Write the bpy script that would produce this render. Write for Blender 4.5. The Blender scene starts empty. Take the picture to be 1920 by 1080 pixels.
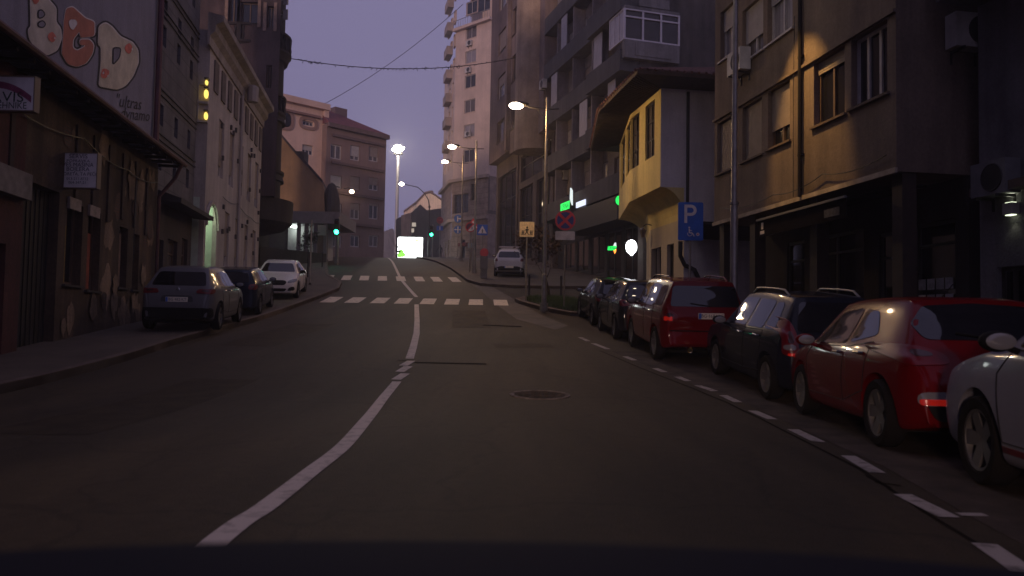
import bpy, bmesh, math, random
from mathutils import Vector, Matrix
from mathutils.bvhtree import BVHTree
random.seed(7)
R = math.radians
SC = bpy.context.scene
COL = SC.collection

# ------------------------------------------------------------------ camera model (used to measure the place)
FPX = 1450.0
CAM = Vector((0, 0, 1.15))
PITCH, ROLL = math.atan(66 / FPX), R(1.0)
_f = Vector((0, math.cos(PITCH), math.sin(PITCH)))
_u = Vector((0, -math.sin(PITCH), math.cos(PITCH)))
_r = Vector((1, 0, 0))
CR = _r * math.cos(ROLL) + _u * math.sin(ROLL)
CU = -_r * math.sin(ROLL) + _u * math.cos(ROLL)
def ray(px, py):
    return CR * ((px - 960) / FPX) + CU * ((540 - py) / FPX) + _f
def at(px, py, Y):
    d = ray(px, py)
    return CAM + d * (Y / d.y)

KN = [(-40, 0), (8, 0), (11.3, .05), (15.9, .40), (20, .72), (24.5, 1.08), (32, 1.98), (43, 3.52), (60, 5.7), (75, 7.3), (90, 8.25), (110, 8.7), (150, 8.8), (320, 8.8)]
_T = []
for i, (x, z) in enumerate(KN):
    a, b = KN[max(0, i - 1)], KN[min(len(KN) - 1, i + 1)]
    _T.append((b[1] - a[1]) / (b[0] - a[0]))
_T[0] = _T[1] = 0; _T[-1] = _T[-2] = 0
def gz(y):
    if y <= KN[0][0]: return 0.0
    for i in range(len(KN) - 1):
        x0, z0 = KN[i]; x1, z1 = KN[i + 1]
        if y <= x1:
            h = x1 - x0; t = (y - x0) / h
            return (2*t**3 - 3*t*t + 1)*z0 + (t**3 - 2*t*t + t)*h*_T[i] + (3*t*t - 2*t**3)*z1 + (t**3 - t*t)*h*_T[i+1]
    return KN[-1][1]
def gp(px, py, lift=0.0):
    d = ray(px, py); t = 1.0
    while t < 200:
        p = CAM + d * t
        if p.z <= gz(p.y) + lift: break
        t += .02
    return Vector((p.x, p.y, gz(p.y) + lift))

# ------------------------------------------------------------------ materials
MATS = {}
def mat(name, col, rough=.8, metal=0.0, var=.0, scale=3.0, bump=0.0, bscale=40.0, spec=.5, emit=None, estr=0.0, coat=0.0, stretch=None, col2=None, thr=(.35, .65)):
    if name in MATS: return MATS[name]
    m = bpy.data.materials.new(name); m.use_nodes = True
    nt = m.node_tree; b = nt.nodes['Principled BSDF']
    b.inputs['Base Color'].default_value = (*col, 1)
    b.inputs['Roughness'].default_value = rough
    b.inputs['Metallic'].default_value = metal
    b.inputs['Specular IOR Level'].default_value = spec
    b.inputs['Coat Weight'].default_value = coat
    b.inputs['Coat Roughness'].default_value = .05
    if emit:
        b.inputs['Emission Color'].default_value = (*emit, 1)
        b.inputs['Emission Strength'].default_value = estr
    if var > 0 or col2 or bump > 0:
        tc = nt.nodes.new('ShaderNodeTexCoord'); mp = nt.nodes.new('ShaderNodeMapping')
        nt.links.new(tc.outputs['Object'], mp.inputs['Vector'])
        if stretch: mp.inputs['Scale'].default_value = stretch
    if var > 0 or col2:
        n = nt.nodes.new('ShaderNodeTexNoise'); n.inputs['Scale'].default_value = scale
        n.inputs['Detail'].default_value = 8; n.inputs['Roughness'].default_value = .65
        nt.links.new(mp.outputs[0], n.inputs['Vector'])
        rp = nt.nodes.new('ShaderNodeValToRGB')
        rp.color_ramp.elements[0].position, rp.color_ramp.elements[1].position = thr
        c2 = col2 or col
        lo = [max(0, c * (1 - var)) for c in c2]; hi = [min(1, c * (1 + var)) for c in col]
        rp.color_ramp.elements[0].color = (*lo, 1); rp.color_ramp.elements[1].color = (*hi, 1)
        nt.links.new(n.outputs['Fac'], rp.inputs['Fac'])
        nt.links.new(rp.outputs[0], b.inputs['Base Color'])
    if bump > 0:
        n2 = nt.nodes.new('ShaderNodeTexNoise'); n2.inputs['Scale'].default_value = bscale
        n2.inputs['Detail'].default_value = 5
        nt.links.new(mp.outputs[0], n2.inputs['Vector'])
        bp = nt.nodes.new('ShaderNodeBump'); bp.inputs['Strength'].default_value = bump; bp.inputs['Distance'].default_value = .02
        nt.links.new(n2.outputs['Fac'], bp.inputs['Height'])
        nt.links.new(bp.outputs[0], b.inputs['Normal'])
    MATS[name] = m
    return m
def emat(name, col, s):
    return mat(name, (.02, .02, .02), rough=.5, emit=col, estr=s)
def brickmat(name, c1, c2, mortar, scale=4.0, bw=.5, bh=.25, rough=.85):
    m = mat(name, c1, rough=rough); nt = m.node_tree; b = nt.nodes['Principled BSDF']
    tc = nt.nodes.new('ShaderNodeTexCoord'); br = nt.nodes.new('ShaderNodeTexBrick')
    nt.links.new(tc.outputs['UV'], br.inputs['Vector'])
    br.inputs['Scale'].default_value = scale; br.inputs['Brick Width'].default_value = bw; br.inputs['Row Height'].default_value = bh
    br.inputs['Mortar Size'].default_value = .02
    br.inputs['Color1'].default_value = (*c1, 1); br.inputs['Color2'].default_value = (*c2, 1); br.inputs['Mortar'].default_value = (*mortar, 1)
    nz = nt.nodes.new('ShaderNodeTexNoise'); nz.inputs['Scale'].default_value = 1.3; nz.inputs['Detail'].default_value = 8
    nt.links.new(tc.outputs['Object'], nz.inputs['Vector'])
    rp = nt.nodes.new('ShaderNodeValToRGB'); rp.color_ramp.elements[0].position = .3; rp.color_ramp.elements[1].position = .7
    rp.color_ramp.elements[0].color = (.55, .55, .55, 1); rp.color_ramp.elements[1].color = (1.15, 1.15, 1.15, 1)
    nt.links.new(nz.outputs['Fac'], rp.inputs['Fac'])
    mx = nt.nodes.new('ShaderNodeMix'); mx.data_type = 'RGBA'; mx.blend_type = 'MULTIPLY'; mx.inputs['Factor'].default_value = 1
    nt.links.new(br.outputs['Color'], mx.inputs['A']); nt.links.new(rp.outputs[0], mx.inputs['B'])
    nt.links.new(mx.outputs['Result'], b.inputs['Base Color'])
    return m
def stucco(name, col, var=.18, dirt=.55, rough=.9):
    """plaster: fine mottling, vertical rain streaks and coarse dirt"""
    m = mat(name, col, rough=rough); nt = m.node_tree; b = nt.nodes['Principled BSDF']
    tc = nt.nodes.new('ShaderNodeTexCoord')
    def noise(scale, stretch, lo, hi, p0, p1):
        mp = nt.nodes.new('ShaderNodeMapping'); mp.inputs['Scale'].default_value = stretch
        nt.links.new(tc.outputs['Object'], mp.inputs['Vector'])
        n = nt.nodes.new('ShaderNodeTexNoise'); n.inputs['Scale'].default_value = scale; n.inputs['Detail'].default_value = 9; n.inputs['Roughness'].default_value = .65
        nt.links.new(mp.outputs[0], n.inputs['Vector'])
        r = nt.nodes.new('ShaderNodeValToRGB'); r.color_ramp.elements[0].position = p0; r.color_ramp.elements[1].position = p1
        r.color_ramp.elements[0].color = (lo, lo, lo, 1); r.color_ramp.elements[1].color = (hi, hi, hi, 1)
        nt.links.new(n.outputs['Fac'], r.inputs['Fac']); return r
    a = noise(.45, (1, 1, 1), dirt, 1.05, .32, .6)
    s = noise(2.2, (1, 1, .09), 1 - var * 1.6, 1.05, .35, .62)
    g = noise(14, (1, 1, 1), 1 - var, 1 + var, .3, .7)
    cur = None
    for k in (a, s, g):
        mx = nt.nodes.new('ShaderNodeMix'); mx.data_type = 'RGBA'; mx.blend_type = 'MULTIPLY'; mx.inputs['Factor'].default_value = 1
        if cur is None: mx.inputs['A'].default_value = (*col, 1)
        else: nt.links.new(cur, mx.inputs['A'])
        nt.links.new(k.outputs[0], mx.inputs['B']); cur = mx.outputs['Result']
    nt.links.new(cur, b.inputs['Base Color'])
    n2 = nt.nodes.new('ShaderNodeTexNoise'); n2.inputs['Scale'].default_value = 25; n2.inputs['Detail'].default_value = 6
    nt.links.new(tc.outputs['Object'], n2.inputs['Vector'])
    bp = nt.nodes.new('ShaderNodeBump'); bp.inputs['Strength'].default_value = .35; bp.inputs['Distance'].default_value = .02
    nt.links.new(n2.outputs['Fac'], bp.inputs['Height']); nt.links.new(bp.outputs[0], b.inputs['Normal'])
    return m

# ------------------------------------------------------------------ object helpers
def tag(o, label=None, cat=None, group=None, kind=None):
    if label: o['label'] = label
    if cat: o['category'] = cat
    if group: o['group'] = group
    if kind: o['kind'] = kind
    return o
def thing(name, label, cat, loc=(0, 0, 0), rotz=0.0, group=None):
    o = bpy.data.objects.new(name, None); COL.objects.link(o)
    o.location = loc; o.rotation_euler = (0, 0, rotz); o.empty_display_size = .2
    return tag(o, label, cat, group)
def root_inv(o):
    while o.parent: o = o.parent
    return (Matrix.Translation(o.location) @ o.rotation_euler.to_matrix().to_4x4()).inverted()
def link_mesh(name, me, m, parent=None):
    o = bpy.data.objects.new(name, me); COL.objects.link(o)
    if m: me.materials.append(m)
    if parent: o.parent = parent
    return o
class MB:
    def __init__(s): s.v = []; s.f = []; s.uv = {}
    def add(s, vs, fs):
        k = len(s.v); s.v += [Vector(v) for v in vs]; s.f += [tuple(i + k for i in f) for f in fs]
    def quad(s, a, b, c, d, uv=None):
        s.add([a, b, c, d], [(0, 1, 2, 3)])
        if uv: s.uv[len(s.f) - 1] = uv
    def poly(s, pts): s.add(pts, [tuple(range(len(pts)))])
    def obox(s, o, ex, ey, ez):
        o, ex, ey, ez = map(Vector, (o, ex, ey, ez))
        v = [o, o+ex, o+ex+ey, o+ey, o+ez, o+ex+ez, o+ex+ey+ez, o+ey+ez]
        s.add(v, [(0, 3, 2, 1), (4, 5, 6, 7), (0, 1, 5, 4), (1, 2, 6, 5), (2, 3, 7, 6), (3, 0, 4, 7)])
    def box(s, x0, y0, z0, x1, y1, z1): s.obox((x0, y0, z0), (x1-x0, 0, 0), (0, y1-y0, 0), (0, 0, z1-z0))
    def extr(s, pts, vec):
        pts = [Vector(p) for p in pts]; vec = Vector(vec); n = len(pts)
        s.add(pts + [p + vec for p in pts], [tuple(range(n))[::-1], tuple(range(n, 2*n))] + [(i, (i+1) % n, (i+1) % n + n, i + n) for i in range(n)])
    def tube(s, pts, r, n=8, cap=True):
        pts = [Vector(p) for p in pts]; rs = r if isinstance(r, (list, tuple)) else [r]*len(pts)
        k = len(s.v); up = None
        for i, p in enumerate(pts):
            d = (pts[min(i+1, len(pts)-1)] - pts[max(i-1, 0)]).normalized()
            if up is None: up = Vector((0, 0, 1)) if abs(d.z) < .9 else Vector((1, 0, 0))
            a = d.cross(up).normalized(); b = a.cross(d).normalized(); up = b
            for j in range(n):
                t = 2*math.pi*j/n; s.v.append(p + (a*math.cos(t) + b*math.sin(t))*rs[i])
        for i in range(len(pts)-1):
            for j in range(n):
                s.f.append((k+i*n+j, k+i*n+(j+1) % n, k+(i+1)*n+(j+1) % n, k+(i+1)*n+j))
        if cap:
            s.f.append(tuple(k+j for j in range(n))[::-1]); s.f.append(tuple(k+(len(pts)-1)*n+j for j in range(n)))
    def lathe(s, prof, n=24, M=None, cap=True):
        M = M or Matrix(); k = len(s.v)
        for r, z in prof:
            for j in range(n):
                t = 2*math.pi*j/n; s.v.append(M @ Vector((r*math.cos(t), r*math.sin(t), z)))
        for i in range(len(prof)-1):
            for j in range(n):
                s.f.append((k+i*n+j, k+i*n+(j+1) % n, k+(i+1)*n+(j+1) % n, k+(i+1)*n+j))
        if cap and prof[0][0] > 1e-4: s.f.append(tuple(k+j for j in range(n))[::-1])
        if cap and prof[-1][0] > 1e-4: s.f.append(tuple(k+(len(prof)-1)*n+j for j in range(n)))
    def ell(s, c, rx, ry, rz, n=14, m=8, M=None):
        M = M or Matrix()
        prof = [(math.sin(math.pi*i/m), -math.cos(math.pi*i/m)) for i in range(m+1)]
        prof[0] = (1e-5, -1); prof[-1] = (1e-5, 1)
        s.lathe(prof, n, Matrix.Translation(c) @ M @ Matrix.Diagonal((rx, ry, rz, 1)))
    def build(s, name, m, parent=None, smooth=False, local=False, ang=40):
        me = bpy.data.meshes.new(name)
        vs = s.v
        if parent and not local:
            I = root_inv(parent); vs = [I @ v for v in vs]
        me.from_pydata([tuple(v) for v in vs], [], s.f)
        if s.uv:
            ul = me.uv_layers.new(name='UVMap')
            for p in me.polygons:
                if p.index in s.uv:
                    for li, c in zip(p.loop_indices, s.uv[p.index]): ul.data[li].uv = c
        if smooth:
            me.shade_smooth()
            me.set_sharp_from_angle(angle=R(ang))
        me.update()
        return link_mesh(name, me, m, parent)
def structure(o): o['kind'] = 'structure'; return o

def text_mesh(txt, size, font=None, extr=0.0, align='CENTER'):
    cu = bpy.data.curves.new('lettering', 'FONT'); cu.body = txt; cu.size = size; cu.align_x = align; cu.align_y = 'CENTER'; cu.extrude = extr
    cu.resolution_u = 3
    o = bpy.data.objects.new('lettering', cu); COL.objects.link(o)
    dg = bpy.context.evaluated_depsgraph_get(); dg.update()
    me = bpy.data.meshes.new_from_object(o.evaluated_get(dg))
    bpy.data.objects.remove(o); bpy.data.curves.remove(cu)
    return me
def lettering(txt, size, m, parent, M, name='lettering', sx=1.0):
    """flat letters whose text plane (x right, y up) is carried by M (in the root's local space)"""
    me = text_mesh(txt, size); me.transform(M @ Matrix.Diagonal((sx, 1, 1, 1))); me.materials.clear()
    return link_mesh(name, me, m, parent)
UPRIGHT = Matrix.Rotation(R(90), 4, 'X')            # text plane -> faces -Y

class Plane:
    """vertical plane: s along u, n outward (left of u)"""
    def __init__(s, o, u):
        s.o = Vector((o[0], o[1])); s.u = Vector(u).normalized(); s.nn = Vector((-s.u.y, s.u.x))
    def p(s, a, n, z):
        q = s.o + s.u*a + s.nn*n
        return Vector((q.x, q.y, z))
    def px(s, px, py, n=0.0):
        d = ray(px, py); o = s.o + s.nn*n
        den = d.x*s.nn.x + d.y*s.nn.y
        t = ((o.x-CAM.x)*s.nn.x + (o.y-CAM.y)*s.nn.y)/den
        q = CAM + d*t
        return ((q.x-o.x)*s.u.x + (q.y-o.y)*s.u.y, q.z)
    def op(s, a, b):
        """opening from two pixel corners"""
        (s0, z0), (s1, z1) = s.px(*a), s.px(*b)
        return (min(s0, s1), max(s0, s1), min(z0, z1), max(z0, z1))
def wall(mb, P, s0, s1, z0, z1, ops=(), depth=.16, n=0.0):
    S = sorted({s0, s1, *[o[0] for o in ops], *[o[1] for o in ops]}); Z = sorted({z0, z1, *[o[2] for o in ops], *[o[3] for o in ops]})
    S = [a for a in S if s0 <= a <= s1]; Z = [a for a in Z if z0 <= a <= z1]
    for i in range(len(S)-1):
        for j in range(len(Z)-1):
            cs, cz = (S[i]+S[i+1])/2, (Z[j]+Z[j+1])/2
            if any(o[0] < cs < o[1] and o[2] < cz < o[3] for o in ops): continue
            a, b, c, d = S[i], S[i+1], Z[j], Z[j+1]
            mb.quad(P.p(b, n, c), P.p(a, n, c), P.p(a, n, d), P.p(b, n, d), uv=[(b, c), (a, c), (a, d), (b, d)])
    for a, b, c, d in ops:
        e = n - depth
        mb.quad(P.p(a, n, c), P.p(b, n, c), P.p(b, e, c), P.p(a, e, c))
        mb.quad(P.p(a, n, d), P.p(a, e, d), P.p(b, e, d), P.p(b, n, d))
        mb.quad(P.p(a, n, c), P.p(a, e, c), P.p(a, e, d), P.p(a, n, d))
        mb.quad(P.p(b, n, c), P.p(b, n, d), P.p(b, e, d), P.p(b, e, c))
def pbox(mb, P, s0, s1, n0, n1, z0, z1):
    o = P.p(s0, n0, z0)
    mb.obox(o, P.p(s1, n0, z0)-o, P.p(s0, n1, z0)-o, Vector((0, 0, z1-z0)))
def window(P, o, parent, fm, gm, cols=2, rows=1, depth=.16, n=0.0, bar=.07, shut=0.0, sm=None, sill=None, split=None, name='window'):
    a, b, c, d = o; a += .003; b -= .003; c += .003; d -= .003
    e0, e1 = n-depth+.01, n-depth+.07
    f = MB()
    pbox(f, P, a, b, e0, e1, c, c+bar); pbox(f, P, a, b, e0, e1, d-bar, d)
    pbox(f, P, a, a+bar, e0, e1, c+bar, d-bar); pbox(f, P, b-bar, b, e0, e1, c+bar, d-bar)
    for k in range(1, cols):
        m_ = a+(b-a)*k/cols
        pbox(f, P, m_-bar*.5, m_+bar*.5, e0+.003, e1+.004, c+bar, d-bar)
    zs = [c+(d-c)*split] if split else [c+(d-c)*k/rows for k in range(1, rows)]
    for z in zs: pbox(f, P, a+bar, b-bar, e0+.006, e1-.004, z-bar*.4, z+bar*.4)
    w = f.build(name, fm, parent)
    g = MB(); pbox(g, P, a+bar*.5, b-bar*.5, n-depth-.02, n-depth+.03, c+bar*.5, d-bar*.5)
    g.build('pane', gm, w)
    if shut > 0 and sm:
        s_ = MB(); z = d-bar-(d-c-2*bar)*shut
        pbox(s_, P, a+.02, b-.02, n-depth+.075, n-depth+.10, z, d-.01)
        k = z+.05
        while k < d-.05:
            pbox(s_, P, a+.025, b-.025, n-depth+.10, n-depth+.106, k, k+.028); k += .055
        s_.build('roller_shutter', sm, w)
    if sill:
        q = MB(); pbox(q, P, a-.08, b+.08, n-depth+.072, n+.07, c-.055, c-.004); q.build('sill', sill, w)
    return w
def smooth_poly(pts, it=2):
    for _ in range(it):
        q = []
        for i in range(len(pts)):
            a, b = Vector(pts[i]), Vector(pts[(i+1) % len(pts)])
            q += [a*.75+b*.25, a*.25+b*.75]
        pts = q
    return pts

def round_poly(pts, r=.06, n=4):
    out = []; P = [Vector(p) for p in pts]; N = len(P)
    for i in range(N):
        p, a_, b_ = P[i], P[i-1], P[(i+1) % N]
        ra = min(r, (a_-p).length*.42); rb = min(r, (b_-p).length*.42)
        s, e = p+(a_-p).normalized()*ra, p+(b_-p).normalized()*rb
        for k in range(n+1):
            t = k/n; out.append(s*(1-t)**2+p*2*t*(1-t)+e*t*t)
    return out
SKYC = (.248, .217, .372)
HAZE = .0020
# ------------------------------------------------------------------ world, sun, camera
W = bpy.data.worlds.new("World"); SC.world = W; W.use_nodes = True
nt = W.node_tree; bg = nt.nodes['Background']
SUN_EL, SUN_AZ = R(6.5), R(200)
sky = nt.nodes.new('ShaderNodeTexSky'); sky.sky_type = 'NISHITA'; sky.sun_disc = False
sky.sun_elevation = SUN_EL; sky.sun_rotation = SUN_AZ; sky.dust_density = 2.0; sky.ozone_density = 4.0
mx = nt.nodes.new('ShaderNodeMix'); mx.data_type = 'RGBA'; mx.blend_type = 'MIX'
mx.inputs['Factor'].default_value = .9
sc_ = nt.nodes.new('ShaderNodeMix'); sc_.data_type = 'RGBA'; sc_.blend_type = 'MULTIPLY'; sc_.inputs['Factor'].default_value = 1
sc_.inputs['B'].default_value = (.55, .5, 1.0, 1)
nt.links.new(sky.outputs[0], sc_.inputs['A']); nt.links.new(sc_.outputs['Result'], mx.inputs['A'])
mx.inputs['B'].default_value = (SKYC[0]*10, SKYC[1]*10, SKYC[2]*10, 1)
nt.links.new(mx.outputs['Result'], bg.inputs['Color'])
bg.inputs['Strength'].default_value = .1
sl = bpy.data.lights.new('sun', 'SUN'); sl.energy = 1.25; sl.angle = R(5); sl.color = (1.0, .66, .52)
so = bpy.data.objects.new('sun', sl); COL.objects.link(so)
d = Vector((math.sin(SUN_AZ)*math.cos(SUN_EL), math.cos(SUN_AZ)*math.cos(SUN_EL), math.sin(SUN_EL)))
so.rotation_euler = d.to_track_quat('Z', 'Y').to_euler()
cd = bpy.data.cameras.new('camera'); co = bpy.data.objects.new('camera', cd); COL.objects.link(co)
cd.sensor_width = 36; cd.lens = FPX/1920*36; cd.clip_start = .05; cd.clip_end = 2000
co.matrix_world = Matrix.Translation(CAM) @ Matrix((CR, CU, -_f)).transposed().to_4x4()
cd.dof.use_dof = True; cd.dof.focus_distance = 45; cd.dof.aperture_fstop = 2.2
SC.camera = co
vs = SC.view_settings; vs.view_transform = 'Standard'; vs.look = 'None'; vs.exposure = 0; vs.gamma = 1
SC.cycles.use_denoising = True
SC.cycles.max_bounces = 6; SC.cycles.diffuse_bounces = 3; SC.cycles.glossy_bounces = 3; SC.cycles.transmission_bounces = 2; SC.cycles.volume_bounces = 0
SC.cycles.sample_clamp_indirect = 3; SC.cycles.caustics_reflective = False; SC.cycles.caustics_refractive = False

# ------------------------------------------------------------------ common materials
ASPH = mat('asphalt', (.056, .040, .0205), rough=.7, spec=.25)
def asphalt_nodes(m):
    nt = m.node_tree; b = nt.nodes['Principled BSDF']; tc = nt.nodes.new('ShaderNodeTexCoord'); cur = None
    for scale, st, lo, hi, p0, p1, det in ((.16, (1.6, .35, 1), .68, 1.18, .38, .62, 6), (.9, (1.6, .22, 1), .76, 1.14, .35, .65, 9), (9, (1, 1, 1), .82, 1.15, .3, .7, 6), (90, (1, 1, 1), .6, 1.45, .3, .72, 2)):
        mp = nt.nodes.new('ShaderNodeMapping'); mp.inputs['Scale'].default_value = st; nt.links.new(tc.outputs['Object'], mp.inputs['Vector'])
        n = nt.nodes.new('ShaderNodeTexNoise'); n.inputs['Scale'].default_value = scale; n.inputs['Detail'].default_value = det; n.inputs['Roughness'].default_value = .6; nt.links.new(mp.outputs[0], n.inputs['Vector'])
        r = nt.nodes.new('ShaderNodeValToRGB'); r.color_ramp.elements[0].position = p0; r.color_ramp.elements[1].position = p1; r.color_ramp.elements[0].color = (lo, lo, lo, 1); r.color_ramp.elements[1].color = (hi, hi, hi, 1); nt.links.new(n.outputs['Fac'], r.inputs['Fac'])
        mx = nt.nodes.new('ShaderNodeMix'); mx.data_type = 'RGBA'; mx.blend_type = 'MULTIPLY'; mx.inputs['Factor'].default_value = 1
        if cur is None: mx.inputs['A'].default_value = b.inputs['Base Color'].default_value
        else: nt.links.new(cur, mx.inputs['A'])
        nt.links.new(r.outputs[0], mx.inputs['B']); cur = mx.outputs['Result']
    vo = nt.nodes.new('ShaderNodeTexVoronoi'); vo.feature = 'DISTANCE_TO_EDGE'; vo.inputs['Scale'].default_value = .33
    nz = nt.nodes.new('ShaderNodeTexNoise'); nz.inputs['Scale'].default_value = 1.2; nz.inputs['Detail'].default_value = 6; nt.links.new(tc.outputs['Object'], nz.inputs['Vector'])
    vm = nt.nodes.new('ShaderNodeVectorMath'); vm.operation = 'MULTIPLY_ADD'; vm.inputs[1].default_value = (.9, .9, .9); nt.links.new(nz.outputs['Color'], vm.inputs[0]); nt.links.new(tc.outputs['Object'], vm.inputs[2]); nt.links.new(vm.outputs[0], vo.inputs['Vector'])
    r = nt.nodes.new('ShaderNodeValToRGB'); r.color_ramp.elements[0].position = .004; r.color_ramp.elements[1].position = .012; r.color_ramp.elements[0].color = (.74, .74, .74, 1); r.color_ramp.elements[1].color = (1, 1, 1, 1); nt.links.new(vo.outputs['Distance'], r.inputs['Fac'])
    mx = nt.nodes.new('ShaderNodeMix'); mx.data_type = 'RGBA'; mx.blend_type = 'MULTIPLY'; mx.inputs['Factor'].default_value = 1; nt.links.new(cur, mx.inputs['A']); nt.links.new(r.outputs[0], mx.inputs['B']); nt.links.new(mx.outputs['Result'], b.inputs['Base Color'])
    n2 = nt.nodes.new('ShaderNodeTexNoise'); n2.inputs['Scale'].default_value = 70; n2.inputs['Detail'].default_value = 4; nt.links.new(tc.outputs['Object'], n2.inputs['Vector'])
    bp = nt.nodes.new('ShaderNodeBump'); bp.inputs['Strength'].default_value = .6; bp.inputs['Distance'].default_value = .015; nt.links.new(n2.outputs['Fac'], bp.inputs['Height']); nt.links.new(bp.outputs[0], b.inputs['Normal'])
asphalt_nodes(ASPH)
PAVE = mat('pavement_asphalt', (.078, .058, .040), rough=.8, var=.3, scale=.8, bump=.5, bscale=50)
KERB = mat('kerb_stone', (.12, .085, .062), rough=.85, var=.3, scale=2.5, bump=.4)
PAINT = mat('road_paint', (.56, .48, .37), rough=.75, var=.2, scale=7, col2=(.16, .125, .09), thr=(.30, .46), bump=.3)
WORN = mat('worn_paint', (.30, .26, .22), rough=.85, var=.3, scale=7, col2=(.15, .125, .10), thr=(.32, .5), bump=.3)
TAR = mat('tar_seam', (.016, .013, .010), rough=.95, var=.3, spec=.05)
METAL = mat('galvanised_steel', (.34, .31, .27), rough=.45, metal=.6, var=.2, scale=4)
DARKM = mat('dark_metal', (.03, .028, .03), rough=.5, metal=.3)
GLASS = mat('window_glass', (.012, .012, .016), rough=.06, spec=.6)
GLASS2 = mat('curtained_glass', (.10, .085, .08), rough=.25, var=.35, scale=2.5, stretch=(4, 4, .3))
GLASS3 = mat('pale_curtain_glass', (.26, .24, .26), rough=.25, var=.25, scale=2.5, stretch=(5, 5, .3))
BLACK = mat('black_recess', (.008, .007, .007), rough=.8)
WFRAME = mat('white_frame', (.45, .42, .42), rough=.6, var=.15)
BFRAME = mat('brown_frame', (.09, .055, .035), rough=.6, var=.2)
DFRAME = mat('dark_frame', (.03, .026, .024), rough=.5)
SHUT = mat('shutter_slats', (.27, .22, .19), rough=.7, var=.15)
WSHUT = mat('white_shutter_slats', (.42, .39, .38), rough=.7, var=.12)

# ------------------------------------------------------------------ ground and road
ys = [-40+2*i for i in range(24)] + [8+.5*i for i in range(300)] + [158+6*i for i in range(20)]
m_ = MB()
for i in range(len(ys)-1):
    for xa, xb in ((-110, -20), (-20, 20), (20, 110)):
        m_.quad((xa, ys[i], gz(ys[i])), (xb, ys[i], gz(ys[i])), (xb, ys[i+1], gz(ys[i+1])), (xa, ys[i+1], gz(ys[i+1])))
structure(m_.build('road', ASPH, smooth=True, ang=80))

def area(name, outline, lift, m, thick=.3):
    bm = bmesh.new()
    vs_ = [bm.verts.new((x, y, 0)) for x, y in outline]
    f = bm.faces.new(vs_); bmesh.ops.triangulate(bm, faces=[f])
    y0, y1 = min(p[1] for p in outline), max(p[1] for p in outline)
    y = math.floor(y0)+1
    while y < y1:
        bmesh.ops.bisect_plane(bm, geom=bm.verts[:]+bm.edges[:]+bm.faces[:], plane_co=(0, y, 0), plane_no=(0, 1, 0), dist=1e-5)
        y += 1 if y < 110 else 10
    for v in bm.verts: v.co.z = gz(v.co.y)+lift
    if thick:
        r = bmesh.ops.extrude_face_region(bm, geom=bm.faces[:])
        for g in r['geom']:
            if isinstance(g, bmesh.types.BMVert): g.co.z -= thick
    bmesh.ops.recalc_face_normals(bm, faces=bm.faces[:])
    me = bpy.data.meshes.new(name); bm.to_mesh(me); bm.free()
    return link_mesh(name, me, m)
def resample(path, step):
    out = [Vector(path[0])]
    for a, b in zip(path, path[1:]):
        a, b = Vector(a), Vector(b); n = max(1, int((b-a).length/step))
        out += [a+(b-a)*k/n for k in range(1, n+1)]
    return out
def ribbon(mb, path, w, lift, step=.5):
    P = resample([(p[0], p[1]) for p in path], step); L = []
    for i, p in enumerate(P):
        t = (P[min(i+1, len(P)-1)]-P[max(i-1, 0)]).normalized(); nn = Vector((-t.y, t.x))*w/2
        L.append((p+nn, p-nn))
    for (a, b), (c, e) in zip(L, L[1:]):
        mb.quad((b.x, b.y, gz(b.y)+lift), (e.x, e.y, gz(e.y)+lift), (c.x, c.y, gz(c.y)+lift), (a.x, a.y, gz(a.y)+lift))
def kerb(path, side, lift=.145, w=.16):
    """kerb stones with joints along path; side = +1 stones lie left of the walking direction"""
    P = resample(path, .9); mb = MB()
    for a, b in zip(P, P[1:]):
        t = (b-a).normalized(); nn = Vector((-t.y, t.x))*w*side; a2 = a+t*.006; b2 = b-t*.006
        q = [a2, b2, b2+nn, a2+nn]
        mb.add([(p.x, p.y, gz(p.y)+lift) for p in q]+[(p.x, p.y, gz(p.y)-.2) for p in q],
               [(0, 1, 2, 3), (0, 4, 5, 1), (1, 5, 6, 2), (2, 6, 7, 3), (3, 7, 4, 0)])
    return structure(mb.build('kerb', KERB))
KL = [(-7.0, -30), (-7.0, 5), (-7.15, 11), (-7.3, 15), (-7.6, 17.5), (-8.0, 23), (-8.1, 30), (-8.05, 36), (-8.6, 39), (-10.2, 43), (-12, 50), (-14.8, 62), (-17, 73), (-18.5, 79), (-21, 81.5), (-26, 82.5)]
structure(area('pavement', KL+[(-60, 84), (-60, -30)], .13, PAVE)); kerb(KL, +1)
KR = [(5.3, -30), (5.35, 5), (5.75, 12), (5.6, 15), (4.95, 18), (4.5, 24), (4.35, 27.6), (2.1, 27.7), (1.35, 29), (.75, 30.5), (.3, 31.7), (.12, 32.6), (.5, 33.4), (1.5, 33.7), (6, 34.4), (20, 36)]
structure(area('pavement', KR+[(60, 36), (60, -30)], .13, PAVE)); kerb(KR, -1)
KF = [(20, 41), (8, 39.4), (3, 38.7), (0, 38.6), (-1.6, 39.4), (-2.4, 41.4), (-3.0, 45), (-4.2, 52), (-6.2, 62), (-8.2, 70), (-9.5, 76), (-10.5, 84), (-11, 95), (-11.5, 125)]
structure(area('pavement', KF+[(60, 125), (60, 42)], .13, PAVE)); kerb(KF, -1)

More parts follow.
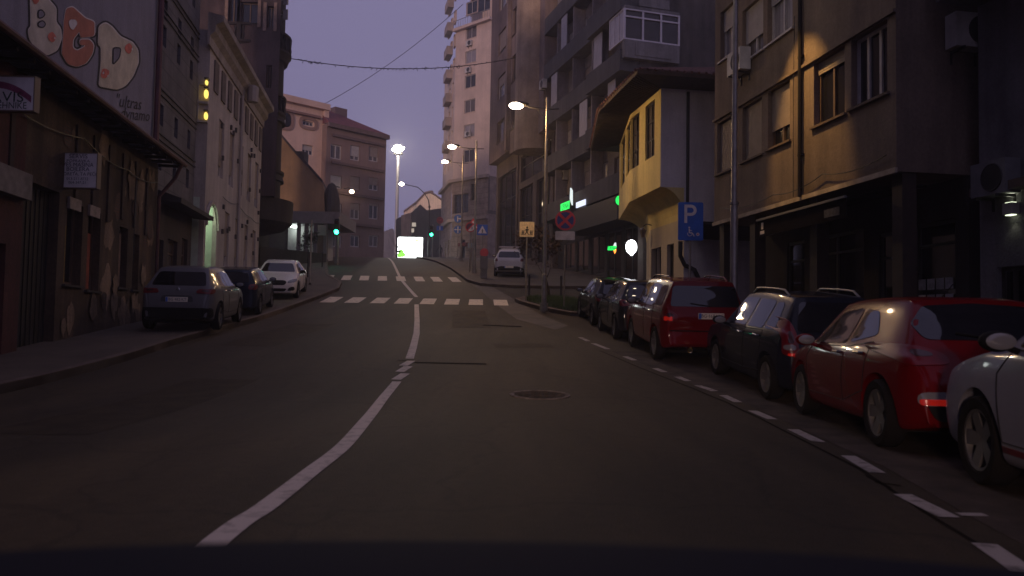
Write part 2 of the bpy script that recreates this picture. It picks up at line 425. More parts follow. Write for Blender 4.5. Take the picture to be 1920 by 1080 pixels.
def catmull_(P, n):
    out = []
    for i in range(len(P)-1):
        p0, p1, p2, p3 = P[max(i-1, 0)], P[i], P[i+1], P[min(i+2, len(P)-1)]
        for k in range(n):
            t = k/n; out.append(tuple(.5*((2*b)+(-a+c)*t+(2*a-5*b+4*c-d)*t*t+(-a+3*b-3*c+d)*t**3) for a, b, c, d in zip(p0, p1, p2, p3)))
    return out+[tuple(P[-1])]
pt = MB()
ctr = [(-1.2, -6), (-1.35, 1)]+[gp(*p).xy for p in ((403, 1020), (497, 952), (585, 884), (645, 836), (690, 784), (718, 748), (744, 716))]
ctr = [Vector(p) for p in catmull_([tuple(p) for p in ctr], 8)]; ribbon(pt, ctr, .15, .006, .3)
for c in ((752, 706), (758, 692), (764, 681)):
    q = gp(*c); ribbon(pt, [(q.x-.03, q.y-.38), (q.x+.03, q.y+.32)], .17, .006)
ribbon(pt, [gp(*p).xy for p in ((768, 673), (775, 651), (781, 626), (782, 600), (781, 571))], .17, .006)
ribbon(pt, [Vector(q) for q in catmull_([tuple(gp(*p).xy) for p in ((781, 557), (770, 545), (757, 530), (750, 520), (742, 503), (735, 490), (728, 484))], 6)], .16, .006)
structure(pt.build('centre_line', mat('line_paint', (.50, .43, .36), rough=.75, var=.2, scale=6, col2=(.36, .305, .25), thr=(.3, .5), bump=.3)))
dl = MB()
for a, b in (((1845, 1022), (1922, 1076)), ((1692, 928), (1780, 972)), ((1590, 856), (1645, 888)), ((1487, 806), (1536, 830)), ((1411, 771), (1448, 787)), ((1356, 742), (1384, 755)),
             ((1308, 723), (1340, 734)), ((1270, 707), (1290, 715)), ((1228, 691), (1246, 698)), ((1172, 669), (1190, 676)), ((1112, 644), (1140, 655)), ((1088, 633), (1103, 640))):
    q, r = gp(*a), gp(*b); ribbon(dl, [r.xy, q.xy], .13, .006)
q = gp(1812, 966); ribbon(dl, [(q.x-.05, q.y), (q.x+.12, q.y)], .08, .006)
structure(dl.build('parking_bay_line', WORN))
for name, y0, y1, x0, dx in (('zebra_crossing', 31.0, 33.2, -7.75, -.04), ('zebra_crossing', 41.4, 44.6, -10.45, -.17)):
    z = MB()
    for k in range(8):
        xa = x0+k*1.0+random.uniform(-.03, .03); w = .58 if y0 < 35 else .5
        ym = (y0+y1)/2
        ribbon(z, [(xa+w/2-dx*(ym-y0), y0), (xa+w/2+dx*(y1-ym), y1)], w, .007)
    structure(z.build(name, PAINT))
# lighter concrete gutter, tar seams, darker resurfaced patch
gt = MB(); Lp = [(793, 485), (828, 500), (864, 520), (903, 546), (932, 572), (968, 598), (1040, 618)]; Rp = [(806, 485), (848, 502), (893, 523), (938, 546), (968, 563), (1016, 591), (1066, 611)]
for i in range(len(Lp)-1):
    for k in range(6):
        def mid(P, t): return (P[i][0]+(P[i+1][0]-P[i][0])*t, P[i][1]+(P[i+1][1]-P[i][1])*t)
        q = [gp(*mid(Lp, k/6), .004), gp(*mid(Rp, k/6), .004), gp(*mid(Rp, (k+1)/6), .004), gp(*mid(Lp, (k+1)/6), .004)]
        gt.quad(*q)
structure(gt.build('gutter', mat('gutter_concrete', (.09, .072, .054), rough=.8, var=.3, scale=1.2, bump=.4)))
ts = MB()
ribbon(ts, [gp(778, 680).xy, gp(912, 683).xy], .14, .005); ribbon(ts, [gp(745, 676).xy, gp(776, 678).xy], .07, .005)
ribbon(ts, [gp(905, 610).xy, gp(978, 613).xy], .25, .009); ribbon(ts, [gp(1640, 905).xy, gp(1690, 912).xy], .03, .005)
ribbon(ts, [gp(1625, 893).xy, gp(1668, 916).xy], .035, .005)
edge = [(1900, 1062), (1735, 962), (1612, 880), (1505, 826), (1425, 785), (1365, 756), (1300, 729), (1200, 690), (1125, 658)]
ribbon(ts, [gp(*p).xy for p in edge], .03, .0045)
structure(ts.build('tar_seam', TAR))
pp = MB()
for pth, w in (([(-4.6, 7.5), (-4.7, 12.8)], 1.1), ([(-6.0, 17.5), (-6.1, 24)], 1.3), ([(-.4, 18.5), (1.0, 18.7)], 1.0), ([(-1.2, 23.5), (-1.6, 29)], 1.2)):
    ribbon(pp, pth, w, .0032, .5)
structure(pp.build('asphalt_patch', mat('patched_asphalt', (.051, .0365, .019), rough=.75, spec=.2, var=.3, scale=2.5, bump=.6, bscale=60)))
sp = MB(); ribbon(sp, [(p[0]+.75, p[1]) for p in [gp(*e).xy for e in edge]], 1.0, .0035, .4)
structure(sp.build('bay_edge_strip', mat('bay_strip', (.062, .045, .032), rough=.85, var=.4, scale=1.8, bump=.5, col2=(.05, .038, .028), spec=.25)))
# manhole
q = gp(1012, 741)
mh = thing('manhole_cover', 'round worn iron manhole cover with a pale ring in the road', 'manhole cover', (q.x, q.y, gz(q.y)))
sl_ = (gz(q.y+.4)-gz(q.y-.4))/.8; TM = Matrix.Rotation(math.atan(sl_), 4, 'X')
a = MB(); a.lathe([(.39, .004), (.39, .014), (.46, .014), (.46, .002)], 40, TM); a.build('rim', mat('manhole_ring', (.17, .14, .11), rough=.9, metal=.0, spec=.1, var=.5, scale=6), mh, local=True)
a = MB(); a.lathe([(.001, .008), (.37, .008), (.385, .006)], 36, TM)
for k in range(-3, 4):
    for j in range(-3, 4):
        if k*k+j*j < 11: a.obox(TM @ Vector((k*.1-.03, j*.1-.03, .008)), TM.to_3x3() @ Vector((.06, 0, 0)), TM.to_3x3() @ Vector((0, .06, 0)), TM.to_3x3() @ Vector((0, 0, .006)))
a.build('cover', mat('manhole_iron', (.058, .044, .03), rough=.9, metal=.0, spec=.1, var=.6, scale=5), mh, local=True)
# grass on the island
G = [(2.3, 28.1), (1.65, 29.1), (1.05, 30.6), (.65, 31.7), (.55, 32.4), (.9, 33.0), (1.6, 33.2), (2.5, 33), (3.0, 31), (2.9, 28.2)]
structure(area('soil', G, .15, mat('soil', (.03, .032, .014), rough=1, var=.4, scale=4), .1))
gr = MB()
def inside(p, poly):
    c = False; j = len(poly)-1
    for i in range(len(poly)):
        if (poly[i][1] > p[1]) != (poly[j][1] > p[1]) and p[0] < (poly[j][0]-poly[i][0])*(p[1]-poly[i][1])/(poly[j][1]-poly[i][1])+poly[i][0]: c = not c
        j = i
    return c
n = 0
while n < 7000:
    p = (random.uniform(.4, 3.1), random.uniform(28, 33.3))
    if not inside(p, G): continue
    n += 1; h = random.uniform(.06, .2); t = random.uniform(0, 6.28); w = .012; z = gz(p[1])+.15
    lx, ly = random.uniform(-.06, .06), random.uniform(-.06, .06)
    gr.add([(p[0]-w*math.cos(t), p[1]-w*math.sin(t), z), (p[0]+w*math.cos(t), p[1]+w*math.sin(t), z), (p[0]+lx, p[1]+ly, z+h)], [(0, 1, 2)])
o = gr.build('grass', mat('grass', (.05, .085, .02), rough=.7, var=.4, scale=3)); tag(o, 'short green grass on the kerbed traffic island', 'grass', kind='stuff')
# ================================================================== BUILDINGS, right side of the street
U0 = Vector((-.155, .988)).normalized()
def bld(name, label, P, z=None, cat='building'):
    ang = math.atan2(P.u.y, P.u.x)
    return thing(name, label, cat, (P.o.x, P.o.y, gz(P.o.y) if z is None else z), ang)
def shell(mb, P, s0, s1, nb, z0, z1, left=True, right=True, n=0.0, top=True):
    """other faces of the block behind the facade"""
    a, b, c, d = (s0, n), (s1, n), (s1, -nb), (s0, -nb)
    def q(u, v): mb.quad(P.p(*u, z0), P.p(*v, z0), P.p(*v, z1), P.p(*u, z1))
    if right: q(b, c)
    q(c, d)
    if left: q(d, a)
    if top: mb.quad(*[P.p(*k, z1) for k in (a, b, c, d)])

# ---- big brown block with overhanging upper floors
c0 = at(1681, 321, 14.4); P1 = Plane(c0.xy, U0)
zb = c0.z; s_end = P1.px(1339, 428)[0]
T_BR = stucco('brown_stucco', (.20, .148, .112), dirt=.55)
b1 = bld('apartment_block', 'brown plastered block whose upper floors overhang dark shops, lamplight on its wall', P1)
ops = {}
W_ = {'w1': ((1664, 173), (1596, 76)), 'w2': ((1584, 212), (1526, 119)), 'w3': ((1481, 262), (1440, 173)), 'w4': ((1428, 288), (1392, 203)), 'w5': ((1373, 315), (1345, 233)),
      'u1': ((1379, 95), (1351, 22)), 'u2': ((1431, 92), (1392, 0)), 'u3': ((1486, 52), (1439, -40))}
for k, v in W_.items(): ops[k] = P1.op(*v)
hw = ops['w3'][3]-ops['w3'][2]
for k in ('u1', 'u2', 'u3'):
    a, b, c, d = ops[k]; ops[k] = (a, b, c, c+hw)
extra = [(a, b, c+6.6, d+6.6) for a, b, c, d in [ops[k] for k in ('w1', 'w2', 'w3', 'w4', 'w5')]]
a = MB(); wall(a, P1, 0, s_end, zb, zb+13, list(ops.values())+extra, depth=.2)
shell(a, P1, 0, s_end, 11, zb, zb+13)
a.quad(*[P1.p(s, n, zb) for s, n in ((0, 0), (s_end, 0), (s_end, -11), (0, -11))])
a.build('wall', T_BR, b1)
window(P1, ops['w1'], b1, WFRAME, GLASS, 3, depth=.2, sill=KERB)
window(P1, ops['w2'], b1, BFRAME, GLASS, 2, depth=.2, shut=.16, sm=SHUT, sill=KERB)
window(P1, ops['w3'], b1, BFRAME, GLASS, 2, depth=.2, shut=.72, sm=SHUT, sill=KERB)
window(P1, ops['w4'], b1, BFRAME, GLASS, 1, depth=.2, shut=1.0, sm=SHUT, sill=KERB)
window(P1, ops['w5'], b1, BFRAME, GLASS, 1, depth=.2, shut=1.0, sm=SHUT, sill=KERB)
window(P1, ops['u1'], b1, WFRAME, GLASS3, 2, depth=.2, shut=.4, sm=WSHUT, sill=WFRAME)
window(P1, ops['u2'], b1, WFRAME, GLASS2, 2, depth=.2, shut=.66, sm=WSHUT, sill=WFRAME)
window(P1, ops['u3'], b1, WFRAME, GLASS3, 2, depth=.2, shut=.3, sm=WSHUT, sill=WFRAME)
for i, o in enumerate(extra): window(P1, o, b1, WFRAME, GLASS, 2, depth=.2)
lz = ops['w3'][3]+.05; a = MB(); pbox(a, P1, -.02, s_end, .0, .07, lz, lz+.07); a.build('lintel_ledge', T_BR, b1)
a = MB(); pbox(a, P1, -.03, s_end+.03, .001, .05, zb-.03, zb+.07); a.build('edge_trim', mat('edge_concrete', (.4, .33, .25), rough=.85, var=.3), b1)
a = MB(); sp_ = P1.px(1505, 300)[0]; a.tube([P1.p(sp_, .07, zb+.05), P1.p(sp_, .07, zb+12.9)], .05, 8)
for k in range(5): pbox(a, P1, sp_-.08, sp_+.08, .003, .09, zb+1+k*2.3, zb+1.05+k*2.3)
a.build('downpipe', mat('dull_dark_pipe', (.018, .015, .015), rough=.9, spec=.1), b1, smooth=True)
# recessed ground floor
g0 = -1.0; PG = 1.5; a = MB()
shops = [(.35, 1.5, gz(15)+.7, 3.35), (1.75, 2.75, gz(15)+.2, 3.3), (3.3, 5.6, gz(18)+.6, 3.5), (5.9, 6.8, gz(20)+.15, 3.5), (7.0, 8.3, gz(21)+.5, 3.6)]
shops = [o for o in shops if o[1] < s_end]
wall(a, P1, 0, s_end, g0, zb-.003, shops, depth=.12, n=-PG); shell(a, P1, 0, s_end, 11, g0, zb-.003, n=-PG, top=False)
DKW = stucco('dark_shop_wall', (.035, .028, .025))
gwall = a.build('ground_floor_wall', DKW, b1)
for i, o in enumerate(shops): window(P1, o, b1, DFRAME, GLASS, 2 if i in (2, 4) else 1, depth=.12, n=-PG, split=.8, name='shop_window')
for s in (.05, 3.0, 6.0, s_end-.35):
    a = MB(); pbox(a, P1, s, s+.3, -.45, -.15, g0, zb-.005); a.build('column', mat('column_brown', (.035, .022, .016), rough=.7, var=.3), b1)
# pages stuck in the shop window, pale ornament
for i in range(4):
    for j, (za, zc) in enumerate(((0, .2), (.3, .52))):
        a = MB(); pbox(a, P1, .42+i*.26, .42+i*.26+.21, -PG+.002, -PG+.008, gz(15)+1.35+za, gz(15)+1.35+zc); a.build('notice_page', mat('paper', (.38, .38, .40), rough=.8, var=.3, scale=9), b1)
o_ = bld('awning', 'dark folded cafe awning with a pale front bar under the overhang of the brown block', P1, 3, 'awning')
sa, sb = P1.px(1585, 368, .35)[0], P1.px(1420, 415, .35)[0]; zt = P1.px(1500, 392, .35)[1]
a = MB(); a.extr([P1.p(sa, -1.45, zt+.35), P1.p(sa, .33, zt), P1.p(sa, .33, zt-.42), P1.p(sa, .30, zt-.42), P1.p(sa, .30, zt-.05), P1.p(sa, -1.45, zt+.28)], P1.p(sb, 0, 0)-P1.p(sa, 0, 0))
a.build('awning_fabric', mat('awning_black', (.007, .006, .0065), rough=1, spec=.02, var=.3), o_)
a = MB(); pbox(a, P1, sa-.02, sb+.02, .333, .375, zt-.02, zt+.03); a.build('front_bar', mat('awning_bar', (.12, .12, .13), rough=.7), o_)
s1_ = P1.px(1558, 390, .35)[0]; a = MB()
pbox(a, P1, s1_-.28, s1_+.28, .331, .336, zt-.33, zt-.16); a.build('faded_patch', mat('faded_print', (.05, .05, .06), rough=.9, var=.5, scale=14), o_)
s2_ = P1.px(1428, 430, .35)[0]; a = MB(); pbox(a, P1, s2_-.1, s2_+.1, .331, .336, zt-.36, zt-.28); pbox(a, P1, s2_-.05, s2_+.05, .331, .336, zt-.24, zt-.08); a.build('printed_mark', mat('print_white', (.6, .55, .5), rough=.8, var=.2), o_)
def ac_unit(label, C, u, n, w=.8, h=.6, dp=.3, grp='air conditioners on the facades', m=None):
    """outdoor unit; C = centre of the back face, u along the wall, n outward"""
    u = Vector((u[0], u[1], 0)).normalized(); n = Vector((n[0], n[1], 0)).normalized()
    t = thing('air_conditioner', label, 'air conditioner', C-Vector((0, 0, h/2)), math.atan2(u.y, u.x), grp)
    a = MB(); a.obox(C-u*w/2-Vector((0, 0, h/2))+n*.05, u*w, n*dp, Vector((0, 0, h))); a.build('casing', m or mat('ac_white', (.5, .48, .46), rough=.5, var=.2, scale=2), t)
    a = MB(); M = Matrix((u, Vector((0, 0, 1)), n)).transposed().to_4x4(); M.translation = C+n*(.05+dp)-u*w*.12
    a.lathe([(.02, .012), (h*.36, .012), (h*.40, .02), (h*.42, .003)], 20, M); a.build('fan_grille', DARKM, t)
    for k in (-.3, .3):
        a = MB(); a.obox(C+u*w*k-Vector((0, 0, h/2+.05)), u*.03, n*(dp+.08), Vector((0, 0, .05))); a.obox(C+u*w*k-Vector((0, 0, h/2+.25)), u*.03, n*.03, Vector((0, 0, .2))); a.build('bracket', DARKM, t)
    return t
sA, zA = P1.px(1398, 118); ac_unit('white air conditioner under an upper window of the brown block, behind a lamp pole', P1.p(sA, 0, zA), P1.u, P1.nn)

# ---- block nearest the camera on the right
e0 = at(1838, 500, 14.2); P0 = Plane(e0.xy - U0*18, U0)
b0 = bld('corner_building', 'grey building with a balcony slab and a wall light at the right picture edge', P0)
ops0 = [(17.0, 17.6, 1.5, 2.3), (14.5, 16.2, 4.6, 6.2), (15.9, 16.6, .2, 2.4), (10, 12, 4.6, 6.2), (6, 8, 4.6, 6.2)]
a = MB(); wall(a, P0, 0, 18, -1, 16, ops0); shell(a, P0, 0, 18, 8, -1, 16); a.build('wall', stucco('grey_plaster', (.20, .19, .20)), b0)
for o in ops0: window(P0, o, b0, DFRAME, GLASS, 2)
a = MB(); pbox(a, P0, 12.5, 17.95, .002, .9, 7.2, 7.4); pbox(a, P0, 12.5, 17.95, .8, .9, 7.4, 8.3); pbox(a, P0, 17.85, 17.95, .003, .8, 7.4, 8.3); a.build('balcony', stucco('balcony_plaster', (.16, .15, .14)), b0)
a = MB(); pbox(a, P0, 11, 17.9, .002, .3, 3.6, 3.75); a.build('ledge', KERB, b0)
sL, zL = P0.px(1903, 392)
wl = bld('wall_light', 'small box wall light throwing a pale greenish glow up a grey wall', P0, zL, 'wall light'); 
a = MB(); pbox(a, P0, sL-.1, sL+.1, .002, .16, zL-.10, zL+.10); a.build('housing', mat('lamp_box', (.5, .5, .45), rough=.5), wl)
a = MB(); pbox(a, P0, sL-.07, sL+.07, .03, .13, zL+.101, zL+.115); pbox(a, P0, sL-.07, sL+.07, .03, .13, zL-.115, zL-.101); a.build('lens', emat('pale_lamp', (.9, 1, .7), 1.8), wl)
def lamp(kind, loc, col, w, parent=None, rad=.08, spot=None, blend=.3, aim=(0, 0, -1), name='lamp_light'):
    l = bpy.data.lights.new(name, kind); l.energy = w; l.color = col; l.shadow_soft_size = rad
    o = bpy.data.objects.new(name, l); COL.objects.link(o)
    o.rotation_euler = Vector([-c for c in aim]).to_track_quat('Z', 'Y').to_euler()
    if kind == 'SPOT': l.spot_size = R(spot); l.spot_blend = blend
    if parent:
        I = root_inv(parent); o.matrix_basis = I @ (Matrix.Translation(loc) @ o.rotation_euler.to_matrix().to_4x4()); o.parent = parent
    else: o.location = loc
    return o
lamp('SPOT', P0.p(sL, .1, zL+.14), (.95, 1, .7), 2.5, wl, .03, 110, .7, (0, 0, 1))
lamp('SPOT', P0.p(sL, .1, zL-.14), (.95, 1, .7), 1.0, wl, .03, 90, .7, (0, 0, -1))
sA, zA = P0.px(1868, 340); ac_unit('dark weathered air conditioner just above the wall light', P0.p(min(sA, 17.4), 0, zA), P0.u, P0.nn, m=mat('ac_grey', (.16, .16, .17), rough=.6, var=.2))
PS1 = Plane(P1.p(0, 0, 0).xy, (-P1.nn.x*-1, -P1.nn.y*-1)); PS1 = Plane(P1.p(0, -11, 0).xy, (P1.nn.x, P1.nn.y))   # side wall of the brown block facing the camera
sA, zA = PS1.px(1806, 68); ac_unit('white air conditioner high on the dark side wall of the brown block', PS1.p(sA, 0, zA), PS1.u, PS1.nn, w=.85, h=.65)

# ---- yellow old house with a coved overhanging upper floor
Q0 = at(1238, 350, 26); zo = Q0.z; ztop = at(1238, 165, 26).z
PA = Plane(Q0.xy, U0); sA_ = PA.px(1180, 377)[0]; Q1 = PA.p(sA_, 0, zo)
d_ = ray(1160, 412); t_ = (zo-CAM.z)/d_.z; Q2 = CAM+d_*t_
PB = Plane(Q1.xy, (Q2-Q1).xy); sB_ = (Q2-Q1).xy.length
side = Vector((U0.y, -U0.x))                                # to the right, away from the street
Q3 = Q0.xy+side*5.2; Q4 = Q2.xy+Vector((4.5, 1.0))
PC = Plane(Q3, (Q0.xy-Q3))
h2 = bld('old_house', 'old yellow house with deep tiled eaves and a coved overhanging upper floor, lit by lamps', PA, cat='house')
YEL = stucco('yellow_plaster', (.80, .65, .28), var=.08, dirt=.8); CREAM = stucco('cream_plaster', (.55, .46, .34), var=.08, dirt=.8); GREYW = stucco('grey_white_plaster', (.74, .70, .74), var=.08, dirt=.75)
opA = [PA.op((1227, 291), (1210.5, 200)), PA.op((1198, 304), (1183, 217))]
opB = [PB.op((1181, 328), (1175, 236)), PB.op((1171, 352), (1165, 262))]
opA = [(a, b, opA[0][2], opA[0][3]) for a, b, c, d in opA]; opB = [(a, b, opA[0][2], opA[0][3]) for a, b, c, d in opB if b < sB_]
a = MB(); wall(a, PA, 0, sA_, zo, ztop, opA, .14); wall(a, PB, 0, sB_, zo, ztop, opB, .14)
a.quad(*[Vector((q.x, q.y, z)) for q, z in ((Q2, zo), (Q4, zo), (Q4, ztop), (Q2, ztop))])
a.build('upper_wall', YEL, h2)
for o in opA: window(PA, o, h2, DFRAME, GLASS2, 2, rows=3, depth=.14, bar=.06)
for o in opB: window(PB, o, h2, DFRAME, GLASS2, 2, rows=3, depth=.14, bar=.06)
# cove and ground floor wall
IN = .85; zc = zo-1.05; gA0 = PA.p(0, -IN, 0).xy; gA1 = PA.p(sA_, -IN, 0).xy; gB1 = PB.p(sB_, -IN, 0).xy+Vector((0.4, 0))
a = MB(); N = 8
def cove(A, B, t):   # outer point A, inner B
    q = A+(B-A)*math.sin(t*math.pi/2)**1.0; z = zo-(zo-zc)*(1-math.cos(t*math.pi/2)); return Vector((q.x, q.y, z))
for A0, A1, B0, B1 in ((Q0.xy, Q1.xy, gA0, gA1), (Q1.xy, Q2.xy, gA1, gB1)):
    for k in range(N):
        t0, t1 = k/N, (k+1)/N
        a.quad(cove(A0, B0, t0), cove(A1, B1, t0), cove(A1, B1, t1), cove(A0, B0, t1))
a.poly([cove(Q0.xy, gA0, k/N) for k in range(N+1)]+[Vector((gA0.x, gA0.y, zo))])
a.build('cove', YEL, h2, smooth=True)
PGA = Plane(gA0, gA1-gA0); LGA = (gA1-gA0).length; PGB = Plane(gA1, gB1-gA1); LGB = (gB1-gA1).length
opG = [PGA.op((1263, 520), (1251, 430)), PGA.op((1239, 520), (1224, 441))]
gb = gz(26)
opG = [(a, b, gz(27)+.35, zc-.75) for a, b, c, d in opG]+[(LGA-.75, LGA-.12, gz(27)+.35, zc-.75)]
a = MB(); wall(a, PGA, 0, LGA, gb-1, zc, opG, .2); wall(a, PGB, 0, LGB, gb-1, zc, [], .2)
a.build('ground_floor_wall', CREAM, h2)
for o in opG: window(PGA, o, h2, DFRAME, mat('door_wood', (.03, .024, .018), rough=.6, var=.3), 2, depth=.2, name='door')
# grey side wall facing the camera (upper part and lower part in one plane) with downpipe
a = MB(); LC = 5.2; inA = IN
a.quad(PC.p(0, 0, gb-1), PC.p(LC-inA, 0, gb-1), PC.p(LC-inA, 0, zo), PC.p(0, 0, zo)); a.quad(PC.p(0, 0, zo), PC.p(LC, 0, zo), PC.p(LC, 0, ztop), PC.p(0, 0, ztop))
a.quad(Vector((*Q3, gb-1)), Vector((*Q4, gb-1)), Vector((*Q4, ztop)), Vector((*Q3, ztop)))
a.build('side_wall', GREYW, h2)
sp_, _ = PC.px(1288, 300); a = MB(); zz = PC.px(1288, 452)[1]
a.tube([PC.p(sp_, .08, ztop-.1), PC.p(sp_, .08, zz)], .055, 8); a.build('downpipe', DARKM, h2, smooth=True)
a = MB(); z1_ = PC.px(1285, 470)[1]; a.tube([PC.p(sp_+.25, .1, z1_+.3), PC.p(sp_+.25, .1, z1_-.2), PC.p(sp_+.1, .12, z1_-.5), PC.p(sp_-.25, .12, z1_-.65), PC.p(sp_-.4, .12, z1_-.95)], .075, 10); a.build('flue_pipe', DARKM, h2, smooth=True)
# roof: deep soffit, fascia and hipped tiles
ov = 1.25; ev = [Q0.xy-side*ov*0+PA.nn*ov-U0*ov, Q1.xy+PA.nn*ov, Q2.xy+PB.nn*ov+PB.u*ov, Q4+Vector((0, ov)), Q3-U0*ov]
a = MB(); a.poly([Vector((q.x, q.y, ztop+.02)) for q in ev]); 
for i in range(2):
    A0, A1 = ev[i], ev[i+1]; inn = [(Q0.xy, Q1.xy), (Q1.xy, Q2.xy)][i]
    for k in range(26):
        t = (k+.5)/26; q0 = A0+(A1-A0)*t; q1 = inn[0]+(inn[1]-inn[0])*t; dd = (A1-A0).normalized()*.03
        a.obox(Vector((q0.x, q0.y, ztop-.02)), Vector((dd.x, dd.y, 0)), Vector((q1.x-q0.x, q1.y-q0.y, 0)), Vector((0, 0, .03)))
a.build('soffit', mat('soffit_boards', (.052, .037, .026), rough=.8, var=.3, scale=3), h2)
rz = ztop+2.0; r0 = Q0.xy+side*4.0+U0*3.2; r1 = Q2.xy+Vector((3.5, -2.5)); fz = ztop+.17
V = lambda q, z: Vector((q.x, q.y, z))
a = MB()
for i in range(5):
    p, q = ev[i], ev[(i+1) % 5]; a.quad(V(p, ztop+.022), V(q, ztop+.022), V(q, fz), V(p, fz))
a.build('fascia', mat('fascia_wood', (.08, .05, .035), rough=.8, var=.3), h2)
a = MB(); faces = [[V(ev[0], fz), V(ev[1], fz), V(r0, rz)], [V(ev[1], fz), V(ev[2], fz), V(r1, rz), V(r0, rz)], [V(ev[2], fz), V(ev[3], fz), V(r1, rz)], [V(ev[3], fz), V(ev[4], fz), V(r0, rz), V(r1, rz)], [V(ev[4], fz), V(ev[0], fz), V(r0, rz)]]
for f in faces: a.poly(f)
# tile ridges on the two visible slopes
for A, B, T0, T1, n in ((ev[4], ev[0], r0, r0, 26), (ev[0], ev[1], r0, r0, 18), (ev[1], ev[2], r0, r1, 26)):
    for k in range(n):
        t = (k+.5)/n; p = V(A+(B-A)*t, fz+.01); q = V(T0+(T1-T0)*t, rz); a.tube([p-(q-p).normalized()*.06, p+(q-p)*.96], .05, 5)
a.build('roof', mat('roof_tiles', (.16, .07, .05), rough=.85, var=.4, scale=3), h2)
# wall lantern on the ground floor
sL, zL = PGA.px(1222, 437); ln = bld('wall_lantern', 'small dark lantern on a bracket under the yellow cove', PGA, zL, 'lantern')
C = PGA.p(sL, .35, zL); a = MB(); a.lathe([(.06, -.18), (.13, .08), (.14, .1), (.03, .2), (.001, .24)], 6, Matrix.Translation(C)); a.build('lantern_body', mat('lantern_glass', (.12, .10, .08), rough=.3), ln)
a = MB(); a.tube([PGA.p(sL, .0, zL+.3), PGA.p(sL, .2, zL+.34), PGA.p(sL, .35, zL+.24)], .018, 6); a.build('bracket', DARKM, ln)
# awning on the side wall
sa, za = PC.px(1283, 455); sb, zb2 = PC.px(1345, 430); o_ = bld('awning', 'dark awning slung across the grey side wall of the yellow house', PC, za, 'awning')
a = MB(); a.extr([PC.p(0.1, .02, za+.75), PC.p(0.1, 1.2, za+.5), PC.p(.1, 1.2, za), PC.p(.1, 1.16, za), PC.p(.1, 1.16, za+.44), PC.p(.1, .02, za+.68)], PC.p(min(sa, LC-IN-.1), 0, 0)-PC.p(.1, 0, 0)); a.build('awning_fabric', mat('awning_black', (.016, .014, .015)), o_)
s2_, z2_ = PC.px(1341, 458, 1.2); a = MB(); pbox(a, PC, .35, .6, 1.201, 1.206, za+.06, za+.15); pbox(a, PC, .42, .53, 1.201, 1.206, za+.2, za+.36); a.build('printed_mark', MATS['print_white'], o_)

# ---- long balcony block beyond the side street
U3 = Vector((-.30, 1)).normalized(); c3 = at(1170, 132, 40); P3 = Plane(c3.xy, U3); s3 = P3.px(1020, 300)[0]+.3
b3 = bld('balcony_block', 'long grey apartment block with dark balcony parapets above the green shop signs', P3)
PLX = stucco('grey_block_plaster', (.27, .24, .23)); PAR = stucco('parapet_dark', (.105, .10, .098), dirt=.7)
zt3 = 31; RC = .9; flo = [c3.z+k*3.25 for k in range(-2, 5)]        # parapet bottoms
base3 = flo[0]
op3 = []; rr = random.Random(3)
for fz_ in flo[:-1]:
    s = .5
    while s < s3-1.2:
        w = rr.choice((.9, 1.3, 1.7)); 
        if s+w > s3-.2: break
        op3.append((s, s+w, fz_+1.0 if rr.random() < .7 else fz_+.15, fz_+2.55)); s += w+rr.choice((.45, .8, 1.1))
a = MB(); wall(a, P3, 0, s3, base3-.12, zt3, op3, .14, n=-RC); shell(a, P3, 0, s3, 12, base3-.12, zt3, n=-RC)
a.build('wall', PLX, b3)
n_ = 0
for i, o in enumerate(op3):
    window(P3, o, b3, WFRAME if rr.random() < .6 else BFRAME, rr.choice((GLASS, GLASS2, GLASS3)), 2 if o[1]-o[0] > 1 else 1, depth=.14, n=-RC, shut=rr.choice((0, 0, .3, .6, 1)), sm=rr.choice((WSHUT, SHUT)))
for i, fz_ in enumerate(flo):
    a = MB(); k = s3*.36
    pbox(a, P3, 0, k, -RC, .25, fz_, fz_+.16); pbox(a, P3, 0, k, .15, .25, fz_+.16, fz_+1.12)
    pbox(a, P3, k+.001, s3, -RC, .0, fz_+.001, fz_+.16); pbox(a, P3, k+.001, s3, -.1, .0, fz_+.16, fz_+1.12)
    pbox(a, P3, .0, .1, -RC+.002, .148, fz_+.161, fz_+1.118); a.build('balcony', PAR, b3)
for fz_ in flo[:-1]:
    for s in (s3*.36, s3*.6, s3*.82):
        a = MB(); pbox(a, P3, s-.06, s+.06, -RC+.002, -.12, fz_+.162, fz_+3.24); a.build('partition', MATS.get('partition_plaster') or stucco('partition_plaster', (.32, .28, .27)), b3)
for s0, s1, f in ((3.1, 4.3, 2), (5.2, 6.4, 1), (8.8, 9.8, 3), (1.2, 2.2, 1), (10.5, 11.6, 2)):
    if s1 > s3: continue
    a = MB(); pbox(a, P3, s0, s1, -.09, -.05, flo[f]+1.13, flo[f]+3.2); a.build('balcony_screen', mat('pale_screen', (.42, .40, .42), rough=.7, var=.2, stretch=(6, 6, .4), scale=4), b3)
# ground floor and shop fascia
gb = gz(46)-2
shop3 = [(.4, 2.3), (2.7, 4.6), (5.0, 7.0), (7.5, 9.4), (9.8, 11.6)]
shop3 = [(x, y, gz(40+x)+.35, base3-1.5) for x, y in shop3 if y < s3]
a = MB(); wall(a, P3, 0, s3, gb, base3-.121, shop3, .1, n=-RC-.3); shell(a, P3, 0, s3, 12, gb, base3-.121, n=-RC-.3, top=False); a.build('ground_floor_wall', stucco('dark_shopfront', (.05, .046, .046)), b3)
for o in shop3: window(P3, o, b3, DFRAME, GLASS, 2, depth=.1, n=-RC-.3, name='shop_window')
a = MB(); pbox(a, P3, 0, s3*.62, -RC-.29, .3, base3-1.35, base3-.13); a.build('shop_fascia', mat('fascia_black', (.018, .018, .02), rough=.5), b3)
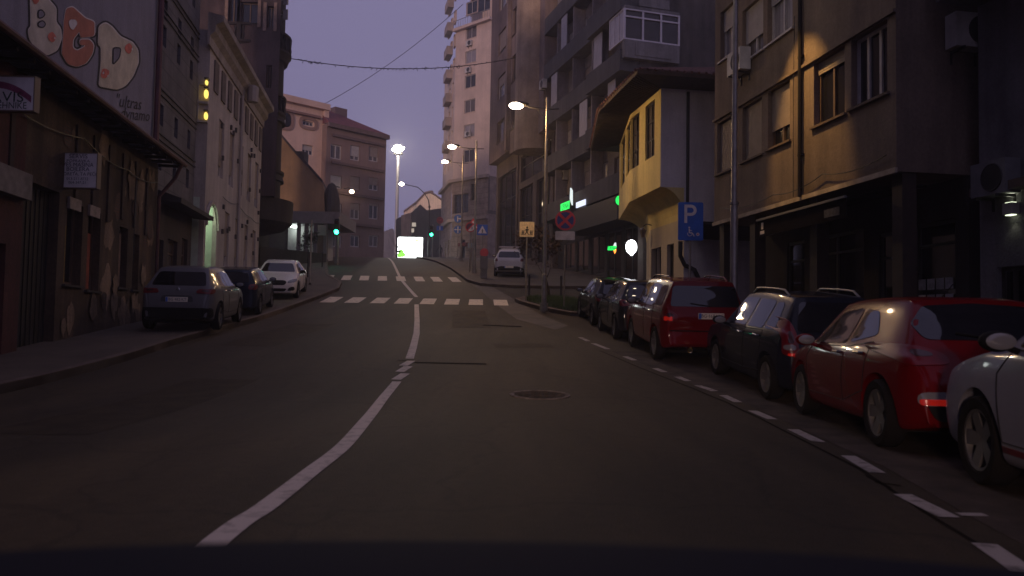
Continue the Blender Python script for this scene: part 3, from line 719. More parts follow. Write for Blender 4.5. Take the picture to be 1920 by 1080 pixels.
# enclosed corner loggia on the side facing the camera
PE = Plane(P3.p(0, 0, 0).xy + Vector((U3.y, -U3.x))*12, (-U3.y, U3.x)); L3 = 12
gl = flo[0]+3.25*0
(sx0, zx0), (sx1, zx1) = PE.px(1268, 90), PE.px(1165, 18)
a = MB(); 
a.quad(PE.p(0, 0, gb), PE.p(L3-RC-.001, 0, gb), PE.p(L3-RC-.001, 0, zt3), PE.p(0, 0, zt3)); a.build('side_wall', stucco('brown_grey_side', (.21, .175, .145)), b3)
lg = MB(); zA, zB_ = zx0, zx1; sA, sB2 = sx0, L3+.12
for k in range(4):
    s = sA+(sB2-sA)*k/3; pbox(lg, PE, s-.05, s+.05, .22, .30, zA, zB_)
for z in (zA, zA+(zB_-zA)*.72, zB_-.08): pbox(lg, PE, sA+.051, sB2-.051, .223, .297, z, z+.08)
pbox(lg, PE, sB2-.03, sB2+.05, -1.6, .219, zA, zA+.08); pbox(lg, PE, sB2-.03, sB2+.05, -1.6, .219, zB_-.08, zB_)
for k in range(3): pbox(lg, PE, sB2-.028, sB2+.048, -1.6+k*.6, -1.52+k*.6, zA+.08, zB_-.08)
lo_ = lg.build('glazed_balcony', mat('loggia_white', (.62, .58, .60), rough=.5, var=.1), b3)
a = MB(); pbox(a, PE, sA, sB2-.06, .20, .215, zA+.08, zB_-.08); a.build('pane', mat('loggia_glass', (.035, .03, .03), rough=.08, var=.5, scale=1.5, col2=(.06, .05, .035)), lo_)
a = MB(); pbox(a, PE, sB2-.02, sB2+.01, -1.6, .2, zA+.08, zB_-.08); a.build('side_panel', mat('loggia_panel', (.5, .48, .52), rough=.6, var=.1), lo_)
a = MB(); pbox(a, PE, sA-.02, sB2+.02, .002, .32, zA-.95, zA-.002); pbox(a, PE, sA+.5, sB2-.6, .321, .35, zA-.8, zA-.15); a.build('loggia_base', stucco('loggia_base_plaster', (.26, .24, .23)), b3)
a = MB(); pbox(a, PE, sA-.02, sB2+.02, .002, .31, zB_+.002, zB_+.15); pbox(a, PE, sA+.6, sB2-.8, .311, .33, zB_+.2, zB_+.7); a.build('loggia_top', MATS['loggia_base_plaster'], b3)
for k, (px_, py_, t_) in enumerate(((1052, 44, 'white air conditioner high in the loggia of the balcony block'), (1016, 188, 'pale air conditioner at the far end of the balcony block beside a lamp pole'), (1062, 330, 'small pale air conditioner above the green shop sign'))):
    s, z = P3.px(px_, py_, -RC); s = min(max(s, .5), s3-.5); ac_unit(t_, P3.p(s, -RC if k != 1 else .02, z), P3.u, P3.nn)
# shop signs
def sign_on(P, label, s, n, z, name='shop_sign', cat='sign'):
    return bld(name, label, Plane(P.p(s, n, 0).xy, P.u), z, cat)
GRN = emat('neon_green', (.02, .85, .12), 1.5); WHT = emat('sign_white', (.9, .95, 1), 3.0); ORG = emat('neon_orange', (1, .25, .03), 3)
s, z = P3.px(1051, 391, .3); s = min(s, s3*.62-.6); t = sign_on(P3, 'lit green shop sign with a white flash above the no stopping sign', s, .3, z)
a = MB(); pbox(a, P3, s-.85, s+.9, .3, .38, z-.28, z+.28); pbox(a, P3, s-.9, s+.9, .31, .36, z-.5, z-.301); a.build('sign_case', DARKM, t)
a = MB(); pbox(a, P3, s-.75, s+.8, .381, .39, z-.24, z+.24); a.build('green_panel', GRN, t)
M = Matrix((Vector((-P3.u.x, -P3.u.y, 0)), Vector((0, 0, 1)), Vector((P3.nn.x, P3.nn.y, 0)))).transposed().to_4x4(); M.translation = P3.p(s, .395, z-.02)
lettering('CRNA', .45, emat('neon_dark_green', (.0, .2, .03), .35), t, root_inv(t) @ M)
a = MB(); a.extr([P3.p(s-1.1, .3, z-.1), P3.p(s-.75, .3, z+.3), P3.p(s-.8, .3, z+1.0), P3.p(s-1.05, .3, z+.8)], P3.p(0, .08, 0)-P3.p(0, 0, 0)); a.build('white_flash', emat('sign_white_dim', (.8, .9, .9), 1.1), t)
s, z = P3.px(1090, 382, .3); t = sign_on(P3, 'small white lit sign on the dark shop fascia', s, .3, z)
a = MB(); pbox(a, P3, s-.7, s+.7, .301, .36, z-.16, z+.16); a.build('lit_panel', emat('sign_white_soft', (.75, .8, 1), 1.3), t)
s, z = PE.px(1163, 376, 1.0); t = sign_on(PE, 'round green lit ring sign half hidden by the yellow house', s, 1.0, z)
Mr = Matrix((Vector((-PE.u.x, -PE.u.y, 0)), Vector((0, 0, 1)), Vector((PE.nn.x, PE.nn.y, 0)))).transposed().to_4x4(); Mr.translation = PE.p(s, 1.0, z)
a = MB(); a.lathe([(.12, .01), (.26, .01), (.26, .0), (.12, .0), (.12, .01)], 28, Mr); a.build('green_ring', GRN, t)
a = MB(); a.lathe([(.001, -.06), (.30, -.06), (.30, -.012), (.001, -.012)], 28, Mr); a.obox(PE.p(s-.03, -.2, z-.03), PE.p(.06, 0, 0)-PE.p(0, 0, 0), PE.p(0, 1.13, 0)-PE.p(0, 0, 0), Vector((0, 0, .06))); a.build('sign_case', DARKM, t)
s, z = PE.px(1184, 463, .7); t = sign_on(PE, 'white lit round sign hanging beside the yellow house', s, .7, z)
Mr.translation = PE.p(s, .7, z)
a = MB(); a.lathe([(.001, .05), (.285, .05), (.30, .02), (.30, -.05), (.001, -.05)], 36, Mr @ Matrix.Diagonal((1, 1.22, 1, 1))); a.extr([Mr @ Vector(p) for p in ((-.1, -.33, -.04), (.12, -.33, -.04), (.06, -.44, -.04), (-.02, -.44, -.04))], PE.p(0, .08, 0)-PE.p(0, 0, 0)); a.build('lit_disc', emat('disc_white', (.95, .98, 1), 6), t, smooth=True)
a = MB(); a.obox(PE.p(s-.02, -.2, z+.3), PE.p(.04, 0, 0)-PE.p(0, 0, 0), PE.p(0, .95, 0)-PE.p(0, 0, 0), Vector((0, 0, .04))); a.build('bracket', DARKM, t)
s, z = PE.px(1147, 466, .4); t = sign_on(PE, 'small green and orange neon window sign with white flash', s, .4, z)
Mr.translation = PE.p(s, .4, z); a = MB(); a.extr([Mr @ Vector(p) for p in ((-.24, -.1, 0), (.2, -.08, 0), (.26, .14, 0), (-.22, .1, 0))], PE.p(0, .04, 0)-PE.p(0, 0, 0)); a.build('green_panel', GRN, t)
lettering('CRNA', .17, MATS['neon_dark_green'], t, root_inv(t) @ Mr @ Matrix.Translation((-.02, .015, .045)))
a = MB(); a.extr([Mr @ Vector(p) for p in ((.1, -.1, 0), (.24, -.02, 0), (.22, -.16, 0), (.16, -.26, 0))], PE.p(0, .04, 0)-PE.p(0, 0, 0)); a.build('orange_flame', ORG, t)
a = MB(); a.extr([Mr @ Vector(p) for p in ((.08, .15, 0), (.24, .13, 0), (.22, .32, 0), (.15, .3, 0))], PE.p(0, .04, 0)-PE.p(0, 0, 0)); a.build('white_flash', MATS['sign_white_dim'], t)

# ---- tall brown block and its darker neighbour
P4 = Plane(P3.p(s3, 0, 0).xy, U3); e4 = P4.px(955, 300)[0]
b4 = bld('tall_brown_building', 'tall brown building with a pale rounded pier and paired windows behind the lit street lamp', P4)
z4 = 36; bb = P4.px(975, 275)[1]; op4 = []
w0, w1 = P4.px(983, 120)[0], P4.px(960, 120)[0]; zw = P4.px(960, 156)[1]
for k in range(-2, 5): op4.append((w0, w1, zw+k*3.75, zw+k*3.75+2.1))
op4 = [o for o in op4 if o[2] > bb+.3]
BR4 = stucco('brown_render', (.27, .205, .185)); a = MB(); wall(a, P4, 0, e4, bb, z4, op4, .22); shell(a, P4, 0, e4, 12, bb, z4)
a.quad(*[P4.p(s, n, bb) for s, n in ((0, 0), (e4, 0), (e4, -12), (0, -12))]); a.build('wall', BR4, b4)
for o in op4: window(P4, o, b4, BFRAME, GLASS2, 3, depth=.22, sill=BFRAME)
a = MB(); pa, pb = P4.px(1010, 200)[0], P4.px(988, 200)[0]; pr = (pb-pa)/2; C = P4.p((pa+pb)/2, -.1, bb-1.0)
a.lathe([(pr, 0), (pr, z4-bb+1)], 20, Matrix.Translation(C)); a.build('pier', stucco('tan_render', (.42, .32, .24)), b4, smooth=True)
gb = gz(58)-3; og = [(.6, e4*.45, gz(56)+.3, bb-2.8), (e4*.55, e4-.4, gz(60)+.3, bb-2.8), (.5, e4-.5, bb-2.3, bb-.3)]
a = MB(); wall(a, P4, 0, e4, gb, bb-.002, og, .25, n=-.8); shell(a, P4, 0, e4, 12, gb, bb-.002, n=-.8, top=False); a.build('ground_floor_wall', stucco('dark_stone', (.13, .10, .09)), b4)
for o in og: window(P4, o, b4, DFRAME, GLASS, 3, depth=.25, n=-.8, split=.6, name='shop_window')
P4b = Plane(P4.p(e4+.01, 0, 0).xy, U3); e4b = P4b.px(917, 300)[0]
b4b = bld('narrow_dark_building', 'narrow dark brown building between the tall brown one and the pale tower', P4b)
op = [(e4b*.12, e4b*.62, zw+k*3.75-.3, zw+k*3.75+1.6) for k in range(-2, 5)]; bb2 = P4b.px(930, 300)[1]; op = [o for o in op if o[2] > bb2+.2]
a = MB(); wall(a, P4b, 0, e4b, bb2, 38, op, .22); shell(a, P4b, 0, e4b, 12, bb2, 38); a.quad(*[P4b.p(s, n, bb2) for s, n in ((0, 0), (e4b, 0), (e4b, -12), (0, -12))]); a.build('wall', stucco('plum_render', (.17, .125, .12)), b4b)
for i, o in enumerate(op): window(P4b, o, b4b, WFRAME if i % 2 else BFRAME, GLASS2, 2, depth=.22, shut=(.0, .4, .8)[i % 3], sm=SHUT)
og = [(.4, e4b-.5, gz(63)+.3, bb2-1.2)]
a = MB(); wall(a, P4b, 0, e4b, gb, bb2-.002, og, .25, n=-.7); shell(a, P4b, 0, e4b, 12, gb, bb2-.002, n=-.7, top=False); a.build('ground_floor_wall', MATS['dark_stone'], b4b)
window(P4b, og[0], b4b, DFRAME, GLASS, 3, depth=.25, n=-.7, split=.7, name='shop_window')
a = MB(); pbox(a, P4b, .05, .5, .002, .3, bb2, 38); a.build('pier', BR4, b4b)

# ---- pale tower on the far corner
r5 = at(918, 300, 92); P5 = Plane(r5.xy, Vector((-1.1, 1)).normalized()); L5 = P5.px(850, 300)[0]
b5 = bld('pale_tower', 'tall pale corner building with a rusticated stone base at the top of the street', P5)
PALE = stucco('pale_plaster', (.60, .47, .40), var=.06, dirt=.8); STONE = brickmat('rusticated_stone', (.33, .25, .20), (.30, .22, .18), (.12, .09, .08), 1.0, 1.4, .62)
zsp = P5.px(880, 335)[1]; Uc = Vector((-.24, 1)).normalized(); P5b = Plane(P5.p(L5, 0, 0).xy, Uc); L5b = 9
wz = P5.px(880, 160)[1]; ops5 = [(L5*.42, L5*.72, wz+k*3.1-.3, wz+k*3.1+1.3) for k in range(-3, 6)]; ops5 = [o for o in ops5 if o[2] > zsp+.5]
ops5b = [(s, s+1.0, wz+k*3.1-.3, wz+k*3.1+1.3) for k in range(-3, 5) for s in (1.0, 3.6, 6.2)]; ops5b = [o for o in ops5b if o[2] > zsp+.5]
zt5 = P5.px(880, 48)[1]
a = MB(); wall(a, P5, 0, L5, zsp, zt5, ops5, .2); wall(a, P5b, 0, L5b, zsp, zt5-4, ops5b, .2)
back = [P5.p(0, -14, 0).xy, P5b.p(L5b, -3, 0).xy]
def vq(m, p, q, z0, z1): m.quad(Vector((p.x, p.y, z0)), Vector((q.x, q.y, z0)), Vector((q.x, q.y, z1)), Vector((p.x, p.y, z1)))
vq(a, P5.p(0, 0, 0), back[0], zsp, zt5+14); vq(a, P5b.p(L5b, 0, 0), back[1], zsp, zt5-4)
a.poly([P5.p(0, 0, zt5), P5.p(L5, 0, zt5), Vector((*back[1], zt5)), Vector((*back[0], zt5))])
a.build('wall', PALE, b5)
for i, o in enumerate(ops5): window(P5, o, b5, WFRAME, (GLASS, GLASS3, GLASS2)[i % 3], 2, depth=.2, sill=PALE)
for i, o in enumerate(ops5b): window(P5b, o, b5, WFRAME, GLASS, 1, depth=.2)
a = MB(); P5t = Plane(P5.p(0, -1.5, 0).xy, P5.u); wt = [(L5*.30, L5*.85, zt5+2.0, zt5+4.6)]
wall(a, P5t, 0, L5-1.2, zt5, zt5+8, wt, .3); vq(a, P5t.p(L5-1.2, 0, 0), P5b.p(6, -3, 0), zt5, zt5+8); a.build('upper_storey', PALE, b5)
window(P5t, wt[0], b5, WFRAME, GLASS, 3, depth=.3)
a = MB(); pbox(a, P5, -.02, L5+.1, .0, .5, zt5-.3, zt5+.05); a.build('terrace_slab', PALE, b5)
a = MB()
for k in range(16): pbox(a, P5, L5*k/15-.02, L5*k/15+.02, .42, .46, zt5+.05, zt5+.95)
pbox(a, P5, -.02, L5+.05, .41, .47, zt5+.95, zt5+1.0); a.build('terrace_railing', METAL, b5)
TB = stucco('tower_balcony', (.42, .34, .30))
for k in range(-2, 5):
    z = wz+k*3.1-1.0
    if z > zsp+.5: a = MB(); pbox(a, P5b, 2.2, 4.8, .002, .8, z, z+1.1); a.build('balcony', TB, b5)
gb = gz(92)-1; og = [P5.op((879, 398), (851, 366)), (L5*.30, L5*.42, gz(92)+.2, gz(92)+3.0), (L5*.6, L5*.72, gz(92)+.2, gz(92)+3.0), P5.op((893, 375), (884, 345))]
a = MB(); wall(a, P5, 0, L5, gb, zsp-.002, og, .35, n=.12); wall(a, P5b, 0, L5b, gb, zsp-.002, [(1, 2.2, gz(95)+.8, gz(95)+3.2), (3.5, 4.7, gz(95)+.8, gz(95)+3.2)], .3, n=.12)
vq(a, P5.p(0, .12, 0), back[0], gb, zsp); a.build('stone_base', STONE, b5)
for i, o in enumerate(og): window(P5, o, b5, DFRAME, GLASS, (3, 1, 1, 1)[i], rows=(3, 1, 1, 1)[i], depth=.35, n=.12, name='window' if i in (0, 3) else 'door')
for zc_ in (zsp, P5.px(880, 410)[1]):
    a = MB(); pbox(a, P5, -.1, L5+.35, .121, .55, zc_-.25, zc_+.12); pbox(a, P5b, -.1, L5b+.2, .121, .55, zc_-.251, zc_+.121); a.build('cornice', mat('cornice_stone', (.36, .28, .23), rough=.9, var=.2), b5)
a = MB(); pbox(a, P5, L5*.45, L5*.68, .122, .9, gz(92)+2.1, gz(92)+2.5); a.build('awning', mat('red_awning', (.16, .03, .025), rough=.8), b5)
for px_, py_, t_ in ((882, 82, 'air conditioner below the top window of the pale tower'), (880, 132, 'air conditioner below the second window of the pale tower'), (879, 252, 'air conditioner beside the brown shutter of the pale tower')):
    s, z = P5.px(px_, py_); ac_unit(t_, P5.p(s, 0, z), P5.u, P5.nn, w=.9, h=.65)
# ================================================================== BUILDINGS, left side (s runs towards the camera)
UL = -U0
far = at(286, 600, 23.5).xy
PL = Plane(far, UL)                      # facade of the low old house; s = 0 at its far end
LH = 26
h1 = bld('old_shop_house', 'low crumbling old house with dark eaves, a black gateway and stained plaster', PL, cat='house')
ze = PL.px(60, 106, .6)[1]               # eave height
OLD = stucco('crumbling_plaster', (.10, .064, .038), var=.35, dirt=.25); RED = stucco('red_brown_plaster', (.11, .035, .028), var=.25, dirt=.4)
gbl = gz(14)-.5
sg0, sg1 = PL.px(106, 500)[0], PL.px(36, 500)[0]
def opl(x0, x1, yb, yt):
    a, b = PL.px(x0, yb), PL.px(x1, yb); zt_ = PL.px(x0, yt)[1]
    return (a[0], b[0], a[1], zt_)
opg = (sg0, sg1, gz(15)+.05, PL.px(70, 345)[1])
owin = [opl(150, 118, 536, 385), opl(184, 160, 546, 398), opl(236, 220, 540, 428), opl(258, 246, 544, 440)]
owin = [(min(a, b), max(a, b), c, d) for a, b, c, d in owin]
a = MB(); wall(a, PL, 0, sg1, gbl, ze, [opg]+owin, .25); shell(a, PL, 0, LH, 8, gbl, ze-.1, top=False); a.build('wall', OLD, h1)
a = MB(); ob = [(sg1+.6, sg1+1.4, gz(13)+.15, gz(13)+2.3), (sg1+2.2, sg1+4, gz(12)+.9, gz(12)+2.6)]
wall(a, PL, sg1+.001, LH, gbl, ze, ob, .25, n=.02); a.build('red_wall', RED, h1)
for o in ob: window(PL, o, h1, DFRAME, GLASS, 2, depth=.25, n=.02)
a = MB(); pbox(a, PL, opg[0]+.02, opg[1]-.02, -.24, -.2, opg[2], opg[3]-.02)
for k in range(8): pbox(a, PL, opg[0]+.05+k*(opg[1]-opg[0]-.1)/8, opg[0]+.08+k*(opg[1]-opg[0]-.1)/8, -.199, -.18, opg[2], opg[3]-.05)
a.build('gate', mat('gate_black', (.012, .010, .010), rough=.7, var=.4), h1)
cols = [mat('boarded_yellow', (.22, .14, .02), rough=.8, var=.3), mat('boarded_red', (.26, .06, .03), rough=.8, var=.3)]
for i, o in enumerate(owin):
    w = window(PL, o, h1, BFRAME, GLASS, 2 if i < 2 else 1, depth=.25, sill=mat('dark_sill', (.03, .026, .024), rough=.8))
    a = MB()
    if i < 2: pbox(a, PL, o[0]+(.5 if i == 0 else .2), o[0]+(.78 if i == 0 else .46), -.17, -.155, o[2]+.05, o[2]+(o[3]-o[2])*.72); a.build('poster', cols[i], w)
    else: pbox(a, PL, o[0]+.04, o[1]-.04, -.17, -.155, o[2]+.05, o[3]-.15); a.build('pale_board', mat('pale_board', (.19, .13, .10), rough=.8, var=.4, scale=4), w)
# small plates above the windows, brackets
for px_, py_ in ((137, 383), (174, 397)):
    s, z = PL.px(px_, py_); a = MB(); pbox(a, PL, s-.32, s+.32, .003, .06, z-.13, z+.13); a.build('wall_plate', mat('plate_pale', (.25, .20, .18), rough=.7, var=.3, scale=6), h1)
s, z = PL.px(16, 343); a = MB(); pbox(a, PL, s-.5, s+.8, .03, .2, z-.25, z+.25); a.build('fascia_board', mat('fascia_pale', (.17, .15, .15), rough=.7, var=.3), h1)
rr = random.Random(11); RW = mat('rotten_wood', (.05, .034, .026), rough=.9, var=.4)
for k in range(9):
    s = 1.0+k*1.02
    if sg0-.4 < s < sg1+.3: continue
    a = MB(); pbox(a, PL, s, s+.16, .003, .05, ze-2.3+.1*(k % 3), ze-.35); a.build('wall_strut', RW, h1)
# plaster that has fallen off: ragged brick patches and loose flakes
BRK = brickmat('bare_brick', (.13, .06, .04), (.10, .05, .035), (.07, .055, .045), 1.0, .26, .08); FLK = stucco('loose_plaster', (.27, .19, .125), var=.3, dirt=.4)
for k in range(64):
    s, z, r = rr.uniform(.3, sg1-.3), rr.uniform(gbl+.8, ze-.5), rr.uniform(.12, .55)
    if any(o[0]-r*.6 < s < o[1]+r*.6 and o[2]-r < z < o[3]+r for o in [opg]+owin): continue
    pts = [(s+r*rr.uniform(.55, 1.15)*math.cos(t*.45)*.7, z+r*rr.uniform(.6, 1.3)*math.sin(t*.45)) for t in range(14)]
    a = MB(); n_ = .004+.0007*k; a.poly([PL.p(x, n_, y) for x, y in pts]); a.uv[0] = pts; a.build('bare_brick_patch' if k % 3 == 1 else 'plaster_flake', BRK if k % 3 == 1 else FLK, h1)
# eaves and tiled roof rising to the wall behind
a = MB(); prof = [(.62, ze), (.62, ze+.14), (-.2, ze+.5), (-.2, ze+.36)]
a.extr([PL.p(-.45, n, z) for n, z in prof], PL.p(LH, 0, 0)-PL.p(-.45, 0, 0)); a.build('roof', mat('old_roof', (.03, .02, .018), rough=.9, var=.5, scale=3), h1)
for k in range(24): a = MB(); a.tube([PL.p(k*.65, .58, ze-.03), PL.p(k*.65, -.0, ze-.03)], .05, 5); a.build('rafter', mat('rafter_wood', (.025, .018, .014), rough=.9), h1)
a = MB(); a.tube([PL.p(-.4, .68, ze+.08), PL.p(LH, .68, ze+.08)], .07, 8); a.build('gutter', mat('rust_gutter', (.09, .035, .03), rough=.7, var=.4), h1)
a = MB(); a.tube([PL.p(.12, .09, ze-1.0), PL.p(.12, .09, gbl)], .055, 8); a.tube([PL.p(.0, .68, ze+.05), PL.p(.0, .5, ze-.4), PL.p(.12, .09, ze-1.0)], .055, 8); a.build('downpipe', MATS['rust_gutter'], h1, smooth=True)

# blank grey wall with the graffiti, rising behind the low house
PG_ = Plane(PL.p(0, -.22, 0).xy, UL)
hg = bld('grey_blank_building', 'tall building with a blank grey side wall covered by big bubble letter graffiti', PG_)
GW = stucco('blank_grey_wall', (.235, .225, .28), var=.1, dirt=.75)
e_ = PG_.px(291, 150)[0]
a = MB(); wall(a, PG_, e_, 62, ze-.2, 26); shell(a, PG_, e_, 62, 9, ze-.2, 26); a.build('wall', GW, hg)  # unseen run behind the camera and extra height added to shade the street
a = MB(); s = PG_.px(295.5, 150, .1)[0]; a.tube([PG_.p(s, .12, ze+.5), PG_.p(s, .12, 21.5)], .09, 8); a.build('downpipe', mat('dark_red_pipe', (.10, .03, .035), rough=.6, var=.3), hg, smooth=True)
gf = bld('graffiti', 'big bubble letter graffiti BGD in cream and orange with black outlines on the grey wall', PG_, ze, 'graffiti')
def gpx(p, n):
    s, z = PG_.px(p[0]/4.8, p[1]/4.8); return PG_.p(s, n, z)
def flat(mb, pts, n, hole=None):
    """filled outline (photo-measured) on the wall; hole is bridged in"""
    P = [Vector((*p, 0)) for p in pts]
    from mathutils.geometry import tessellate_polygon
    rings = [P]+([[Vector((*p, 0)) for p in h] for h in hole] if hole else [])
    T = tessellate_polygon(rings); allp = [p for r in rings for p in r]
    mb.add([gpx(p, n) for p in allp], [tuple(t) for t in T])
def offset(pts, d):
    c = Vector((sum(p[0] for p in pts)/len(pts), sum(p[1] for p in pts)/len(pts))); out = []; n = len(pts)
    ar = sum(pts[i][0]*pts[(i+1) % n][1]-pts[(i+1) % n][0]*pts[i][1] for i in range(n)); sg = 1 if ar > 0 else -1
    for i in range(n):
        a_, b_ = Vector(pts[i-1]), Vector(pts[(i+1) % n]); t = (b_-a_).normalized(); out.append(Vector(pts[i])+Vector((t.y, -t.x))*d*sg)
    return [(p.x, p.y) for p in out]
def sp2(pts): return [(p.x, p.y) for p in round_poly(pts, 26, 4)]
LB = sp2([(268, -100), (360, -130), (420, -20), (500, 70), (498, 200), (540, 250), (552, 340), (510, 450), (420, 495), (330, 450), (262, 350), (250, 265), (275, 240)])
LBh = [sp2([(332, 95), (370, 85), (400, 130), (370, 160), (335, 165)]), sp2([(330, 205), (375, 180), (405, 215), (380, 250), (335, 240)])]
LG = sp2([(590, 75), (650, 55), (705, 105), (765, 160), (848, 190), (848, 320), (720, 335), (715, 275), (655, 350), (650, 425), (690, 455), (775, 405), (715, 400), (715, 352), (805, 350), (843, 400), (830, 480), (775, 565), (690, 597), (610, 575), (552, 480), (565, 330), (572, 190)])
LD = sp2([(888, 235), (945, 200), (1000, 235), (1080, 330), (1190, 380), (1238, 450), (1242, 560), (1195, 680), (1125, 770), (1050, 802), (888, 772), (908, 560), (908, 420), (882, 400)])
LDh = [sp2([(1010, 428), (1082, 430), (1068, 520), (1008, 585)])]
for nm, L_, H_, c in (('letter', LB, LBh, (.52, .47, .40)), ('letter', LG, None, (.42, .15, .10)), ('letter', LD, LDh, (.55, .49, .38))):
    a = MB(); flat(a, offset(L_, 22), .006); o = a.build('outline', mat('spray_black', (.012, .011, .014), rough=.8), gf)
    a = MB(); flat(a, offset(L_, 6), .010); k_ = a.build('highlight', mat('spray_pale', (.62, .58, .58), rough=.8, var=.2, scale=2), gf)
    a = MB(); flat(a, offset([(x-3, y+4) for x, y in L_], 0), .014, [offset(h, 8) for h in H_] if H_ else None)
    a.build('letter_fill', mat('spray_%.2f' % c[1], c, rough=.8, var=.22, scale=1.6), gf)
    if H_:
        for h in H_:
            a = MB(); flat(a, offset(h, 6), .018); a.build('letter_counter', MATS['spray_black'], gf)
            a = MB(); flat(a, offset(h, -6), .022); a.build('counter_fill', GW, gf)
for x, y, r in ((455, 335, 38), (1150, 435, 38), (935, 660, 42), (310, 0, 30)):
    a = MB(); flat(a, sp2([(x+r*random.uniform(.7, 1.2)*math.cos(t*.7), y+r*1.15*random.uniform(.7, 1.2)*math.sin(t*.7)) for t in range(9)]), .024); a.build('orange_spot', mat('spray_spot', (.55, .14, .10), rough=.8, var=.3, scale=5), gf)
a = MB()
for x, y, r in ((482, 342, 9), (1182, 442, 9), (920, 655, 10), (960, 685, 8), (640, 210, 45)):
    flat(a, sp2([(x+r*random.uniform(.6, 1.2)*math.cos(t*.7), y+r*1.3*random.uniform(.6, 1.2)*math.sin(t*.7)) for t in range(9)]), .028)
a.build('pale_spot', MATS['spray_pale'], gf)
tg = bld('graffiti_tag', 'small black handwritten tag ultras dynamo on the grey wall under the big letters', PG_, ze, 'graffiti')
for txt, x0, y0, x1, y1 in (('"ultras', 1040, 905, 1270, 945), ('dynamo', 1085, 1020, 1345, 1050)):
    p0, p1 = gpx((x0, y0), .012), gpx((x1, y1), .012); me = text_mesh(txt, 1.0); xs = [v.co.x for v in me.vertices]; w0_, w1_ = min(xs), max(xs)
    ex = (p1-p0)/(w1_-w0_); up = Vector((0, 0, 1))*ex.length*.52; I = root_inv(tg)
    for v in me.vertices:
        x, y = v.co.x, v.co.y; v.co = I @ (p0+ex*(x-w0_+.22*y)+up*y*1.1)
    me.materials.clear(); link_mesh('lettering', me, MATS['spray_black'], tg)

# perpendicular shop signs on the old house
def blade_sign(label, px0, px1, pyt, pyb, Y, lines, arc=False):
    A, B = at(px0, pyt, Y), at(px1, pyb, Y); w, h = B.x-A.x, A.z-B.z; cx, cz = (A.x+B.x)/2, (A.z+B.z)/2
    t = thing('hanging_sign', label, 'sign', (cx, Y, cz-h/2))
    a = MB(); a.box(-w/2, 0, 0, w/2, .14, h); a.build('sign_box', mat('sign_face_white', (.78, .73, .74), rough=.5, var=.12, scale=3), t, local=True)
    a = MB(); e = .02
    for b_ in ((-w/2-e, -.012, -e, -w/2, .15, h+e), (w/2, -.012, -e, w/2+e, .15, h+e), (-w/2, -.012, -e, w/2, .15, 0), (-w/2, -.012, h, w/2, .15, h+e)): a.box(*b_)
    a.build('frame', mat('sign_rim', (.20, .15, .11), rough=.6), t, local=True)
    a = MB(); xl = -w/2-1.1
    for z in (h*.25, h*.8): a.box(xl, .05, z-.02, -w/2-e, .09, z+.02)
    a.build('bracket', DARKM, t, local=True)
    for txt, z, size, m, sx in lines: lettering(txt, size, m, t, Matrix.Translation((0 if not arc else -.1, -.004, h*z)) @ UPRIGHT, sx=sx)
    if arc:
        a = MB(); n = 18; pts = []
        for k in range(n+1):
            tt = -1+2*k/n; x = tt*w*.58-.12*w; zz = h*.86-.36*h*max(0, tt+.1)**2; pts.append((x, zz))
        pts = [(min(max(x, -w/2+.02), w/2-.02), z) for x, z in pts]
        for (x0, z0), (x1, z1) in zip(pts, pts[1:]):
            if x1 > x0: a.quad((x0, -.004, z0-.2*h), (x1, -.004, z1-.2*h), (x1, -.004, z1), (x0, -.004, z0))
        a.build('magenta_band', mat('magenta_print', (.30, .07, .15), rough=.6, var=.3, scale=6), t, local=True)
    return t
INK = mat('ink_violet', (.06, .05, .09), rough=.7); INKG = mat('ink_green', (.04, .07, .06), rough=.7)
blade_sign('white repair shop sign with seven lines of lettering on the crumbling house', 112, 180, 287, 352, 16.8,
           [('SERVIS', .91, .13, INK, 1.1), ('POPRAVKA', .775, .085, INK, 1.2), ('VEŠ MAŠINA', .66, .125, INK, 1.0), ('BOJLERA', .53, .125, INK, 1.05), ('ŠPORETA, TA PEĆI', .39, .10, INK, 1.0), ('013-211-8732', .25, .085, INK, 1.0), ('064-347-21', .14, .085, INK, 1.0)])
blade_sign('white sign with a magenta band and green lettering at the left picture edge', -40, 62, 143, 207, 13.6, [('SERVIS', .38, .26, INKG, 1.15), ('BELE TEHNIKE', .13, .17, INKG, .9)], arc=True)

# ---- dark brick building between the old house and the pale facade
e2 = at(365, 300, 29.6).xy; PK = Plane(e2, UL); LK = (e2-PL.p(0, 0, 0).xy).length-.02
hk = bld('dark_brick_building', 'tall dark grey building with narrow window slots beside the old house', PK)
DB = brickmat('dark_tiles', (.135, .125, .135), (.10, .095, .105), (.06, .055, .06), 1.0, 1.1, .55)
slots = []
for zc_ in (PK.px(330, 320)[1], PK.px(330, 240)[1], PK.px(330, 95)[1], PK.px(330, 45)[1], PK.px(330, -60)[1]):
    for k in range(3): slots.append((LK*(.12+.28*k), LK*(.12+.28*k)+.42, zc_-.35, zc_+.35))
zk = PK.px(367, 408)[1]
a = MB(); wall(a, PK, 0, LK, zk, 21, slots, .2); shell(a, PK, 0, LK, 9, zk, 21); a.build('wall', DB, hk)
for o in slots: window(PK, o, hk, DFRAME, GLASS, 1, depth=.2, bar=.04)
a = MB()
for o in slots[::3]: pbox(a, PK, .02, LK-.02, .002, .05, o[3]+.25, o[3]+.31); pbox(a, PK, .02, LK-.02, .002, .05, o[3]+.45, o[3]+.49)
a.build('string_course', mat('course_dark', (.06, .055, .06), rough=.8), hk)
gbk = gz(27)-.6; og = [(.5, 1.3, gz(28)+.2, gz(28)+2.6), (1.9, 3.1, gz(27)+.6, gz(27)+2.5), (3.6, LK-.5, gz(25)+.6, gz(25)+2.6)]
og = [o for o in og if o[1] > o[0]+.2]
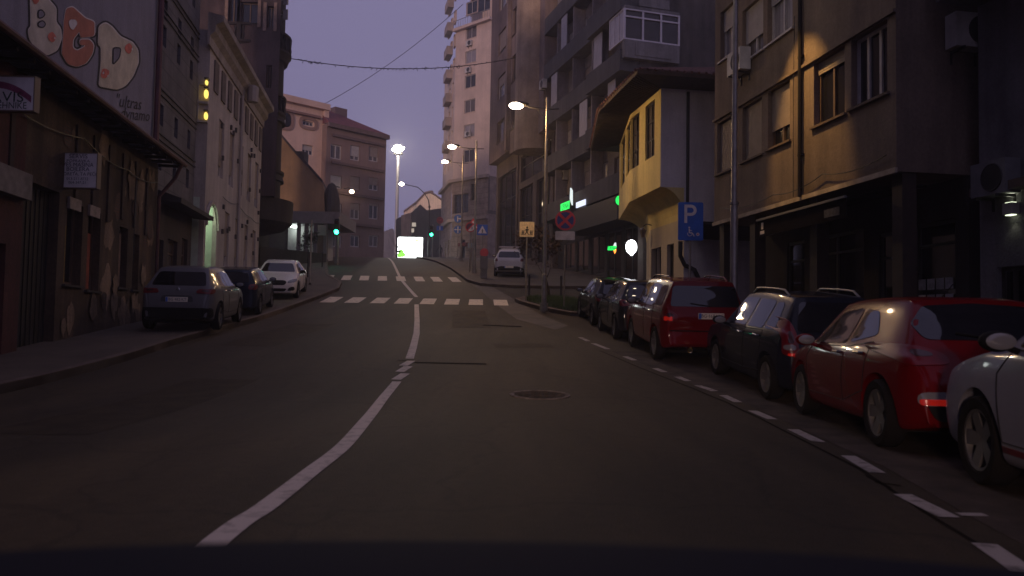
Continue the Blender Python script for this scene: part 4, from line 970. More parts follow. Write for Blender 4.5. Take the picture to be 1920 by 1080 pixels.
a = MB(); wall(a, PK, 0, LK, gbk, zk-.002, og, .2, n=-.02); a.build('ground_floor_wall', stucco('dark_shop_plaster', (.07, .055, .055)), hk)
for o in og: window(PK, o, hk, BFRAME, GLASS2, 1, depth=.2, n=-.02, split=.75, name='shop_window')
a = MB(); a.extr([PK.p(-.1, n, z) for n, z in ((.02, zk+.25), (.75, zk), (.75, zk-.16), (.02, zk-.1))], PK.p(LK*.75, 0, 0)-PK.p(0, 0, 0)); a.build('canopy', mat('canopy_dark', (.035, .03, .028), rough=.8, var=.3), hk)
# ---- pale facade with heavy cornice and arched doorway
n3 = at(387, 300, 30.0).xy; f3 = None
P3l = Plane(n3+U0*12.6, UL); L3l = 12.6
hp = bld('pale_corniced_building', 'long pale plastered facade under a heavy cornice, with an arched green lit doorway', P3l)
PP = stucco('pale_old_plaster', (.46, .405, .375), var=.12, dirt=.7)
zc3 = P3l.px(418, 29, .55)[1]; gb3 = gz(30)-.6
oa = P3l.op((408, 485), (390, 352)); aw = (L3l-2.2, L3l-.3); az0, az1 = gz(31)+.14, gz(31)+.14+4.3
ow = []
for k in range(4): s = 1.0+k*2.3; ow.append((s, s+1.0, gz(38-k)+1.0, gz(36)+3.3))
for k in range(5): s = .8+k*2.2; ow.append((s, s+1.0, zc3-5.8, zc3-3.4))
a = MB(); wall(a, P3l, 0, L3l, gb3, zc3-.4, ow+[(aw[0], aw[1], az0, az1-.55)], .18)
# arched head over the doorway opening: spandrels fill the square corners
shell(a, P3l, 0, L3l, 10, gb3, zc3-.4); a.build('wall', PP, hp)
for o in ow: window(P3l, o, hp, WFRAME, GLASS3, 2, depth=.18, shut=.8, sm=SHUT)
a = MB(); r_ = (aw[1]-aw[0])/2; cm = (aw[0]+aw[1])/2; zt_ = az1-.55
ring = [P3l.p(cm+r_*math.cos(t*math.pi/10), -.02, zt_-r_+r_*math.sin(t*math.pi/10)) for t in range(11)]
for k in range(10):
    p, q = ring[k], ring[k+1]; a.quad(p, q, Vector((q.x, q.y, zt_)), Vector((p.x, p.y, zt_)))
a.build('arch_spandrel', PP, hp)
a = MB(); pts = [P3l.p(cm+(r_+.16)*math.cos(t*math.pi/12), .001, zt_-r_+(r_+.16)*math.sin(t*math.pi/12)) for t in range(13)]
pts2 = [P3l.p(cm+(r_+.02)*math.cos(t*math.pi/12), .001, zt_-r_+(r_+.02)*math.sin(t*math.pi/12)) for t in range(13)]; nn3 = Vector((P3l.nn.x, P3l.nn.y, 0))*.08
for k in range(12): a.extr([pts[k], pts[k+1], pts2[k+1], pts2[k]], nn3)
a.build('arch_moulding', PP, hp)
a = MB(); de = 1.6   # porch behind the arch
for (x0, m0, x1, m1) in ((aw[0]-.02, -.17, aw[0]-.02, -de), (aw[0]-.02, -de, aw[1]+.4, -de), (aw[1]+.4, -de, aw[1]+.4, -.17)): a.quad(P3l.p(x0, m0, az0), P3l.p(x1, m1, az0), P3l.p(x1, m1, zt_+.1), P3l.p(x0, m0, zt_+.1))
a.quad(P3l.p(aw[0]-.1, -.17, zt_+.1), P3l.p(aw[1]+.4, -.17, zt_+.1), P3l.p(aw[1]+.4, -de, zt_+.1), P3l.p(aw[0]-.1, -de, zt_+.1)); a.quad(P3l.p(aw[0]-.1, -.17, az0), P3l.p(aw[1]+.4, -.17, az0), P3l.p(aw[1]+.4, -de, az0), P3l.p(aw[0]-.1, -de, az0))
a.build('porch_wall', mat('porch_green_white', (.50, .58, .47), rough=.7, var=.1), hp)
a = MB(); pbox(a, P3l, aw[0]+.0, aw[0]+.03, -1.1, -.7, az0+1.0, az0+2.4); a.build('lit_pane', emat('porch_lamp', (.9, 1, .75), 2.2), hp)
lamp('POINT', P3l.p(cm, -.8, zt_-.25), (.8, 1, .72), 34, hp, .12)
# cornice, frieze panels, downpipes, small brackets
a = MB(); prof = [(0, zc3-1.15), (.08, zc3-1.15), (.10, zc3-.8), (.28, zc3-.62), (.30, zc3-.35), (.58, zc3-.22), (.60, zc3), (0, zc3+.12)]
a.extr([P3l.p(-.02, n, z) for n, z in prof], P3l.p(L3l+.55, 0, 0)-P3l.p(0, 0, 0)); a.build('cornice', stucco('cornice_plaster', (.36, .31, .28)), hp)
for k in range(9): a = MB(); pbox(a, P3l, .3+k*1.36, .3+k*1.36+.7, .003, .06, zc3-2.6, zc3-1.35); a.build('frieze_panel', mat('frieze_dark', (.13, .105, .09), rough=.9, var=.3), hp)
s_, _ = P3l.px(447, 300); a = MB(); a.tube([P3l.p(s_, .1, zc3-1.2), P3l.p(s_, .1, gb3)], .07, 8); a.build('downpipe', mat('pale_pipe', (.33, .29, .27), rough=.6), hp, smooth=True)
a = MB(); s2_ = P3l.px(457, 165)[0]; a.lathe([(.26, -.4), (.3, .3), (.12, .42), (.001, .45)], 10, Matrix.Translation(P3l.p(s2_, .42, P3l.px(457, 150, .4)[1]))); a.build('rainwater_head', MATS['pale_pipe'], hp)
rr = random.Random(5)
for k in range(26):
    s, z = rr.uniform(.3, L3l-2.2), rr.uniform(gb3+3, zc3-3); a = MB(); pbox(a, P3l, s, s+.12, .001, .09, z, z+.2); a.build('wall_bracket', mat('bracket_dark', (.07, .06, .055), rough=.8), hp)
# wall signal with amber lamps on the near end of the pale facade
PN = Plane(P3l.p(L3l, 0, 0).xy, (-P3l.nn.x, -P3l.nn.y))        # end wall facing the camera
sx, zx = PN.px(383, 192); t = bld('wall_sign', 'framed wall sign seen edge on with glowing amber lamps', PN, zx, 'sign')
a = MB(); s0_, s1_ = PN.px(391, 192)[0], PN.px(371, 192)[0]; zA, zB_ = PN.px(383, 228)[1], PN.px(383, 158)[1]
for z in (zA, (zA+zB_)/2, zB_): pbox(a, PN, s0_, s1_, .01, .10, z-.05, z+.05)
pbox(a, PN, s1_-.05, s1_, .012, .098, zA+.05, zB_-.05); a.build('frame', mat('sign_frame_pale', (.35, .32, .33), rough=.6), t)
AMB = emat('amber_lamp', (1, .70, .14), 1.7)
for px_, py_, rx, rz_ in ((389, 157, .05, .10), (388, 178, .08, .18), (387.5, 219, .07, .15)):
    s, z = PN.px(px_, py_); a = MB(); a.ell(PN.p(s, .12, z), rx, .12, rz_); a.build('amber_lamp', AMB, t, smooth=True)
    a = MB(); pbox(a, PN, s-.1, s+.06, .05, .3, z+rz_+.005, z+rz_+.06); a.build('hood', DARKM, t)

# ---- dark rounded corner building with ringed balconies
c4 = at(505, 300, 46.5); PD = Plane(at(530, 100, 43.2).xy+Vector((.2, 0)), Vector((-1, 0.0)))
hd = bld('rounded_corner_building', 'dark soot stained corner building with a rounded bay and ringed balconies', PD)
SOOT = stucco('soot_stone', (.045, .036, .034), var=.3, dirt=.4); SOOT2 = stucco('sooty_pink_plaster', (.10, .068, .064), var=.25, dirt=.5)
zg4 = gz(45)-.6; xr = at(521, 200, 44).x; xl = xr-9
bx = at(495, 400, 45).x-1.2
wn = []
for (x0, x1, yb, yt) in ((428, 446, 40, -20), (451, 484, 45, 4), (500, 514, 52, 12), (498, 510, 165, 122)):
    A, B = at(x0, yb, 44.0), at(x1, yt, 44.0); wn.append((A.x, B.x, A.z, B.z))
PF = Plane((xr, 44.0), (-1, 0)); wn = [(xr-b, xr-a, c, d) for a, b, c, d in wn]
a = MB(); wall(a, PF, 0, 9, zg4+5, 27, wn, .25); 
for z_ in (0,):
    q0, q1, q2 = Vector((xr, 44.0)), Vector((xr-2.6, 51.5)), Vector((xr-9, 51.5))
    for p, q in ((q0, q1), (q1, q2)): a.quad(Vector((*p, zg4+5)), Vector((*q, zg4+5)), Vector((*q, 27)), Vector((*p, 27)))
a.build('wall', SOOT2, hd)
for o in wn: window(PF, o, hd, BFRAME, GLASS, 2, depth=.25)
a = MB()
for o in wn[:3]:
    pbox(a, PF, o[0]-.2, o[0]-.02, .002, .08, o[2]-.2, o[3]+.2); pbox(a, PF, o[1]+.02, o[1]+.2, .002, .08, o[2]-.2, o[3]+.2)
a.build('window_surround', mat('surround_stone', (.24, .17, .13), rough=.9, var=.3), hd)
bay = Vector((at(526, 200, 46).x-1.9, 46.2)); M4 = Matrix.Translation((bay.x, bay.y, 0))
rb = 1.9; lev = [at(535, 102, 46).z, at(520, 215, 46).z, at(515, 325, 46).z]
a = MB(); a.lathe([(rb, at(500, 380, 46).z), (rb, 27)], 28, M4); a.build('bay', SOOT, hd, smooth=True)
for i, z in enumerate(lev):
    a = MB(); R_b = rb+(.42 if i == 0 else .2); a.lathe([(rb*.7, z-.55), (rb+.2, z-.45), (R_b-.1, z-.1), (R_b, z), (R_b, z+.14), (R_b-.12, z+.14), (rb-.2, z+.14)], 28, M4)
    if i < 2:
        a.lathe([(R_b-.14, z+1.0), (R_b, z+1.0), (R_b, z+1.14), (R_b-.14, z+1.14), (R_b-.14, z+1.0)], 28, M4)
        for k in range(30):
            t = 2*math.pi*k/30; c = Vector((bay.x+(R_b-.08)*math.cos(t), bay.y+(R_b-.08)*math.sin(t), z+.14)); a.lathe([(.05, 0), (.085, .25), (.045, .5), (.08, .72), (.05, .86)], 6, Matrix.Translation(c))
        for k in range(8):
            t = 2*math.pi*k/8; c = Vector((bay.x+(R_b-.1)*math.cos(t), bay.y+(R_b-.1)*math.sin(t), z+.14)); a.box(c.x-.12, c.y-.12, c.z, c.x+.12, c.y+.12, c.z+.86)
    a.build('balcony', SOOT, hd, smooth=True, ang=35)
zc0 = at(500, 430, 45).z; zc1 = at(500, 372, 45).z
a = MB(); a.lathe([(rb*.55, zc0-.2), (rb+.25, zc0+.1), (rb+.75, zc0+.5), (rb+.8, zc1), (rb-.2, zc1)], 28, M4); a.build('bay_base', SOOT, hd, smooth=True, ang=35)
a = MB(); a.box(xl, 44.2, zg4, xr-2.8, 52, zg4+5.0); a.lathe([(rb-.4, zg4), (rb-.4, zc0+.2)], 24, Matrix.Translation((bay.x-1.0, bay.y+.4, 0))); a.build('ground_floor_wall', SOOT, hd)
a = MB(); s = at(537, 20, 44.6)
for z0, z1 in ((at(530, 37, 44.6).z, at(530, 18, 44.6).z), (at(530, 9, 44.6).z, at(530, -8, 44.6).z)):
    a.box(s.x-.18, 44.55, z0, s.x+.1, 44.62, z1); a.box(s.x-.95, 44.57, (z0+z1)/2-.02, s.x-.18, 44.60, (z0+z1)/2+.02)
a.build('wall_frame', mat('frame_grey', (.2, .19, .2), rough=.6), hd)

# ---- house with the blank ochre gable
Yg = 64
def atx(px, py): return at(px, py, Yg)
hgab = thing('gable_house', 'house with a blank ochre gable wall sloping down to the right', 'house', (atx(560, 480).x, Yg, gz(Yg)))
OC = stucco('ochre_plaster', (.30, .19, .10), var=.1, dirt=.65)
outl = [(470, 480), (614, 480), (606, 344), (583, 318), (558, 292), (525, 253), (470, 190)]
P_ = [atx(*p) for p in outl]; P_[0].z = P_[1].z = gz(Yg)-.5
a = MB(); a.extr(P_, (-1.5, 9, 0)); a.build('wall', OC, hgab)
a = MB()
for i in range(2, 6):
    p, q = P_[i], P_[i+1]; a.extr([p+Vector((0, -.25, .01)), q+Vector((0, -.25, .01)), q+Vector((0, -.25, .25)), p+Vector((0, -.25, .25))], (-1.5, 9.3, 0))
a.build('roof', mat('gable_roof', (.045, .035, .035), rough=.9, var=.3), hgab)
a = MB(); c = atx(555, 297); a.box(c.x-.55, Yg+.6, c.z-.8, c.x+.5, Yg+2, c.z+.75); c = atx(611, 360); a.ell((c.x+.25, Yg+1.0, c.z-1.4), .75, .8, 2.4); a.build('dormer', mat('dormer_dark', (.04, .035, .038), rough=.8), hgab)
# low shop with a flat canopy in front of it
Yk = 58
def atk(px, py, dy=0): return at(px, py, Yk+dy)
kx0, kx1 = atk(500, 440).x, atk(662, 440).x; zk0 = gz(Yk)-.4; zk1 = atk(600, 424).z; zk2 = atk(600, 402).z
ks = thing('corner_shop', 'low corner shop with a flat grey canopy and a lit white front', 'building', (atk(580, 480).x, Yk, gz(Yk)))
a = MB(); a.box(atk(540, 440).x, Yk, zk0, atk(602, 440).x, Yk+4, zk1); a.build('wall', mat('shop_white', (.42, .40, .40), rough=.8, var=.1), ks)
a = MB(); a.box(kx0-2, Yk+.3, zk0, atk(540, 440).x-.01, Yk+4, zk1); a.build('side_wall', mat('shop_dark', (.06, .05, .05), rough=.8, var=.2), ks)
a = MB(); a.box(kx0-2, Yk-1.6, zk1+.01, atk(645, 440).x, Yk+4.3, zk2); a.build('canopy', mat('canopy_grey', (.20, .18, .20), rough=.7, var=.15), ks)
for p in (569, 583, 600, 618, 640): a = MB(); x = atk(p, 440).x; a.box(x-.12, Yk-1.4, zk0, x+.12, Yk-1.15, zk1); a.build('column', mat('shop_column', (.16, .14, .16), rough=.7), ks)
a = MB(); x = atk(590, 450).x; a.box(x-.1, Yk-.03, zk0, x+1.0, Yk-.005, zk1-.5); a.build('door', mat('shop_door', (.10, .06, .045), rough=.6), ks)
c = atk(553, 420, -.6); a = MB(); a.ell((c.x, c.y, zk1-.14), .45, .3, .1); a.build('ceiling_lamp', emat('shop_lamp', (.85, 1, .9), 5), ks, smooth=True)
lamp('POINT', Vector((c.x, c.y-.0, zk1-.35)), (.85, 1, .92), 17, ks, .2)
a = MB(); c = atk(604, 430, -1.7); a.box(c.x-.3, c.y-.08, c.z-.45, c.x+.3, c.y, c.z+.3); a.build('shop_plate', mat('plate_cream', (.4, .36, .3), rough=.7), ks)
gw = thing('garden_wall', 'low dark wall beside the pavement in front of the lit corner shop', 'wall', (-17, 52, gz(52)))
a = MB(); A, B = at(488, 462, 50), at(612, 476, 56); 
a.extr([Vector((A.x, 50, gz(50)-.4)), Vector((B.x, 56, gz(56)-.4)), Vector((B.x, 56, B.z)), Vector((A.x, 50, A.z))], (-.1, .3, 0)); a.build('wall', stucco('dark_wall', (.05, .042, .042)), gw)

# ---- pink building and brown building closing the street on the left
def turned(pa, Ya, pb, Yb): A = at(pa, 400, Ya); B = at(pb, 400, Yb); return Plane(B.xy, A.xy-B.xy), (A.xy-B.xy).length
PK6, L6 = turned(500, 78.5, 607.5, 83); hk6 = bld('pink_building', 'tall salmon pink building with round and rounded windows above the ochre gable', PK6)
PINK = stucco('salmon_plaster', (.70, .50, .40), var=.06, dirt=.85); gb6 = gz(82)-1; zt6 = PK6.px(606, 198)[1]
o6 = [PK6.op((588, 238), (568, 225)), PK6.op((587, 292), (567, 270)), PK6.op((587, 345), (567, 322)), PK6.op((540, 292), (522, 270))]
a = MB(); wall(a, PK6, 0, L6, gb6, zt6, o6, .25); shell(a, PK6, 0, L6, 9, gb6, zt6); a.build('wall', PINK, hk6)
for i, o in enumerate(o6): window(PK6, o, hk6, WFRAME, GLASS, 3, depth=.25, shut=0 if i == 0 else .55, sm=WSHUT, bar=.1)
a = MB(); pbox(a, PK6, -.15, L6, .002, .5, zt6-.5, zt6+.15); pbox(a, PK6, -.1, .45, .003, .3, gb6, zt6-.51); a.build('cornice', PINK, hk6)
a = MB(); zs = PK6.px(580, 217)[1]; pbox(a, PK6, .9, L6, .002, .35, zs-.12, zs+.12); a.build('ledge', mat('ledge_brown', (.25, .15, .12), rough=.9), hk6)
for o, pad in ((o6[0], .45), (None, 0)):
    if o: s0_, s1_, z0_, z1_ = o; cs, cz_, rx, rz_ = (s0_+s1_)/2, (z0_+z1_)/2, (s1_-s0_)/2+pad, (z1_-z0_)/2+pad
    else: cs, cz_ = PK6.px(533, 224); rx = rz_ = 1.1
    a = MB(); n = 24; rg = [(cs+rx*math.copysign(abs(math.cos(t))**.7, math.cos(t)), cz_+rz_*math.copysign(abs(math.sin(t))**.7, math.sin(t))) for t in [2*math.pi*k/n for k in range(n)]]
    ig = [(cs+(x-cs)*(1-.32/rx), cz_+(z-cz_)*(1-.32/rz_)) for x, z in rg]
    for k in range(n):
        j = (k+1) % n; a.extr([PK6.p(*((rg[k][0], .002, rg[k][1]))), PK6.p(rg[j][0], .002, rg[j][1]), PK6.p(ig[j][0], .002, ig[j][1]), PK6.p(ig[k][0], .002, ig[k][1])], Vector((PK6.nn.x, PK6.nn.y, 0))*.1)
    a.build('window_moulding', mat('moulding_brown', (.30, .19, .15), rough=.9), hk6)
    if not o:
        a = MB(); a.poly([PK6.p(x, .03, z) for x, z in ig]); r_w = a.build('round_window', GLASS, hk6)
        a = MB(); pbox(a, PK6, cs-.1, cs+.1, .035, .07, cz_-.75, cz_+.75); a.build('mullion', WFRAME, r_w)
a = MB(); c = PK6.p(L6*.62, -3, zt6); a.tube([c, c+Vector((0, 0, 2.4))], .05, 5); a.tube([c+Vector((0, 0, 1.1)), c+Vector((0, 0, 2.3))], .11, 6); a.tube([c+Vector((-.5, 0, .9)), c+Vector((.5, 0, .9))], .03, 4); a.build('antenna', METAL, hk6)
P7, L7 = turned(608.5, 82, 721, 87.5); h7 = bld('brown_building', 'four storey dusky brown building with a red mansard roof at the far corner', P7)
BRN = stucco('dusky_brown_plaster', (.255, .175, .15), var=.06, dirt=.8); zt7 = P7.px(665, 243)[1]
o7 = []
for yb, yt in ((301, 272), (355, 330), (410, 380), (462, 440)):
    for xa, xb in ((620, 640), (657, 674), (692, 709)):
        dy = (xa-665)*.06 if yb < 400 else 0
        o7.append(P7.op((xb, yb+dy+2), (xa, yt+dy)))
a = MB(); wall(a, P7, 0, L7, gb6, zt7, o7, .2); shell(a, P7, 0, L7, 9, gb6, zt7); a.build('wall', BRN, h7)
rr = random.Random(9)
for i, o in enumerate(o7): window(P7, o, h7, WFRAME, rr.choice((GLASS, GLASS2)), 2 if i != 0 else 2, depth=.2, shut=(0, .75, .7, .9, 1, .6, 1, .4, .1, 0, 0, 0)[i], sm=WSHUT if i in (3, 6, 1) else SHUT, bar=.12)
for y0 in (262, 312, 366, 421): a = MB(); z = P7.px(665, y0)[1]; pbox(a, P7, .3, L7-.6, .002, .28, z-.14, z+.14); a.build('string_course', mat('course_brown', (.15, .10, .09), rough=.9, var=.2), h7)
a = MB(); pbox(a, P7, -.15, L7, .002, .45, zt7-.35, zt7+.1); a.build('cornice', mat('course_brown', (.15, .10, .09), rough=.9, var=.2), h7)
a = MB(); e0_, e1_ = P7.p(-.3, .4, zt7+.1), P7.p(L7, .4, zt7+.1); k0, k1 = P7.p(L7*.42, -3.5, zt7+1.6), P7.p(L7, -3.5, zt7+2.9); bk0, bk1 = P7.p(-.3, -9, zt7+.1), P7.p(L7, -9, zt7+.1)
for f in ([e0_, e1_, k1, k0], [e0_, k0, bk0], [bk0, k0, k1, bk1], [e1_, bk1, k1]): a.poly(f)
a.build('roof', mat('red_mansard', (.17, .055, .06), rough=.85, var=.25, scale=2), h7)
a = MB(); pbox(a, P7, L7*.50, L7*.70, -3.2, -2.2, zt7+1.2, zt7+2.75); a.build('chimney', mat('chimney_brick', (.16, .11, .11), rough=.9), h7)
s, z = P7.px(645, 362); t = bld('wall_lamp', 'small round lit street lamp on the front of the brown building', P7, z, 'street lamp')
a = MB(); a.ell(P7.p(s, 1.5, z), .26, .26, .2); a.build('lamp_globe', emat('globe_warm', (1, .75, .5), 14), t, smooth=True)
a = MB(); a.tube([P7.p(s, 0, z+.5), P7.p(s, .8, z+.5), P7.p(s, 1.5, z+.2)], .04, 6); a.build('bracket', DARKM, t)

# ---- far end of the street
def block(label, name, Y, outline, m, depth, base_z=None, roof=None, cat='building'):
    P_ = [at(x, y, Y) for x, y in outline]; cx = sum(p.x for p in P_)/len(P_)
    t = thing(name, label, cat, (cx, Y, gz(Y)))
    for p in P_:
        if p.z < gz(Y)+.6: p.z = gz(Y)-.5
    a = MB(); a.extr(P_, (0, depth, 0)); a.build('wall', m, t)
    return t, P_
t, _ = block('far pale gabled house catching the dusk light above the dark roofs', 'pale_gable_house', 150, [(757, 490), (835, 490), (830, 378), (818, 369), (806, 362), (797, 364), (780, 382), (757, 398)], stucco('far_pale_plaster', (.68, .48, .38), dirt=.9), 10, cat='house')
a = MB()
for p, q in (((757, 398), (780, 381)), ((780, 381), (797, 363)), ((797, 363), (806, 361)), ((806, 361), (818, 368)), ((818, 368), (832, 378))):
    A, B = at(*p, 150), at(*q, 150); a.extr([A+Vector((0, -.3, .02)), B+Vector((0, -.3, .02)), B+Vector((0, -.3, .3)), A+Vector((0, -.3, .3))], (0, 10, 0))
c = at(808, 362, 152); a.box(c.x-.4, 152, c.z-.5, c.x+.4, 153, c.z+.5); a.build('roof', mat('far_roof', (.12, .06, .05), rough=.9), t)
t, P_ = block('far dark house with a pointed roof behind the lit billboard', 'dark_roofed_house', 118, [(742, 490), (832, 490), (832, 390), (800, 394), (788, 383), (772, 398), (748, 408), (742, 412)], stucco('far_dark_plaster', (.085, .075, .075)), 9, cat='house')
for x, y, w in ((762, 420, .5), (776, 421, .6), (758, 436, .6), (770, 432, 1.0)): a = MB(); c = at(x, y, 117.9); a.box(c.x-w/2, 117.88, c.z-.3, c.x+w/2, 117.99, c.z+.3); a.build('lit_window', emat('far_window', (1, .85, .7), .5), t)
t, _ = block('far narrow ochre wall lit by a lamp beside the dark house', 'ochre_annexe', 116, [(752, 490), (769, 490), (769, 399), (752, 404)], stucco('far_ochre', (.45, .30, .22)), 1.5)
t, _ = block('far violet grey house in the gap beside the brown building', 'grey_far_house', 170, [(700, 490), (746, 490), (746, 440), (735, 428), (715, 436), (700, 440)], stucco('far_violet_plaster', (.22, .19, .22)), 9, cat='house')

# slack cables clipped along the facades
def facade_cable(P, pts, n=.06, r=.012, parent=None, name='cable'):
    out = []
    for (s0, z0), (s1, z1) in zip(pts, pts[1:]):
        for k in range(8):
            t = k/8; out.append(P.p(s0+(s1-s0)*t, n, z0+(z1-z0)*t-.12*4*t*(1-t)))
    out.append(P.p(pts[-1][0], n, pts[-1][1])); a = MB(); a.tube(out, r, 5); a.build(name, DARKM, parent)
facade_cable(PL, [(.3, ze-.6), (3, ze-.75), (6, ze-.6), (9.5, ze-.8), (13, ze-.6)], .08, .015, h1)
facade_cable(PL, [(2.2, ze-.75), (2.25, ze-1.8), (2.2, ze-3.2)], .07, .012, h1)
facade_cable(P3l, [(.2, gb3+5.3), (3, gb3+5.2), (6.5, gb3+5.4), (9.8, gb3+5.2)], .08, .015, hp)
facade_cable(P1, [(.2, zb+.35), (2.4, zb+.4), (4.6, zb+.3), (7.6, zb+.4)], .07, .012, b1)
facade_cable(P1, [(ops['w3'][0]-.25, zb+.1), (ops['w3'][0]-.25, zb+2.6), (ops['w3'][0]-.3, zb+4.4)], .05, .01, b1)
# ================================================================== STREET FURNITURE
WARM = (1.0, .60, .26)
LENS = emat('lamp_lens_warm', (1, .82, .60), 45)
def street_lamp(label, px, py_base, Y, py_top, head_px, head_py, watt, lower=None, dx=None, cross=True, up=.7):
    x = at(px, py_base, Y).x; g = gz(Y)+.13; ztop = at(px, py_top, Y).z
    t = thing('street_lamp', label, 'street lamp', (x, Y, g), 0, 'street lamps along the right pavement')
    H = ztop-g; hd = at(head_px, head_py, Y); hx, hz = hd.x-x, hd.z-g
    a = MB(); a.tube([(0, 0, -.1), (0, 0, 1.3), (0, 0, 1.32), (0, 0, H*.5), (0, 0, H)], [.10, .10, .075, .065, .045], 10); a.build('pole', METAL, t, smooth=True, local=True)
    a = MB(); a.tube([(0, 0, -.05), (0, 0, .25)], .16, 10); a.build('pole_base', METAL, t, local=True)
    a = MB(); za = hz-.08
    a.tube([(.45 if cross else 0, 0, za-.02), (0, 0, za-.03), (hx*.5, 0, za+.02), (hx*.85, 0, hz+.03)], .028, 6); a.tube([(0, 0, za-.45), (hx*.35, 0, za)], .015, 5); a.build('arm', DARKM, t, local=True)
    a = MB(); M = Matrix.Translation((hx, 0, hz))
    a.ell((hx+.12*(1 if hx < 0 else -1), 0, hz+.07), .36, .15, .09); a.build('lamp_head', DARKM, t, smooth=True, local=True)
    a = MB(); a.ell((hx, -.02, hz-.01), .27, .17, .13); l = a.build('lens', LENS, t, smooth=True, local=True)
    o = lamp('POINT', Vector((x+hx, Y-.05, g+hz-.2)), WARM, watt, t, .14)
    return t
street_lamp('tall street lamp on the grass island with a glowing oval head on the left', 1020, 560, 28.6, 183, 968, 198, 400)
street_lamp('lit street lamp behind the pedestrian crossing sign in front of the pale tower', 889, 508, 47, 264, 848, 275, 420)
street_lamp('lower looking farther street lamp by the two blue arrow signs', 864, 495, 62, 292, 835, 303, 420)
# near pole by the brown block: head is above the picture
t = thing('street_lamp', 'tall steel lamp pole before the brown block, its head cut off by the picture top', 'street lamp', (at(1376, 530, 16.6).x, 16.6, gz(16.6)+.13), 0, 'street lamps along the right pavement')
x0 = t.location.x; a = MB(); a.tube([(0, 0, -.1), (0, 0, 3.2), (0, 0, 3.25), (.02, 0, 9.6)], [.085, .085, .07, .05], 12); a.build('pole', METAL, t, smooth=True, local=True)
a = MB(); a.lathe([(.10, 0), (.10, .06)], 12, Matrix.Translation((0, 0, 3.2))); a.build('collar', METAL, t, local=True)
a = MB(); a.tube([(.02, 0, 9.3), (-.6, .3, 9.42), (-1.25, .6, 9.5)], .03, 6); q_ = P1.p(P1.px(1500, 200)[0], 2.0, gz(16.6)+9.3)-t.location; a.tube([(.02, 0, 9.2), tuple(Vector((0, 0, 9.3)).lerp(q_, .6)), tuple(q_)], .02, 5); a.build('arm', DARKM, t, local=True)
a = MB(); a.ell((-1.3, .6, 9.52), .36, .16, .10); a.ell(tuple(q_), .22, .2, .08); a.build('lamp_head', DARKM, t, smooth=True, local=True)
a = MB(); a.ell((-1.3, .6, 9.46), .27, .13, .1); a.ell(tuple(q_-Vector((0, 0, .06))), .13, .13, .05); a.build('lens', LENS, t, smooth=True, local=True)
lamp('SPOT', Vector((x0-1.3, 17.2, gz(16.6)+9.45)), WARM, 75, t, .12, 94, .8, (-1.4, -.3, -.9))
HEADZ = gz(16.6)+9.3
sp0 = P1.p(P1.px(1500, 200)[0], 2.0, HEADZ-.12); tp = P1.p(P1.px(1508, 230)[0], 0, P1.px(1508, 222)[1]); lamp('SPOT', sp0, (1, .56, .17), 1250, t, .07, 46, .55, tuple((tp-sp0).normalized()))
# far curved lamp
x, Y = at(803, 480, 90).x, 90; g = gz(Y)+.1
t = thing('street_lamp', 'far street lamp with a long curved arm in front of the pale gable', 'street lamp', (x, Y, g)); top = at(803, 388, Y).z-g; hd = at(753, 345, Y)-Vector((x, Y, g))
a = MB(); a.tube([(0, 0, -.1), (0, 0, top), (-.12, 0, top+.8), (-.6, 0, top+1.6), (-1.4, 0, hd.z-.35), (hd.x+.2, 0, hd.z)], [.09, .07, .06, .05, .045, .04], 8); a.build('curved_pole', DARKM, t, smooth=True, local=True)
a = MB(); a.lathe([(.14, -.1), (.14, .1)], 8, Matrix.Translation((0, 0, top))); a.build('collar', DARKM, t, local=True)
a = MB(); a.ell((hd.x, 0, hd.z), .30, .22, .20); a.build('lens', LENS, t, smooth=True, local=True)
lamp('SPOT', Vector((x, Y, g))+hd-Vector((0, 0, .3)), WARM, 300, t, .12, 150, .5)
# floodlight mast
Y = 143; x = at(742, 480, Y).x; zt = at(744, 288, Y).z
t = thing('floodlight_mast', 'very tall mast with a cluster of white floodlights above the billboard', 'floodlight', (x, Y, gz(Y)))
a = MB(); a.tube([(0, 0, 0), (0, 0, zt-gz(Y))], [.42, .26], 10); a.build('mast', mat('mast_steel', (.4, .38, .38), rough=.5, metal=.4), t, smooth=True, local=True)
H = zt-gz(Y); a = MB(); a.lathe([(.9, -.1), (.9, .1)], 14, Matrix.Translation((0, 0, H))); a.build('head_frame', METAL, t, local=True)
for k, (dx, dz) in enumerate(((-.75, .6), (-.15, .75), (.55, .6), (.8, .9), (.2, 1.2), (-.4, 1.1))):
    a = MB(); a.ell((dx, -.6, H+dz), .42, .3, .34); a.build('floodlight', emat('flood_white', (1, .93, .72), 30), t, smooth=True, local=True)
lamp('POINT', Vector((x, Y-1.2, zt+.5)), (1, .93, .75), 7000, t, .5)

